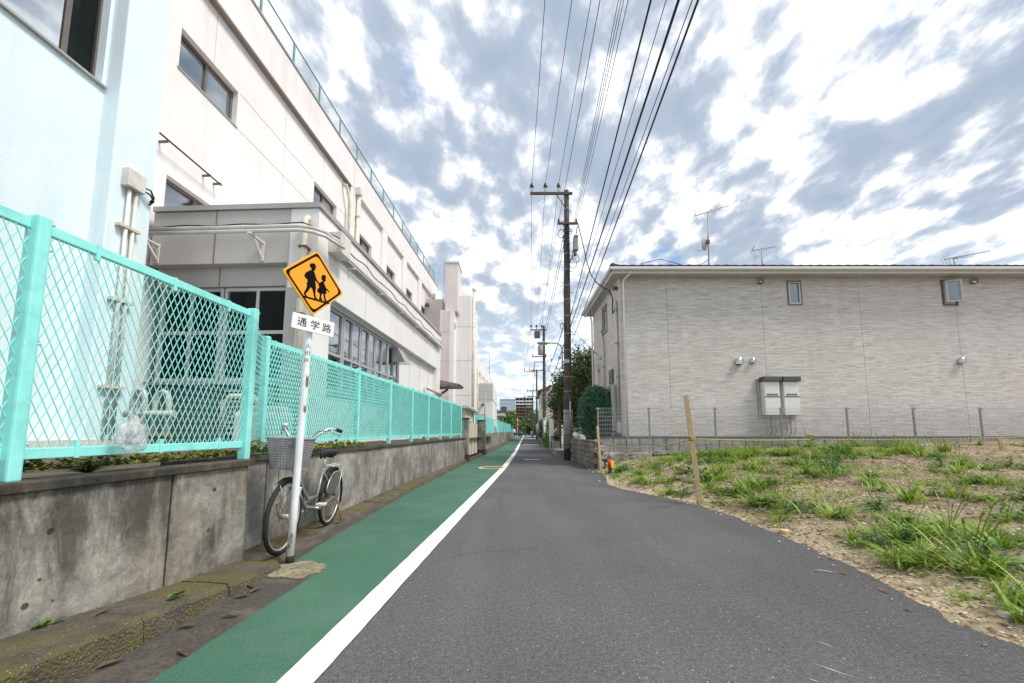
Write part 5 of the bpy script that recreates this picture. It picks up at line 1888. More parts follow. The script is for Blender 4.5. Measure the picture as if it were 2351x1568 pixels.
# paired gas water heaters
for i, x0 in enumerate((8.02, 8.64)):
    t = thing('water_heater', (x0 + 0.3, HY - 0.15, 1.6), ('off white water heater with grey cap, left of the pair on the house' if i == 0 else 'off white water heater with grey cap, right of the pair on the house'), 'water heater', 'water heaters on the house wall')
    build('cabinet', G().box(x0 + 0.06, x0 + 0.56, HY - 0.26, HY - 0.06, 1.66, 2.74), 'heater', t, bevel=0.015)
    build('mounting_panel', G().box(x0 - 0.03, x0 + 0.575, HY - 0.058, HY - 0.001, 1.62, 2.86), 'alu', t)
    build('exhaust_cap', G().box(x0 + 0.03, x0 + 0.60, HY - 0.33, HY - 0.059, 2.742, 2.90), 'darkgrey', t, bevel=0.015)
    gr = build('front_panel', G().box(x0 + 0.075, x0 + 0.545, HY - 0.27, HY - 0.261, 2.265, 2.70), 'heater', t)
    build('panel_gap', G().box(x0 + 0.061, x0 + 0.559, HY - 0.266, HY - 0.2605, 2.235, 2.262), 'darkgrey', t)
    for k in range(4):
        build('grille', G().box(x0 + 0.13 + k * 0.09, x0 + 0.20 + k * 0.09, HY - 0.275, HY - 0.2705, 2.29, 2.345), 'darkgrey', gr)
    for k in range(3):
        xx = x0 + 0.16 + k * 0.13
        g = G()
        g.tube([(xx, HY - 0.15, 1.66), (xx, HY - 0.15, 1.3), (xx + 0.04, HY - 0.10, 1.15), (xx + 0.04, HY - 0.04, 1.05), (xx + 0.04, HY + 0.02, 1.02)], 0.014, 6)
        build('pipe', g, 'rusted' if k == 1 else 'alu', t)
# service gear on the lane-facing side wall
mb = build('meter_cabinet', G().box(HX - 0.26, HX - 0.002, 13.15, 14.05, 1.15, 2.72), 'alu', house, bevel=0.01)
for (y0, z0, h, w) in ((13.30, 2.05, 0.45, 0.16), (13.66, 2.12, 0.42, 0.11), (13.36, 1.45, 0.4, 0.16)):
    build('meter_window', G().box(HX - 0.264, HX - 0.2605, y0, y0 + w, z0, z0 + h), 'black', mb)
build('cable_box', G().box(HX - 0.14, HX - 0.001, 12.88, 13.1, 1.1, 1.45), 'fascia', house, bevel=0.01)
build('vent_grille', G().box(HX - 0.05, HX - 0.001, 13.75, 14.25, 2.85, 3.35), 'darkgrey', house)
for (y, r, z0, z1, m) in ((13.02, 0.045, 1.4, 5.6, 'beigepipe'), (14.95, 0.04, 0.9, 4.6, 'beigepipe'), (15.9, 0.03, 0.9, 3.9, 'beigepipe')):
    g = G()
    g.tube([(HX - 0.06, y, z0), (HX - 0.06, y, z1), (HX - 0.055, y + 0.12, z1 + 0.14), (HX - 0.04, y + 0.45, z1 + 0.55)] if y == 14.95 else [(HX - 0.06, y, z0), (HX - 0.06, y, z1)], r, 10)
    pp = build('service_pipe', g, m, house)
    k = z0 + 0.4
    while k < z1:
        build('pipe_saddle', G().box(HX - 0.115, HX - 0.002, y - r - 0.02, y + r + 0.02, k, k + 0.035), 'galv', pp)
        k += 1.15
g = G()
g.tube([(HX - 0.25, 13.05, 5.95), (HX - 0.08, 13.3, 5.75), (HX - 0.07, 13.45, 5.45), (HX - 0.1, 13.3, 5.22), (HX - 0.1, 13.1, 5.25), (HX - 0.08, 13.02, 5.45), (HX - 0.06, 13.02, 5.6)], 0.022, 8)
build('service_cable_loop', g, 'wire', house)
build('cable_anchor', G().box(HX - 0.16, HX - 0.001, 12.9, 13.0, 5.95, 6.05), 'darkgrey', house)
build('junction_disc', G().lathe([(0.09, 0), (0.09, 0.05), (0.05, 0.09)], (HX - 0.08, 15.55, 4.05), 12), 'fascia', house)
build('intercom_lamp', G().lathe([(0.05, 0), (0.06, 0.25), (0.03, 0.35)], (HX - 0.07, 15.4, 2.6), 10), 'heater', house)


# ------------------------------------------------------------------ roof aerials
def yagi(label, base, top, a, b, n, dish=None):
    t = thing('tv_antenna', base, label, 'antenna', 'aerials on the apartment roof')
    base, top, a, b = Vector(base), Vector(top), Vector(a), Vector(b)
    build('mast', G().cyl(tuple(base), tuple(top), 0.022, n=8), 'galv', t)
    bm_ = build('boom', G().tube([tuple(a), tuple(b)], 0.013, 6), 'galv', t)
    d = (b - a)
    side = Vector((-d.y, d.x, 0)).normalized() if abs(d.x) + abs(d.y) > 0.01 else Vector((0, 1, 0))
    side = Vector((0.25, 1, 0)).normalized()
    for i in range(n):
        c = a + d * ((i + 1.0) / (n + 0.2))
        L = 0.16 - 0.05 * i / n
        build('element', G().tube([tuple(c - side * L), tuple(c + side * L)], 0.005, 5), 'galv', bm_)
    for s in (1, -1):
        e = a + Vector((0.16, 0, 0.30 * s)) * 1.0
        for q in (-0.12, 0, 0.12):
            build('reflector_rod', G().tube([tuple(a + side * q), tuple(e + side * q)], 0.006, 5), 'galv', bm_)
    u = top + Vector((0, 0, 0.0))
    c1, c2 = a + d * 0.28, a + d * 0.62
    build('boom_brace', G().tube([tuple(c1), tuple(c1 + Vector((0.02, 0, -0.1))), tuple(u), tuple(c2 + Vector((-0.02, 0, -0.1))), tuple(c2)], 0.009, 6), 'galv', bm_)
    if dish:
        c = Vector(dish)
        g = G()
        nrm = Vector((-0.55, 0.80, 0.25)).normalized()
        u_ = nrm.cross(Vector((0, 0, 1))).normalized()
        v_ = u_.cross(nrm)
        vs, fs = [tuple(c - nrm * 0.06)], []
        for k, (rr, dd) in enumerate(((0.10, -0.056), (0.19, -0.03), (0.25, 0.0))):
            for i in range(20):
                th = 2 * math.pi * i / 20
                vs.append(tuple(c + u_ * rr * math.cos(th) + v_ * rr * 1.15 * math.sin(th) + nrm * dd))
        fs += [(0, 1 + i, 1 + (i + 1) % 20) for i in range(20)]
        for k in range(2):
            for i in range(20):
                fs.append((1 + k * 20 + i, 1 + (k + 1) * 20 + i, 1 + (k + 1) * 20 + (i + 1) % 20, 1 + k * 20 + (i + 1) % 20))
        g.add(vs, fs, True)
        ds = build('dish', g, 'fascia', t, recalc=False)
        build('dish_mount', G().box(c.x - 0.02, c.x + 0.12, c.y - 0.12, c.y - 0.04, c.z - 0.07, c.z + 0.07), 'darkgrey', ds)
        build('feed_arm', G().tube([tuple(c - v_ * 0.2), tuple(c - v_ * 0.3 + nrm * 0.18), tuple(c - v_ * 0.22 + nrm * 0.32)], 0.010, 6), 'galv', ds)
    return t
yagi('tall roof antenna carrying a small satellite dish', (7.55, 14.5, 7.10), (7.63, 14.5, 9.62), (7.06, 14.45, 9.45), (8.49, 14.55, 9.95), 12, (7.50, 14.56, 8.42))
yagi('small roof antenna on a short mast, right of the dish', (9.60, 14.5, 7.15), (9.63, 14.5, 8.06), (9.22, 14.45, 8.05), (10.23, 14.55, 8.27), 9)
yagi('long low roof antenna near the right edge', (17.03, 14.5, 7.15), (17.0, 14.5, 7.78), (16.57, 14.45, 7.70), (18.53, 14.55, 8.10), 13)
g = G()
g.tube([(4.4, 12.9, 6.85), (5.2, 13.2, 7.15), (5.9, 13.6, 7.18), (6.6, 14.0, 7.20), (7.2, 14.4, 7.45), (7.57, 14.5, 7.75)], 0.012, 5)
build('antenna_cable', g, 'wire', label='slack grey cable from the dish antenna along the roof edge', cat='cable')

# ------------------------------------------------------------------ block walls and mesh fence of the house plot
FY = 12.1
bw = thing('block_wall', (9, FY, 0.4), 'low grey concrete block wall under the wire fence of the apartment house', 'wall')
blk = lambda L, H, D: G().box(-L / 2, L / 2, -D / 2, D / 2, 0, H)
spots = []
x = 2.70 + 0.2
i = 0
while x < 18.5:
    spots.append(((x, FY + 0.06 + random.uniform(-0.003, 0.003), 0.735), 0.0))
    spots.append(((x + 0.0, FY + 0.06 + random.uniform(-0.003, 0.003), 0.535), 0.0))
    x += 0.405
pieces('block', blk(0.388, 0.19, 0.12), 'block', bw, spots, bevel=0.004)
build('mortar_core', G().box(2.71, 18.7, FY + 0.015, FY + 0.105, 0.30, 0.925), 'coping', bw)
wf = thing('wire_fence', (9, FY, 0.93), 'grey welded wire fence on the block wall before the apartment house', 'fence')
posts = [2.66, 4.24, 6.28, 8.33, 10.37, 12.43, 14.5, 16.55, 18.6]
for p in posts:
    po = build('post', G().box(p - 0.02, p + 0.02, FY + 0.035, FY + 0.075, 0.86 if p > 3 else 0.70, 1.885), 'galv', wf)
    build('bracket', G().box(p - 0.06, p + 0.06, FY + 0.02, FY + 0.034, 1.82, 1.87), 'galv', po)
for a, b in zip(posts, posts[1:]):
    g = G()
    nvert = int((b - a) / 0.052)
    for k in range(nvert + 1):
        x = lerp(a + 0.02, b - 0.02, k / nvert)
        g.box(x - 0.0024, x + 0.0024, FY + 0.025, FY + 0.030, 0.955, 1.87)
    for k in range(8):
        z = lerp(0.965, 1.865, k / 7)
        g.box(a, b, FY + 0.0305, FY + 0.0355, z - 0.004, z + 0.004)
    build('mesh_panel', g, 'fencegrey', wf, kind='stuff')
# return of the fence along the lane
g = G()
for k in range(9):
    y = FY + 0.1 + k * 0.06
rw = thing('block_wall', (2.55, 13.4, 0), 'dark weathered block wall along the lane below the round conifer', 'wall')
spots = []
bx_ = blk(0.12, 0.151, 0.386)
xw = lambda y: pl([(12.0, 2.56), (15.4, 2.40)], y)
for c in range(5):
    y = 12.16 + (0.2 if c % 2 else 0.0)
    if c % 2:
        spots.append(((xw(12.16), 12.17, c * 0.164), 0.046))
    while y < 15.5:
        spots.append(((xw(y) + random.uniform(-0.004, 0.004), y + 0.2, 0.0 + c * 0.164), 0.046))
        y += 0.402
pieces('block', bx_, 'blockdark', rw, spots, bevel=0.005)
g = G()
g.hexa([(2.50, 12.0, 0.822), (2.64, 12.0, 0.822), (2.47, 15.85, 0.822), (2.33, 15.85, 0.822)], [(2.50, 12.0, 0.87), (2.64, 12.0, 0.87), (2.47, 15.85, 0.87), (2.33, 15.85, 0.87)])
build('coping', g, 'blockdark', rw, bevel=0.006)
g = G()
g.hexa([(2.522, 12.30, 0.0), (2.60, 12.30, 0.0), (2.43, 15.8, 0.0), (2.36, 15.8, 0.0)], [(2.522, 12.30, 0.82), (2.60, 12.30, 0.82), (2.43, 15.8, 0.82), (2.36, 15.8, 0.82)])
build('mortar_core', g, 'joint', rw)
# broken concrete footing at the corner
rb = thing('broken_footing', (3.2, 11.9, 0.0), 'broken concrete footing at the corner of the block walls', 'rubble')
def lump(cx, cy, cz, sx, sy, sz, seed):
    bm = bmesh.new()
    bmesh.ops.create_icosphere(bm, subdivisions=3, radius=1.0)
    vs = []
    for v in bm.verts:
        p = v.co
        q = Vector([math.copysign(abs(c) ** 0.55, c) for c in p])
        k = 1 + 0.22 * noise.noise(p * 2.1 + Vector((seed, 0, 0))) + 0.10 * noise.noise(p * 6 + Vector((seed, 2, 0)))
        vs.append((cx + q.x * sx * k, cy + q.y * sy * k, cz + q.z * sz * k))
    fs = [tuple(v.index for v in f.verts) for f in bm.faces]
    bm.free()
    return vs, fs
for (a, nm) in (((2.78, 12.0, 0.40, 0.18, 0.08, 0.12, 1), 'broken_chunk'), ((3.2, 11.98, 0.30, 0.35, 0.1, 0.20, 2), 'broken_slab'), ((3.85, 11.98, 0.36, 0.36, 0.1, 0.16, 3), 'broken_slab'),
                ((2.66, 11.95, 0.12, 0.10, 0.1, 0.14, 4), 'broken_chunk'), ((2.70, 11.93, 0.62, 0.10, 0.07, 0.10, 5), 'broken_chunk'), ((2.92, 11.86, 0.12, 0.14, 0.09, 0.10, 6), 'broken_chunk'),
                ((4.6, 12.0, 0.50, 0.5, 0.07, 0.06, 7), 'broken_slab')):
    build(nm, G().add(*lump(*a)), 'rubble', rb)
build('footing_wall', G().box(2.66, 5.6, 12.06, 12.16, 0.0, 0.534), 'rubble', rb)

# ------------------------------------------------------------------ stakes, rope, marker
def stake(label, b, t, w):
    g = G()
    b, t = Vector(b), Vector(t)
    g.bar(tuple(b - (t - b).normalized() * 0.12), tuple(t), w, w * 0.8, up=(0.3, 1, 0))
    return build('wooden_stake', g, 'wood', label=label, cat='stake', group='stakes round the vacant lot', bevel=0.004)
stake('tall pale timber stake with rope tied round it, on the lot edge', (2.99, 6.38, 0.0), (2.83, 6.36, 1.735), 0.072)
stake('short timber stake beside the broken corner of the block wall', (2.45, 10.95, 0.03), (2.42, 11.15, 1.30), 0.062)
stake('low timber stake end in the weeds on the right of the lot', (11.9, 9.6, 0.55), (11.85, 9.6, 0.98), 0.07)
KP = Vector((2.895, 6.33, 1.03))
def sag(a, b, s, n=24):
    a, b = Vector(a), Vector(b)
    return [tuple(a + (b - a) * (i / n) - Vector((0, 0, s * 4 * (i / n) * (1 - i / n)))) for i in range(n + 1)]
build('rope', G().tube(sag((2.43, 11.05, 0.92), KP, 0.18), 0.009, 6), 'rope_grey', label='pale slack rope between the two timber stakes', cat='rope')
ro_ = thing('rope', (8, 7, 0.9), 'yellow and black striped rope strung across the vacant lot', 'rope')
build('strand', G().tube(sag(KP, (6.1, 8.05, 0.985), 0.02), 0.010, 7), 'rope', ro_)
build('strand', G().tube(sag((6.1, 8.05, 0.985), (12.2, 7.4, 1.14), 0.05, 30), 0.010, 7), 'rope', ro_)
g = G()
for i in range(26):
    pass
kn = [(6.1 + 0.05 * math.cos(i * 0.9), 8.05 + 0.03 * math.sin(i * 1.3), 1.0 + 0.035 * math.sin(i * 0.7) + 0.003 * i) for i in range(22)]
build('knot', G().tube(kn, 0.013, 6), 'rope', ro_)
kn = [(KP.x + 0.05 * math.cos(i * 0.8), 6.365 + 0.047 * math.sin(i * 0.8), KP.z - 0.03 + 0.003 * i) for i in range(22)]
build('stake_wrap', G().tube(kn, 0.011, 6), 'rope', ro_)
mk = thing('boundary_marker', (2.65, 10.75, 0.0), 'small red and yellow marker post in the weeds by the lane', 'marker')
build('stem', G().cyl((2.65, 10.75, 0.0), (2.65, 10.75, 0.16), 0.05, n=12), 'black', mk)
build('red_sleeve', G().cyl((2.65, 10.75, 0.16), (2.65, 10.75, 0.38), 0.065, n=14), 'red', mk)
build('yellow_tag', G().hexa([(2.665, 10.66, 0.17), (2.74, 10.70, 0.19), (2.74, 10.705, 0.19), (2.665, 10.665, 0.17)], [(2.65, 10.66, 0.37), (2.76, 10.70, 0.36), (2.76, 10.705, 0.36), (2.65, 10.665, 0.37)]), 'yellow', mk)

# ================================================================== UTILITY POLES
def utility_pole(label, x, y, H, r0, r1, arm_z, arm, ins, low_z=None, low=None, detail=True, sleeve=None, lean=0.0):
    t = thing('utility_pole', (x, y, 0), label, 'utility pole', 'utility poles along the lane')
    X = lambda z: x + lean * z / H
    zs = [H * i / 8 for i in range(9)]
    build('shaft', G().tube([(X(z), y, z) for z in zs] + [(X(H), y, H + 0.06)], [lerp(r0, r1, z / H) for z in zs] + [r1 * 0.55], 16), 'pole', t)
    if sleeve:
        z0, z1 = sleeve
        g = G()
        g.tube([(X(z0), y, z0), (X(z1), y, z1)], lerp(r0, r1, z1 / H) + 0.022, 18)
        sl = build('sleeve', g, 'sleeve', t)
        if detail:
            for z in (z0 + 0.15, lerp(z0, z1, 0.35), z1 - 0.18):
                g = G()
                g.tube([(X(z), y, z), (X(z), y, z + 0.03)], lerp(r0, r1, z1 / H) + 0.027, 18)
                build('band', g, 'darkgrey', sl)
            build('foot_band', G().tube([(X(0.52), y, 0.50), (X(0.52), y, 0.53)], r0 + 0.045, 18), 'sleeve', sl)
            build('riser_pipe', G().cyl((x + 0.06, y - r0 - 0.03, 0.02), (x + 0.06, y - r0 + 0.0, 2.6), 0.012, n=8), 'galv', t)
            build('guard_strip', G().cyl((x + 0.075, y - r0 - 0.028, 1.6), (x + 0.085, y - r0 - 0.012, 2.35), 0.016, n=6), 'whiteplastic', t)
    aw = build('crossarm', G().bar((arm[0], y - r1 - 0.02, arm_z), (arm[1], y - r1 - 0.02, arm_z), 0.09, 0.09), 'rustarm', t)
    build('arm_brace', G().bar((arm[0] + (arm[1] - arm[0]) * 0.62, y - r1 - 0.02, arm_z - 0.03), (X(arm_z - 0.7), y - r1, arm_z - 0.75), 0.03), 'rustarm', t)
    for ix in ins:
        i_ = build('insulator', G().lathe([(0.035, 0), (0.05, 0.03), (0.05, 0.13), (0.075, 0.16), (0.055, 0.19), (0.07, 0.23), (0.05, 0.27), (0.03, 0.34)], (ix, y - r1 - 0.02, arm_z + 0.046), 10), 'porcelain', aw)
        build('insulator_cap', G().lathe([(0.078, 0), (0.085, 0.09), (0.05, 0.2), (0.02, 0.24)], (ix, y - r1 - 0.02, arm_z + 0.24), 10), 'black', i_)
    if low_z:
        la = build('crossarm', G().bar((low[0], y - r1 - 0.06, low_z), (low[1], y - r1 - 0.06, low_z), 0.08, 0.08), 'rustarm', t)
        for ix in (low[0] + 0.06, low[1] - 0.06):
            build('insulator', G().lathe([(0.03, 0), (0.05, 0.05), (0.04, 0.14), (0.015, 0.18)], (ix, y - r1 - 0.06, low_z + 0.041), 8), 'darkgrey', la)
    if detail:
        z = 2.9
        k = 0
        while z < H - 0.5:
            s = 1 if k % 2 else -1
            rr = lerp(r0, r1, z / H)
            build('step_bolt', G().bar((X(z) + s * rr, y, z), (X(z) + s * (rr + 0.13), y, z), 0.018), 'galv', t)
            z += 0.45
            k += 1
        for z in (2.75, 3.35, 4.0, 4.45, 5.15, 5.9, 6.6, 7.2, 7.9, 8.6, 9.2, 9.75, 10.6):
            if z < H:
                g = G()
                g.tube([(X(z), y, z), (X(z), y, z + 0.035)], lerp(r0, r1, z / H) + 0.008, 16)
                build('band', g, 'galv', t)
    return t


P1 = utility_pole('nearest dark concrete utility pole with grey sleeve, before the big tree', 2.26, 15.96, 11.45, 0.178, 0.105, 11.27, (0.78, 2.58), (0.847, 1.43, 1.995), 9.9, (1.92, 2.78), True, (0.45, 2.02), 0.09)
tr = build('closure_box', G().box(2.58, 2.78, 15.72, 15.92, 8.72, 9.28), 'galv', P1, bevel=0.02)
build('closure_cap', G().box(2.60, 2.78, 15.70, 15.94, 9.282, 9.34), 'sleeve', tr)
build('closure_nose', G().box(2.60, 2.70, 15.74, 15.9, 8.5, 8.718), 'darkgrey', tr)
for k, (x, z, r) in enumerate(((2.55, 8.15, 0.17), (2.68, 8.35, 0.14), (2.08, 9.45, 0.14), (2.42, 9.55, 0.10), (2.08, 5.45, 0.10))):
    pts = [(x + r * math.cos(i * math.pi / 9), 15.8 + 0.02 * math.sin(i), z + r * 1.25 * math.sin(i * math.pi / 9)) for i in range(18)]
    build('cable_loop', G().tube(pts, 0.012, 6, True), 'wire', P1)
for k in range(7):
    z = 9.75 - k * 0.2
    g = G()
    g.tube([(2.26 + 0.075 + 0.14 * math.cos(a * 0.5 + k), 15.96 + 0.14 * math.sin(a * 0.5 + k), z + 0.03 * a) for a in range(10)], 0.016, 6)
    build('cable_wrap', g, 'wire', P1)
for (x0, z0, z1) in ((2.40, 5.0, 9.6), (2.17, 5.2, 9.4), (2.36, 7.4, 9.8)):
    g = G()
    g.tube([(x0 + 0.02 * math.sin(z * 1.7), 15.80, z) for z in [lerp(z0, z1, i / 8) for i in range(9)]], 0.014, 6)
    build('riser_cable', g, 'wire', P1)
pn = build('pole_tag', G().box(2.12, 2.33, 15.765, 15.775, 3.93, 4.06), 'signwhite', P1)
for i in range(5):
    build('tag_mark', G().box(2.145 + i * 0.034, 2.163 + i * 0.034, 15.762, 15.7645, 3.965, 4.03), 'darkgrey', pn)
P2 = utility_pole('second utility pole along the lane, with grey transformer', 2.80, 33.8, 10.35, 0.17, 0.10, 10.0, (1.62, 3.05), (1.68, 2.15, 2.62), 7.6, (1.75, 3.0), True, (0.5, 2.3))
build('transformer', G().lathe([(0.20, 0), (0.23, 0.04), (0.23, 0.78), (0.18, 0.84)], (2.48, 33.6, 7.75), 16), 'galv', P2)
sw = build('switch_box', G().box(1.95, 2.45, 33.4, 33.9, 9.28, 9.85), 'darkgrey', P2, bevel=0.03)
build('cable_bracket', G().bar((2.7, 33.7, 7.15), (1.95, 33.7, 7.15), 0.05).bar((1.95, 33.7, 7.15), (1.95, 33.7, 6.4), 0.05).bar((1.6, 33.7, 6.38), (2.75, 33.7, 6.42), 0.07), 'darkgrey', P2)
build('pole_sign', G().box(2.70, 2.92, 33.58, 33.60, 0.75, 2.1), 'signwhite', P2)
P3 = utility_pole('third utility pole down the lane', 3.58, 56.5, 10.1, 0.16, 0.10, 9.75, (1.75, 3.85), (1.8, 2.5, 3.1), 7.0, (2.2, 3.7), False, (0.4, 2.2))
P4 = utility_pole('farthest thin utility pole down the lane', 4.5, 84, 10.0, 0.15, 0.09, 9.6, (3.2, 5.0), (3.3, 4.0), 7.2, (3.6, 5.0), False)
P5 = utility_pole('utility pole on the far left bend of the lane', 3.4, 104, 10.5, 0.15, 0.09, 9.9, (2.4, 4.2), (2.5, 3.2), None, None, False)


def street_lamp(label, x, y, z, reach, s=1.0):
    t = thing('street_lamp', (x, y, z - 0.9), label, 'street lamp', 'lamps on the utility poles')
    g = G()
    g.tube([(x, y, z - 1.0), (x, y, z - 0.25), (x - 0.05 * s, y, z - 0.06), (x - 0.2 * s, y, z + 0.05), (x - 0.45 * s, y, z + 0.06)], 0.028, 8)
    build('arm', g, 'lampgreen', t)
    g = G()
    n = 12
    prof = [(0.0, 0.03), (0.12, 0.055), (0.3, 0.10), (0.48, 0.105), (0.6, 0.06), (0.64, 0.01)]
    vs, fs = [], []
    for (d, r) in prof:
        for i in range(n):
            a = 2 * math.pi * i / n
            vs.append((x - (0.42 + d) * s, y + r * 1.1 * math.cos(a), z + 0.055 + r * (0.62 if math.sin(a) > 0 else 0.5) * math.sin(a)))
    for k in range(len(prof) - 1):
        for i in range(n):
            fs.append((k * n + i, k * n + (i + 1) % n, (k + 1) * n + (i + 1) % n, (k + 1) * n + i))
    fs += [tuple(range(n)), tuple(range((len(prof) - 1) * n, len(prof) * n))]
    g.add(vs, fs, True)
    hd = build('lamp_head', g, 'lampgreen', t)
    build('lens', G().box(x - 0.98 * s, x - 0.62 * s, y - 0.06, y + 0.06, z - 0.012, z + 0.012), 'porcelain', hd, bevel=0.01)
    build('sensor', G().box(x - 0.16 * s, x - 0.06 * s, y - 0.05, y + 0.05, z - 0.62, z - 0.5), 'lampgreen', t)
    for dz in (0.35, 0.85):
        build('clamp', G().bar((x - 0.02, y, z - dz), (x + 0.14, y, z - dz), 0.04), 'galv', t)
street_lamp('grey green street lamp arching left from the nearest utility pole', 2.07, 15.93, 4.72, 1.0)
street_lamp('pale street lamp arching left from the second utility pole', 2.58, 33.8, 4.1, 1.0, 1.25)
street_lamp('small street lamp on the third utility pole', 3.4, 56.5, 4.6, 1.0, 1.3)

# ------------------------------------------------------------------ overhead wires
def wire(label, pts, r, sagv=0.0, group='overhead wires'):
    p = sag(pts[0], pts[1], sagv, 26) if len(pts) == 2 else pts
    return build('overhead_wire', G().tube(p, r, 5, cap=False), 'wire', label=label, cat='wire', group=group, recalc=False)
def toward(A, k, r, label, yend=-16.0, s=0.12):
    A = Vector(A)
    B = Vector((A.x + (yend - A.y) * k, yend, A.z))
    return wire(label, (tuple(A), tuple(B)), r, s)
toward((0.847, 15.83, 11.68), 0.0062, 0.009, 'thin wire overhead to the left insulator of the nearest pole')
toward((1.43, 15.83, 11.68), -0.0038, 0.009, 'thin wire overhead to the middle insulator of the nearest pole')
toward((1.995, 15.83, 11.68), 0.0098, 0.009, 'thin wire overhead to the right insulator of the nearest pole')
toward((1.975, 15.83, 10.0), 0.0206, 0.009, 'thin wire overhead to the left end of the lower crossarm')
for i, (a, k) in enumerate((((2.627, 15.85, 10.012), 0.0521), ((2.684, 15.85, 10.05), 0.0515), ((2.74, 15.85, 10.09), 0.0508), ((2.816, 15.85, 10.13), 0.048))):
    toward(a, k, 0.008, 'thin wire in the bundle of four over the lower crossarm of the nearest pole')
toward((2.379, 15.80, 5.757), 0.0762, 0.012, 'thick black cable overhead, left of the three thick ones')
toward((2.42, 15.80, 5.85), 0.064, 0.005, 'hair thin wire overhead beside the left thick cable')
toward((2.353, 15.80, 5.256), 0.064, 0.0145, 'thickest black cable overhead, middle of the three thick ones')
toward((2.37, 15.80, 5.017), 0.0623, 0.005, 'hair thin wire overhead between the two right thick cables')
toward((2.436, 15.80, 4.741), 0.0716, 0.0105, 'thick black cable overhead, right of the three thick ones')
# lane wires between the poles
for i, (a, b) in enumerate(((0.847, 1.68), (1.43, 2.15), (1.995, 2.62))):
    wire(('left', 'middle', 'right')[i] + ' thin wire between the crossarms of the first two poles', ((a, 15.83, 11.66), (b, 33.68, 10.36)), 0.009, 0.18)
    wire(('left', 'middle', 'right')[i] + ' thin wire between the crossarms of the second and third poles', ((b, 33.68, 10.36), ((1.8, 2.5, 3.1)[i], 56.4, 10.1)), 0.010, 0.2)
wire('upper black cable pair member running from the nearest pole loops to the second pole', ((2.16, 15.85, 9.35), (2.55, 33.7, 8.75)), 0.013, 0.35)
wire('lower black cable pair member running from the nearest pole loops to the second pole', ((2.20, 15.85, 9.1), (2.66, 33.7, 8.6)), 0.013, 0.35)
wire('black telephone cable passing under the street lamp to the second pole', ((2.2, 15.9, 5.7), (2.85, 33.7, 6.1)), 0.018, 0.35)
wire('second black telephone cable dipping from the nearest to the second pole', ((2.3, 15.9, 5.2), (2.9, 33.7, 4.6)), 0.020, 0.25)
wire('thin wire between the lower arms of the first two poles', ((1.95, 15.9, 9.95), (1.8, 33.7, 7.7)), 0.007, 0.4)
wire('black cable between the second and third poles', ((2.0, 33.7, 6.45), (2.9, 56.4, 6.6)), 0.018, 0.5)
wire('thin black cable from the second pole to the third pole lamp', ((2.8, 33.7, 5.2), (3.5, 56.4, 4.9)), 0.014, 0.5)
wire('cable crossing the lane from the school wing to the third pole', ((-2.6, 41.5, 6.0), (2.3, 56.4, 6.9)), 0.018, 0.05)
wire('thin cable crossing the lane to the right house beyond', ((3.6, 56.4, 4.9), (-2.4, 46, 4.6)), 0.012, 0.25)
wire('drop cable swooping from the nearest pole top to the apartment gable', [(2.80, 15.85, 9.95), (2.86, 15.6, 9.3), (2.93, 15.2, 8.4), (2.97, 14.9, 7.75), (3.02, 14.4, 7.05), (3.1, 13.8, 6.5), (3.2, 13.3, 6.15), (3.32, 13.05, 5.98)], 0.020)
wire('short drop cable from the crossarm back to the nearest pole', [(2.78, 15.85, 9.8), (2.66, 15.85, 9.2), (2.54, 15.85, 8.5), (2.44, 15.85, 8.2)], 0.018)
wire('thin drop wire from the nearest pole down to the apartment side wall', ((2.35, 15.85, 5.6), (3.5, 15.55, 4.15)), 0.009, 0.06)
wire('thin drop wire from the nearest pole across to the far downpipe', ((2.38, 15.9, 5.35), (3.45, 17.0, 4.85)), 0.009, 0.03)
wire('guy wire slanting from the second pole behind the big tree', ((2.9, 33.8, 7.0), (4.6, 30.0, 3.6)), 0.012, 0.0)
wire('level cable from the second pole into the big tree', ((2.95, 33.8, 6.35), (4.4, 24.0, 4.2)), 0.010, 0.1)

# ================================================================== TREES AND SHRUBS
def tree(name, label, base, trunk_h, r, crown_c, crown_r, n, size, mat, cat='tree', clumps=22, **kw):
    t = thing(name, base, label, cat)
    b = Vector(base)
    c = Vector(crown_c)
    g = G()
    top = b + Vector((0, 0, trunk_h))
    g.tube([tuple(b), tuple(b + (top - b) * 0.5 + Vector((0.04, 0.02, 0))), tuple(top), tuple(c + Vector((0, 0, crown_r[2] * 0.35)))], [r, r * 0.8, r * 0.6, r * 0.2], 8)
    tk = build('trunk', g, 'bark', t)
    for i in range(7):
        a = 6.28 * i / 7 + 0.4
        e = c + Vector((math.cos(a) * crown_r[0] * 0.7, math.sin(a) * crown_r[1] * 0.7, crown_r[2] * random.uniform(-0.4, 0.6)))
        s0 = b + (top - b) * random.uniform(0.6, 1.0)
        build('limb', G().tube([tuple(s0), tuple(s0.lerp(e, 0.5) + Vector((0, 0, 0.1))), tuple(e)], [r * 0.4, r * 0.25, r * 0.08], 6), 'bark', tk)
    g = G()
    leaves(g, tuple(c), crown_r, n, size, clumps, **kw)
    build('crown', g, mat, t, recalc=False)
    return t
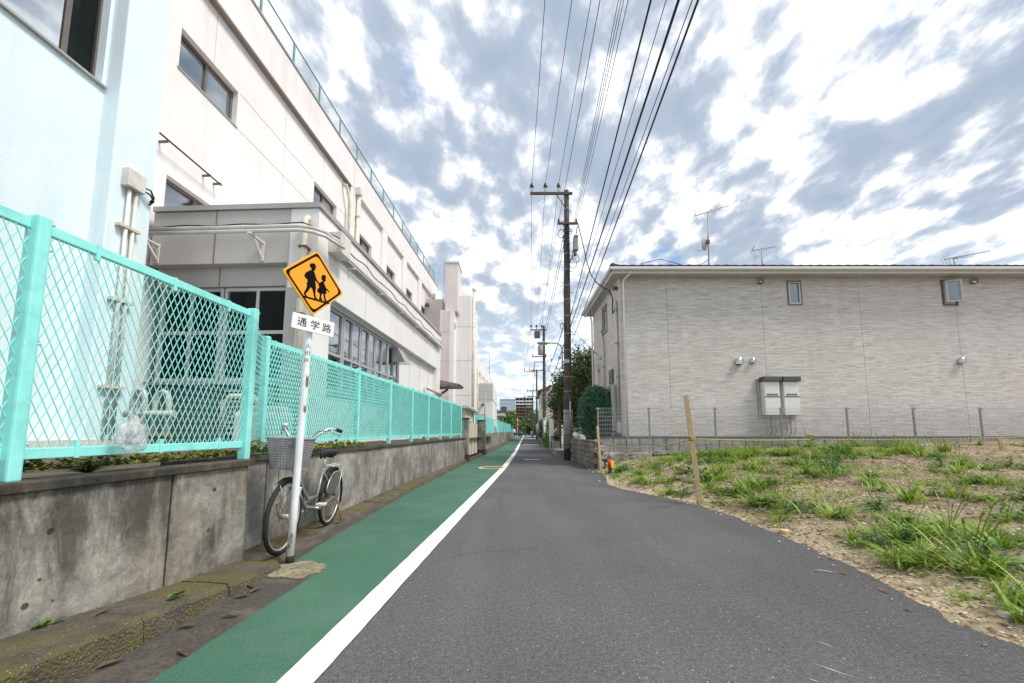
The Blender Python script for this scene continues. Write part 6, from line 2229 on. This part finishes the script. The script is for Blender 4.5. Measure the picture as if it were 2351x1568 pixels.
# round clipped conifer
cf = thing('conifer_shrub', (2.98, 13.5, 0.8), 'round dense blue green conifer above the dark block wall', 'shrub')
build('trunk', G().cyl((2.98, 13.6, 0.5), (2.98, 13.6, 1.4), 0.05), 'bark', cf)
g = G()
vs, fs = [], []
for i in range(6500):
    a = random.uniform(0, 6.283)
    u = random.uniform(-0.98, 1)
    rr = math.sqrt(max(0, 1 - u * u)) ** 0.75
    lob = 0.22 * noise.noise((math.cos(a) * 2.4, math.sin(a) * 2.4, u * 3.0)) + 0.16 * noise.noise((math.cos(a) * 6, math.sin(a) * 6, u * 8.0))
    k = random.uniform(0.74, 1.0) + lob
    wd = 0.55 if u < 0.1 else lerp(0.55, 0.46, u)
    p = Vector((2.92 + wd * rr * k * math.cos(a), 13.6 + wd * rr * k * math.sin(a), 1.74 + 0.95 * u * (0.95 + 0.25 * lob)))
    d = Vector((math.cos(a) * rr * 0.9 + random.gauss(0, 0.35), math.sin(a) * rr * 0.9 + random.gauss(0, 0.35), 0.55 + random.gauss(0, 0.35))).normalized()
    w = d.cross(Vector((random.gauss(0, 1), random.gauss(0, 1), random.gauss(0, 1)))).normalized() * random.uniform(0.016, 0.034)
    L = random.uniform(0.09, 0.19)
    o = len(vs)
    vs += [tuple(p - w), tuple(p + w), tuple(p + d * L)]
    fs.append((o, o + 1, o + 2))
g.add(vs, fs)
build('crown', g, 'leaf_conifer', cf, recalc=False)
build('inner_crown', G().lathe([(0.05, 0.0), (0.24, 0.15), (0.31, 0.6), (0.29, 1.1), (0.18, 1.45), (0.03, 1.6)], (2.98, 13.6, 0.86), 16), 'leaf_conifer', cf)
tree('garden_tree', 'big dark broadleaf tree behind the nearest utility pole', (3.3, 22.0, 0), 1.8, 0.14, (3.25, 22.0, 3.1), (1.35, 1.6, 1.9), 12000, 0.16, 'leaf_tree', clumps=34, spread=0.34, shell=0.3, droop=0.5)
tree('garden_tree', 'tall drooping branch tree close against the apartment side wall', (3.75, 19.6, 0), 2.6, 0.12, (3.75, 19.8, 4.1), (0.8, 1.2, 1.3), 5000, 0.14, 'leaf_tree', clumps=20, spread=0.4, shell=0.2, droop=0.8)
tree('street_tree', 'bright green rounded tree over the far mint slat fence', (-1.5, 58.0, 0), 1.9, 0.16, (-1.35, 58.0, 2.75), (2.0, 3.0, 1.7), 8000, 0.30, 'leaf_bright', clumps=26, spread=0.32, shell=0.35)
tree('street_tree', 'darker green bush behind the bright tree by the slat fence', (0.1, 74.0, 0), 1.5, 0.14, (0.15, 74.0, 2.6), (1.2, 3.0, 1.7), 4200, 0.3, 'leaf_tree', clumps=18, spread=0.36, shell=0.3)
# ivy bank along the right verge
g = G()
for (cx, cy, cz, rx, ry, rz, n) in ((3.15, 31.0, 1.15, 0.55, 2.6, 0.9, 2600), (3.05, 38.0, 1.3, 0.6, 3.5, 1.1, 2600), (3.0, 27.0, 1.4, 0.35, 1.6, 0.55, 1200)):
    leaves(g, (cx, cy, cz), (rx, ry, rz), n, 0.15, 16, spread=0.36, shell=0.2)
build('ivy_bank', g, 'leaf_ivy', label='bank of ivy and shrubs along the right verge by the second pole', cat='shrubs', kind='stuff', recalc=False)
for (p, h, lb) in (((2.55, 27.6, 0.0), 0.5, 'low bright grass tuft at the foot of the second pole'), ((2.85, 29.2, 0.0), 1.5, 'tall broad leaved green plant beside the second pole')):
    g = G()
    for i in range(60):
        a = random.uniform(0, 6.28)
        L = h * random.uniform(0.5, 1.1)
        b0 = Vector(p) + Vector((random.gauss(0, 0.14), random.gauss(0, 0.25), 0))
        d = Vector((math.cos(a) * 0.4, math.sin(a) * 0.4, 1)).normalized()
        w = Vector((-math.sin(a), math.cos(a), 0)) * 0.03 * (1 + h)
        g.add([tuple(b0 - w * 0.5), tuple(b0 + w * 0.5), tuple(b0 + d * L * 0.6 + w), tuple(b0 + d * L + Vector((0, 0, -0.06))), tuple(b0 + d * L * 0.6 - w)], [(0, 1, 2, 3, 4)])
    build('verge_plant', g, 'leaf_bright', label=lb, cat='plant', recalc=False)
# far wood closing the lane
g = G()
for (cx, cy, cz, rx, ry, rz, n) in ((7.5, 165, 5.0, 6, 6, 5.5, 2600), (12.5, 150, 3.4, 3.5, 5, 3.6, 1200), (4.6, 120, 2.2, 1.6, 3, 2.1, 900), (1.9, 105, 2.0, 1.2, 3, 2.0, 800), (7.0, 118, 2.2, 1.6, 3, 2.4, 900)):
    leaves(g, (cx, cy, cz), (rx, ry, rz), n, 0.75, 22, spread=0.34, shell=0.1)
build('far_trees', g, 'leaf_tree', label='dark mass of trees closing the far end of the lane', cat='trees', kind='stuff', recalc=False)

# ================================================================== RIGHT-HAND HOUSES AND PLOT EDGE
FH = frame(0.035)
def far_house(name, label, x0, x1, y0, y1, h, wall, roof, wins, frame_m, rise=1.2):
    t = thing(name, FH((x0 + x1) / 2, (y0 + y1) / 2, 0), label, 'house')
    fn = lambda u, v, w: FH(x0 - w, u, v)
    g = G()
    wall_grid(g, fn, y0, y1, 0.0, h, wins, 0.12)
    build('wall', g, wall, t)
    build('front_wall', G(FH).box(x0 + 0.02, x1, y0, y0 + 0.12, 0.0, h), wall, t)
    build('back_wall', G(FH).box(x0 + 0.02, x1, y1 - 0.12, y1, 0.0, h), wall, t)
    for w in wins:
        window(t, fn, *w, 2, 1, 0.10, -0.02, frame_m, 'glass')
        build('window_box', G(FH).box(x0 - 0.25, x0 - 0.001, w[0] - 0.1, w[1] + 0.1, w[2] - 0.35, w[2] - 0.02), frame_m, t)
    g = G(FH)
    xm = (x0 + x1) / 2
    g.hexa([(x0 - 0.4, y0 - 0.4, h), (x1 + 0.4, y0 - 0.4, h), (x1 + 0.4, y1 + 0.4, h), (x0 - 0.4, y1 + 0.4, h)], [(xm - 0.05, y0 - 0.4, h + rise), (xm + 0.05, y0 - 0.4, h + rise), (xm + 0.05, y1 + 0.4, h + rise), (xm - 0.05, y1 + 0.4, h + rise)])
    rf_ = build('roof', g, roof, t)
    build('eave_board', G(FH).box(x0 - 0.44, x0 - 0.401, y0 - 0.4, y1 + 0.4, h - 0.08, h + 0.14), 'fascia', rf_)
    return t
far_house('white_house', 'white house with dark red window frames behind the big tree', 2.75, 9.0, 34.5, 40.5, 5.0, 'whitehouse', 'whitehouse', [(35.4, 37.6, 2.6, 3.9), (38.2, 39.8, 2.6, 3.9)], 'redroof', 1.3)
far_house('cream_house', 'cream house with dull red roof beyond the second pole', 1.75, 8.5, 43.0, 54.0, 5.6, 'creamhouse', 'redroof', [(45, 46.2, 0.8, 2.6), (50, 51.2, 0.8, 2.6)], 'bronze', 1.5)
far_house('grey_house', 'small grey house at the far right of the lane', 2.5, 8.5, 66.0, 76.0, 4.6, 'greywall', 'roof', [(68, 69.5, 2.2, 3.4)], 'bronze', 1.2)
t = thing('garden_gate', (2.55, 25.2, 0), 'pale grey board panel beside brown gate right of the second pole', 'gate')
build('board', G().box(2.38, 2.43, 22.6, 25.4, 0.55, 1.95), 'fascia', t)
build('base', G().box(2.36, 2.5, 22.6, 25.4, 0.0, 0.548), 'block', t)
build('brown_leaf', G().box(2.47, 2.52, 20.6, 22.5, 0.1, 2.25), 'brownpanel', t)
build('brown_post', G().box(2.44, 2.56, 20.45, 20.58, 0.0, 2.3), 'brownpanel', t)
t = thing('garden_step', (2.25, 19.2, 0), 'grey concrete step with planter and slanting white rail beside the nearest pole', 'step')
build('step_block', G().box(2.05, 2.6, 18.2, 20.2, 0.0, 0.28), 'block', t, bevel=0.01)
build('planter', G().box(2.1, 2.45, 20.3, 21.0, 0.0, 0.62), 'sleeve', t, bevel=0.02)
build('hand_rail', G().bar((2.08, 18.5, 1.25), (1.95, 20.0, 0.92), 0.05), 'whiteplastic', t)
build('rail_post', G().bar((2.0, 20.0, 0.28), (1.97, 20.0, 0.95), 0.035), 'black', t)
g = G()
leaves(g, (2.28, 20.65, 0.78), (0.2, 0.35, 0.2), 400, 0.08, 10)
build('plant', g, 'leaf_tree', t, recalc=False)
t = thing('covered_scooter', (2.75, 17.2, 0.0), 'white dotted cover over a parked scooter behind the nearest pole', 'scooter')
vs, fs = lump(2.80, 17.6, 0.72, 0.22, 0.5, 0.32, 9)
build('cover', G().add(vs, fs, True), 'whitecloth', t)
for i in range(14):
    a = random.uniform(0, 6.28)
    g = G()
    c = Vector((2.80 + 0.17 * math.cos(a), 17.06 + 0.1 * abs(math.sin(a)), 0.7 + random.uniform(-0.2, 0.25)))
    g.lathe([(0.0, -0.02), (0.045, 0.0), (0.0, 0.02)], tuple(c), 8)
    build('dark_patch', g, 'black', t)
build('wheel', G().tube([(2.78, 16.75 + 0.2 * math.cos(i * 0.35), 0.22 + 0.2 * math.sin(i * 0.35)) for i in range(18)], 0.05, 6, True), 'rubber', t)

# far street furniture
t = thing('stop_sign', (0.95, 66, 0), 'red triangular stop sign on a white pole at the end of the slat fence', 'road sign')
build('pole', G().cyl((0.95, 66, 0), (0.95, 66, 3.3), 0.045), 'signwhite', t)
build('triangle_plate', G().prism(rounded([(-0.42, 0.26), (0.42, 0.26), (0, -0.46)], 0.06), lambda u, v, w: (0.85 + u, 65.9 + w, 1.95 + v), 0, 0.03), 'red', t)
build('mirror', G().lathe([(0.05, 0), (0.32, 0.02), (0.32, 0.06), (0.05, 0.08)], (0.95, 65.9, 2.85), 16), 'yellow', t)
t = thing('warning_sign', (4.05, 62, 0), 'small yellow diamond sign on a white pole on the far right verge', 'road sign')
build('pole', G().cyl((4.05, 62, 0), (4.05, 62, 2.2), 0.05), 'signwhite', t)
build('diamond_plate', G().prism([(0, 0.36), (0.36, 0), (0, -0.36), (-0.36, 0)], lambda u, v, w: (4.05 + u, 61.9 + w, 2.15 + v), 0, 0.03), 'yellow', t)
t = thing('bollard', (3.25, 66, 0), 'short grey bollard on the far right of the lane', 'bollard')
build('shaft', G().cyl((3.25, 66, 0.3), (3.25, 66, 1.15), 0.13), 'sleeve', t)
build('foot', G().cyl((3.25, 66, 0.0), (3.25, 66, 0.3), 0.15), 'darkgrey', t)
t = thing('parked_motorbike', (1.6, 70, 0), 'dark parked motorbike beyond the stop sign', 'motorbike')
for yy in (69.4, 70.6):
    build('wheel', G().tube([(1.6, yy + 0.27 * math.cos(i * 0.35), 0.3 + 0.27 * math.sin(i * 0.35)) for i in range(18)], 0.06, 6, True), 'rubber', t)
vs, fs = lump(1.6, 70, 0.68, 0.16, 0.5, 0.2, 4)
build('body', G().add(vs, fs, True), 'black', t)
build('handlebar', G().tube([(1.25, 69.55, 1.05), (1.6, 69.5, 0.95), (1.95, 69.55, 1.05)], 0.03, 6), 'chrome', t)
# distant walker: one skinned body, clothing colours by part
def walker(px_, py_):
    t = thing('person', (px_, py_, 0), 'distant person in white top and dark blue trousers walking by the stop sign', 'person')
    J = {'pel': (0, 0, .92, .13), 'waist': (0, 0, 1.08, .125), 'chest': (0, -.02, 1.30, .15), 'neck': (0, -.02, 1.46, .055), 'head': (0, -.04, 1.56, .085), 'crown': (0, -.04, 1.66, .07),
         'shl': (-.18, -.01, 1.38, .06), 'ell': (-.23, .05, 1.10, .045), 'wrl': (-.23, -.06, .88, .035), 'hal': (-.23, -.1, .80, .035),
         'shr': (.18, -.01, 1.38, .06), 'elr': (.23, .02, 1.10, .045), 'wrr': (.23, -.14, .90, .035), 'har': (.23, -.18, .82, .035),
         'hl': (-.09, 0, .86, .095), 'kl': (-.09, -.12, .48, .065), 'al': (-.09, -.10, .09, .045), 'fl': (-.09, -.26, .04, .04),
         'hr': (.09, 0, .86, .095), 'kr': (.09, .06, .48, .065), 'ar': (.09, .22, .11, .045), 'fr': (.09, .10, .04, .04)}
    E_ = [('pel', 'waist'), ('waist', 'chest'), ('chest', 'neck'), ('neck', 'head'), ('head', 'crown'), ('chest', 'shl'), ('shl', 'ell'), ('ell', 'wrl'), ('wrl', 'hal'), ('chest', 'shr'), ('shr', 'elr'), ('elr', 'wrr'), ('wrr', 'har'),
          ('pel', 'hl'), ('hl', 'kl'), ('kl', 'al'), ('al', 'fl'), ('pel', 'hr'), ('hr', 'kr'), ('kr', 'ar'), ('ar', 'fr')]
    ks = list(J)
    me = bpy.data.meshes.new('body')
    me.from_pydata([J[k][:3] for k in ks], [(ks.index(a), ks.index(b)) for a, b in E_], [])
    o = bpy.data.objects.new('body', me)
    COL.objects.link(o)
    o.parent = t
    sk = o.modifiers.new('skin', 'SKIN')
    sk.use_smooth_shade = True
    for i, k in enumerate(ks):
        me.skin_vertices[0].data[i].radius = (J[k][3], J[k][3])
    me.skin_vertices[0].data[0].use_root = True
    sb = o.modifiers.new('subsurf', 'SUBSURF')
    sb.levels = sb.render_levels = 1
    b = NB('clothed_figure')
    b_tc = b.n.new('ShaderNodeTexCoord')
    sp = b.n.new('ShaderNodeSeparateXYZ')
    b.l.new(b_tc.outputs['Object'], sp.inputs[0])
    c = b.ramp(b.math('DIVIDE', sp.outputs[2], 1.8), [(0.0, (0.02, 0.02, 0.02)), (0.05, (0.03, 0.045, 0.09)), (0.53, (0.7, 0.7, 0.7)), (0.80, (0.42, 0.26, 0.19)), (0.89, (0.015, 0.012, 0.01))])
    for e in b.n:
        if e.type == 'VALTORGB':
            e.color_ramp.interpolation = 'CONSTANT'
    b.out(c, 0.8)
    me.materials.append(b.m)
    g = G()
    g.lathe([(0.02, -0.09), (0.085, -0.04), (0.095, 0.03), (0.06, 0.085), (0.01, 0.1)], (px_, py_ - 0.02, 1.63), 12)
    build('hair', g, 'signblack', t)
    return t
walker(0.35, 63.5)

# distant blocks of flats
t = thing('apartment_block', (11, 355, 0), 'distant maroon and white block of flats above the far trees', 'building')
build('core', G().box(3.4, 18.8, 350, 365, 0, 30.6), 'maroonwall', t)
for f in range(5, 11):
    z = f * 2.75
    m = 'farwhite' if f >= 9 else 'maroonwall'
    fl = build('balcony', G().box(3.1, 19.1, 348.4, 349.99, z, z + 1.05), m, t)
    build('floor_slab', G().box(3.05, 19.15, 348.3, 349.995, z - 0.2, z - 0.01), 'farwhite' if f >= 8 else 'maroonwall', fl)
    for k in range(5):
        x = 3.6 + k * 3.1
        build('window', G().box(x, x + 2.3, 349.8, 349.998, z + 1.06, z + 2.4), 'glass_dark', t)
        build('divider', G().box(x + 2.5, x + 2.9, 348.5, 349.996, z + 1.06, z + 2.54), m, t)
build('roof_edge', G().box(3.0, 19.2, 348.2, 365.2, 30.61, 31.2), 'farwhite', t)
t = thing('office_block', (-2.0, 190, 0), 'distant pale blue grey clad building at the end of the lane', 'building')
build('wall', G().box(-6.0, 1.6, 190, 200, 0, 16.5), 'farblue', t)
for f in range(8):
    build('cladding_band', G().box(-6.02, 1.62, 189.9, 189.99, 2 + f * 1.8, 2.12 + f * 1.8), 'farwhite', t)
build('roof_edge', G().box(-6.1, 1.7, 189.8, 200.1, 16.51, 16.8), 'farwhite', t)
t = thing('roadside_house', (1.3, 98, 0), 'low white house beneath the distant flats', 'house')
build('wall', G().box(-2.5, 0.6, 100, 108, 0, 5.2), 'farwhite', t)
build('roof', G().box(-2.7, 0.8, 99.8, 108.2, 5.201, 5.5), 'fascia', t)
build('window', G().box(-0.3, 0.4, 99.9, 99.995, 2.6, 4.2), 'glass_dark', t)

# ================================================================== WEEDS, STONES
def blade(g, b, a, L, w, bend, lift=1.0):
    b = Vector(b)
    out = Vector((math.cos(a), math.sin(a), 0))
    sd_ = Vector((-math.sin(a), math.cos(a), 0))
    vs, n = [], 5
    for i in range(n + 1):
        t = i / n
        p = b + out * (L * (0.25 * t + bend * t * t)) + Vector((0, 0, L * lift * (t - 0.55 * bend * t * t * t)))
        ww = w * (1 - t ** 2.2) * (0.55 + 0.9 * min(t * 3, 1)) * 0.5
        vs += [tuple(p - sd_ * ww), tuple(p + sd_ * ww)]
    g.add(vs, [(2 * i, 2 * i + 1, 2 * i + 3, 2 * i + 2) for i in range(n)])
def tuft_mesh(kind, rs):
    random.seed(rs)
    g = G()
    if kind == 'grass':
        for i in range(random.randint(38, 56)):
            a = random.uniform(0, 6.28)
            r = abs(random.gauss(0, 0.09))
            blade(g, (r * math.cos(a * 1.7), r * math.sin(a * 1.7), -0.02), a, random.uniform(0.18, 0.5), random.uniform(0.009, 0.018), random.uniform(0.1, 0.75), random.uniform(0.5, 1.0))
        m = 'grass'
    elif kind == 'foxtail':
        for i in range(34):
            a = random.uniform(0, 6.28)
            r = abs(random.gauss(0, 0.07))
            blade(g, (r * math.cos(a), r * math.sin(a), -0.02), a, random.uniform(0.2, 0.48), random.uniform(0.011, 0.021), random.uniform(0.2, 0.9), random.uniform(0.5, 1.0))
        for i in range(4):
            a = random.uniform(0, 6.28)
            h = random.uniform(0.4, 0.6)
            p0, p1 = Vector((0, 0, 0)), Vector((0.14 * math.cos(a), 0.14 * math.sin(a), h))
            g.tube([tuple(p0), tuple(p0.lerp(p1, 0.6) + Vector((0, 0, 0.03))), tuple(p1)], 0.003, 4)
            q = p1 + Vector((0.03 * math.cos(a), 0.03 * math.sin(a), 0.06))
            g.tube([tuple(p1), tuple(p1.lerp(q, 0.5)), tuple(q)], [0.005, 0.010, 0.003], 5)
        m = 'grass'
    elif kind == 'sprawl':
        for i in range(70):
            a = random.uniform(0, 6.28)
            r = min(0.30, abs(random.gauss(0, 0.14)))
            blade(g, (r * math.cos(a), r * math.sin(a), -0.01), random.uniform(0, 6.28), random.uniform(0.08, 0.22), random.uniform(0.008, 0.016), random.uniform(0.3, 1.0), random.uniform(0.3, 0.9))
            g.add([(r * math.cos(a), r * math.sin(a), -0.01), (0, 0, -0.03), (0.004, 0.004, -0.03)], [(0, 1, 2)])
        m = 'grass'
    else:
        for i in range(130):
            a = random.uniform(0, 6.28)
            r = abs(random.gauss(0, 0.16))
            p = Vector((r * math.cos(a), r * math.sin(a), random.uniform(0.0, 0.24) * max(0.15, 1 - r * 2.2)))
            d = Vector((random.gauss(0, 1), random.gauss(0, 1), random.gauss(0.3, 0.5))).normalized()
            w = d.cross(Vector((0, 0, 1))).normalized()
            L = random.uniform(0.035, 0.075)
            g.add([tuple(p), tuple(p + d * L * 0.5 + w * L * 0.32), tuple(p + d * L), tuple(p + d * L * 0.5 - w * L * 0.32), (0.0, 0.0, -0.02), (0.004, 0.003, -0.02)], [(0, 1, 2), (0, 2, 3), (0, 4, 5)])
        m = 'grass_deep'
    g.v = [(x, y, z) for x, y, z in g.v]
    return g, m
PROTO = {}
for k in ('grass', 'foxtail', 'sprawl', 'leafy'):
    PROTO[k] = []
    for i in range(4):
        g, m = tuft_mesh(k, 100 + i * 7 + len(k))
        me = bpy.data.meshes.new(k + '_tuft')
        me.from_pydata(g.v, [], g.fc)
        me.materials.append(MAT[m])
        PROTO[k].append(me)
random.seed(31)
LAB = {'grass': 'tuft of bright green grass growing on the gravelly vacant lot', 'foxtail': 'foxtail weed with upright seed stalks growing on the vacant lot',
       'sprawl': 'flat sprawling patch of short grass on the vacant lot', 'leafy': 'small broad leaved weed growing on the vacant lot'}
GRP = {'grass': 'grass tufts on the vacant lot', 'foxtail': 'foxtail weeds on the vacant lot', 'sprawl': 'sprawling grass patches on the vacant lot', 'leafy': 'leafy weeds on the vacant lot'}
NM = {'grass': 'grass_tuft', 'foxtail': 'foxtail_weed', 'sprawl': 'grass_patch', 'leafy': 'leafy_weed'}
def where(x, y):
    xe = pl(RE, y)
    if y > 10.6:
        return ('below the wire fence near the lane corner' if x < 5 else 'below the wire fence under the water heaters' if x < 10 else 'below the wire fence at the right')
    if x - xe < 0.75:
        return 'at the asphalt edge behind the tall stake' if y > 6.4 else 'at the asphalt edge in front of the tall stake'
    if y > 7.5:
        return 'in the far left of the lot' if x < 4.6 else 'in the far middle of the lot' if x < 8.5 else 'in the far right of the lot'
    if y > 4.8:
        return 'just right of the tall stake' if x < 4.6 else 'in the middle of the lot' if x < 6.5 else 'along the right side of the lot'
    return 'in the near right corner of the lot'
KIND = {'grass': 'tuft of bright green grass', 'foxtail': 'foxtail weed with seed stalks', 'sprawl': 'flat patch of short grass', 'leafy': 'broad leaved weed'}
def plant(kind, x, y, s, label=None, group=True):
    o = bpy.data.objects.new(NM[kind], random.choice(PROTO[kind]))
    COL.objects.link(o)
    o.location = (x, y, lotz(x, y) - 0.005)
    o.rotation_euler = (random.gauss(0, 0.05), random.gauss(0, 0.05), random.uniform(0, 6.28))
    o.scale = (s * 1.1, s * 1.1, s * random.uniform(0.6, 0.95))
    size = 'small ' if s < 0.55 else 'large ' if s > 0.9 else ''
    tag(o, label or (size + KIND[kind] + ' ' + where(x, y)), 'weed', GRP[kind] if group else None)
# the large clumps one can point to
for kind, x, y, s, lb in (('foxtail', 3.30, 3.42, 0.62, 'spreading foxtail clump by itself near the asphalt edge in front'), ('foxtail', 3.72, 5.55, 0.95, 'large dark green grass clump right of the tall stake'),
                          ('grass', 3.25, 2.62, 0.75, 'big grass clump at the bottom right edge of the lot'), ('grass', 4.35, 3.75, 0.95, 'tall lush grass clump at the right edge of the lot'),
                          ('leafy', 7.0, 8.6, 1.9, 'wide dark leafy clump in the middle of the lot'), ('leafy', 3.75, 8.4, 1.7, 'dark leafy weed left of the tall stake'),
                          ('grass', 5.2, 5.3, 1.1, 'tall grass clump right of centre on the lot')):
    plant(kind, x, y, s, lb, False)
n = 0
while n < 370:
    y = random.uniform(2.0, 11.9) if random.random() < 0.8 else random.uniform(9.5, 11.95)
    xe = pl(RE, y)
    x = xe + 0.28 + abs(random.gauss(0, 1)) * (1.2 + 0.42 * y)
    if x > 1.32 * y + 0.8 or x > 16:
        continue
    if y > 10.7 and x < 4.4:
        continue
    d = noise.noise((x * 0.55, y * 0.55, 7.7))
    if d < -0.10 and random.random() < 0.85:
        continue
    if x - xe < 0.5 and y < 8 and random.random() < 0.6:
        continue
    kind = random.choices(('grass', 'foxtail', 'sprawl', 'leafy'), (4, 2, 4.5, 2.2))[0]
    s = random.uniform(0.45, 1.0) if y < 4.5 else random.uniform(0.55, 1.3)
    if y > 10.5:
        s *= 0.8
    plant(kind, x, y, s)
    n += 1
for i in range(110):                     # lush near right part of the lot
    y = random.uniform(3.0, 7.6)
    x = pl(RE, y) + 0.45 + random.random() ** 1.2 * (0.95 * y)
    if noise.noise((x * 0.8, y * 0.8, 3.1)) < -0.05:
        continue
    plant(random.choices(('grass', 'foxtail', 'sprawl', 'leafy'), (3, 3, 3, 2))[0], x, y, random.uniform(0.55, 1.05))
for i in range(26):                      # weeds crowding the corner by the marker
    plant(random.choice(('sprawl', 'leafy', 'grass')), random.uniform(2.5, 5.0), random.uniform(8.8, 10.9), random.uniform(0.4, 0.75))
# thin short grass between the clumps
g = G()
random.seed(77)
for i in range(26000):
    y = 2.2 + 9.7 * random.random()
    x = pl(RE, y) + 0.15 + abs(random.gauss(0, 1)) * (0.9 + 0.5 * y)
    if x > 15.5 or x > 1.32 * y + 1.0:
        continue
    if noise.noise((x * 0.7, y * 0.7, 7.7)) < 0.02:
        continue
    a = random.uniform(0, 6.28)
    L = random.uniform(0.04, 0.16)
    p = Vector((x, y, lotz(x, y) - 0.01))
    d = Vector((math.cos(a) * 0.7, math.sin(a) * 0.7, random.uniform(0.3, 1.0))) * L
    w = Vector((-math.sin(a), math.cos(a), 0)) * random.uniform(0.004, 0.009)
    g.add([tuple(p - w), tuple(p + w), tuple(p + d)], [(0, 1, 2)])
build('short_grass', g, 'grass', label='thin short grass between the weeds of the vacant lot', cat='grass', kind='stuff', recalc=False)
# scattered stones and debris
def scatter(n, smin, smax, mat, name, label, cat):
    g = G()
    for i in range(n):
        y = 1.2 + 10.7 * random.random() ** 1.1
        x = pl(RE, y) - 0.22 + abs(random.gauss(0, 1)) * (0.5 + 0.55 * y)
        if x > 16:
            continue
        if x < road_x(y) + 0.03 and random.random() < 0.9:
            continue
        s = random.uniform(smin, smax) * (0.6 + 0.07 * y)
        z = max(lotz(x, y), 0.002 if x < road_x(y) else -1) + s * 0.15
        a = random.uniform(0, 3.14)
        c_, s_ = math.cos(a), math.sin(a)
        ex, ey, ez = s * random.uniform(0.7, 1.8), s * random.uniform(0.5, 1.0), s * random.uniform(0.25, 0.6)
        raw = [(ex, 0, 0), (0, ey, 0.1 * ez), (-ex * 0.8, 0.2 * ey, 0), (0.1 * ex, -ey, 0), (0.1 * ex, 0.1 * ey, ez), (0, 0, -ez)]
        g.add([(x + p[0] * c_ - p[1] * s_, y + p[0] * s_ + p[1] * c_, z + p[2]) for p in raw], [(0, 1, 4), (1, 2, 4), (2, 3, 4), (3, 0, 4), (1, 0, 5), (2, 1, 5), (3, 2, 5), (0, 3, 5)])
    build(name, g, mat, label=label, cat=cat, kind='stuff', recalc=False)
scatter(6500, 0.004, 0.024, 'pebble', 'pale_gravel', 'pale stones and shell chips scattered over the vacant lot', 'gravel')
scatter(5500, 0.006, 0.032, 'debris', 'brown_debris', 'brown soil crumbs and wood chips over the vacant lot', 'debris')
for (x, y, s, m, lb) in ((3.12, 4.62, 0.055, 'wood', 'rust coloured stone at the asphalt edge of the lot'), (4.1, 4.3, 0.05, 'debris', 'reddish brown stone among the right hand weeds'), (4.75, 4.35, 0.04, 'pebble', 'white rounded stone at the right edge of the lot'), (3.05, 2.55, 0.035, 'pebble', 'flat white shell chip near the bottom right weeds')):
    vs, fs = lump(x, y, lotz(x, y) + s * 0.3, s, s * 0.8, s * 0.5, x)
    build('stone', G().add(vs, fs, True), m, label=lb, cat='stone')
for i, (x, y, a, L) in enumerate(((2.55, 3.35, 0.35, 0.13), (3.35, 2.95, 0.1, 0.16))):
    z = 0.01 if x < pl(RE, y) else lotz(x, y) + 0.02
    build('twig', G().tube([(x - L / 2 * math.cos(a), y + L / 2 * math.sin(a), z), (x, y + 0.004, z + 0.004), (x + L / 2 * math.cos(a), y - L / 2 * math.sin(a), z)], 0.003, 5), 'pebble',
          label=('pale dry twig lying on the asphalt' if i == 0 else 'white stick lying on the sandy lot edge'), cat='twig')
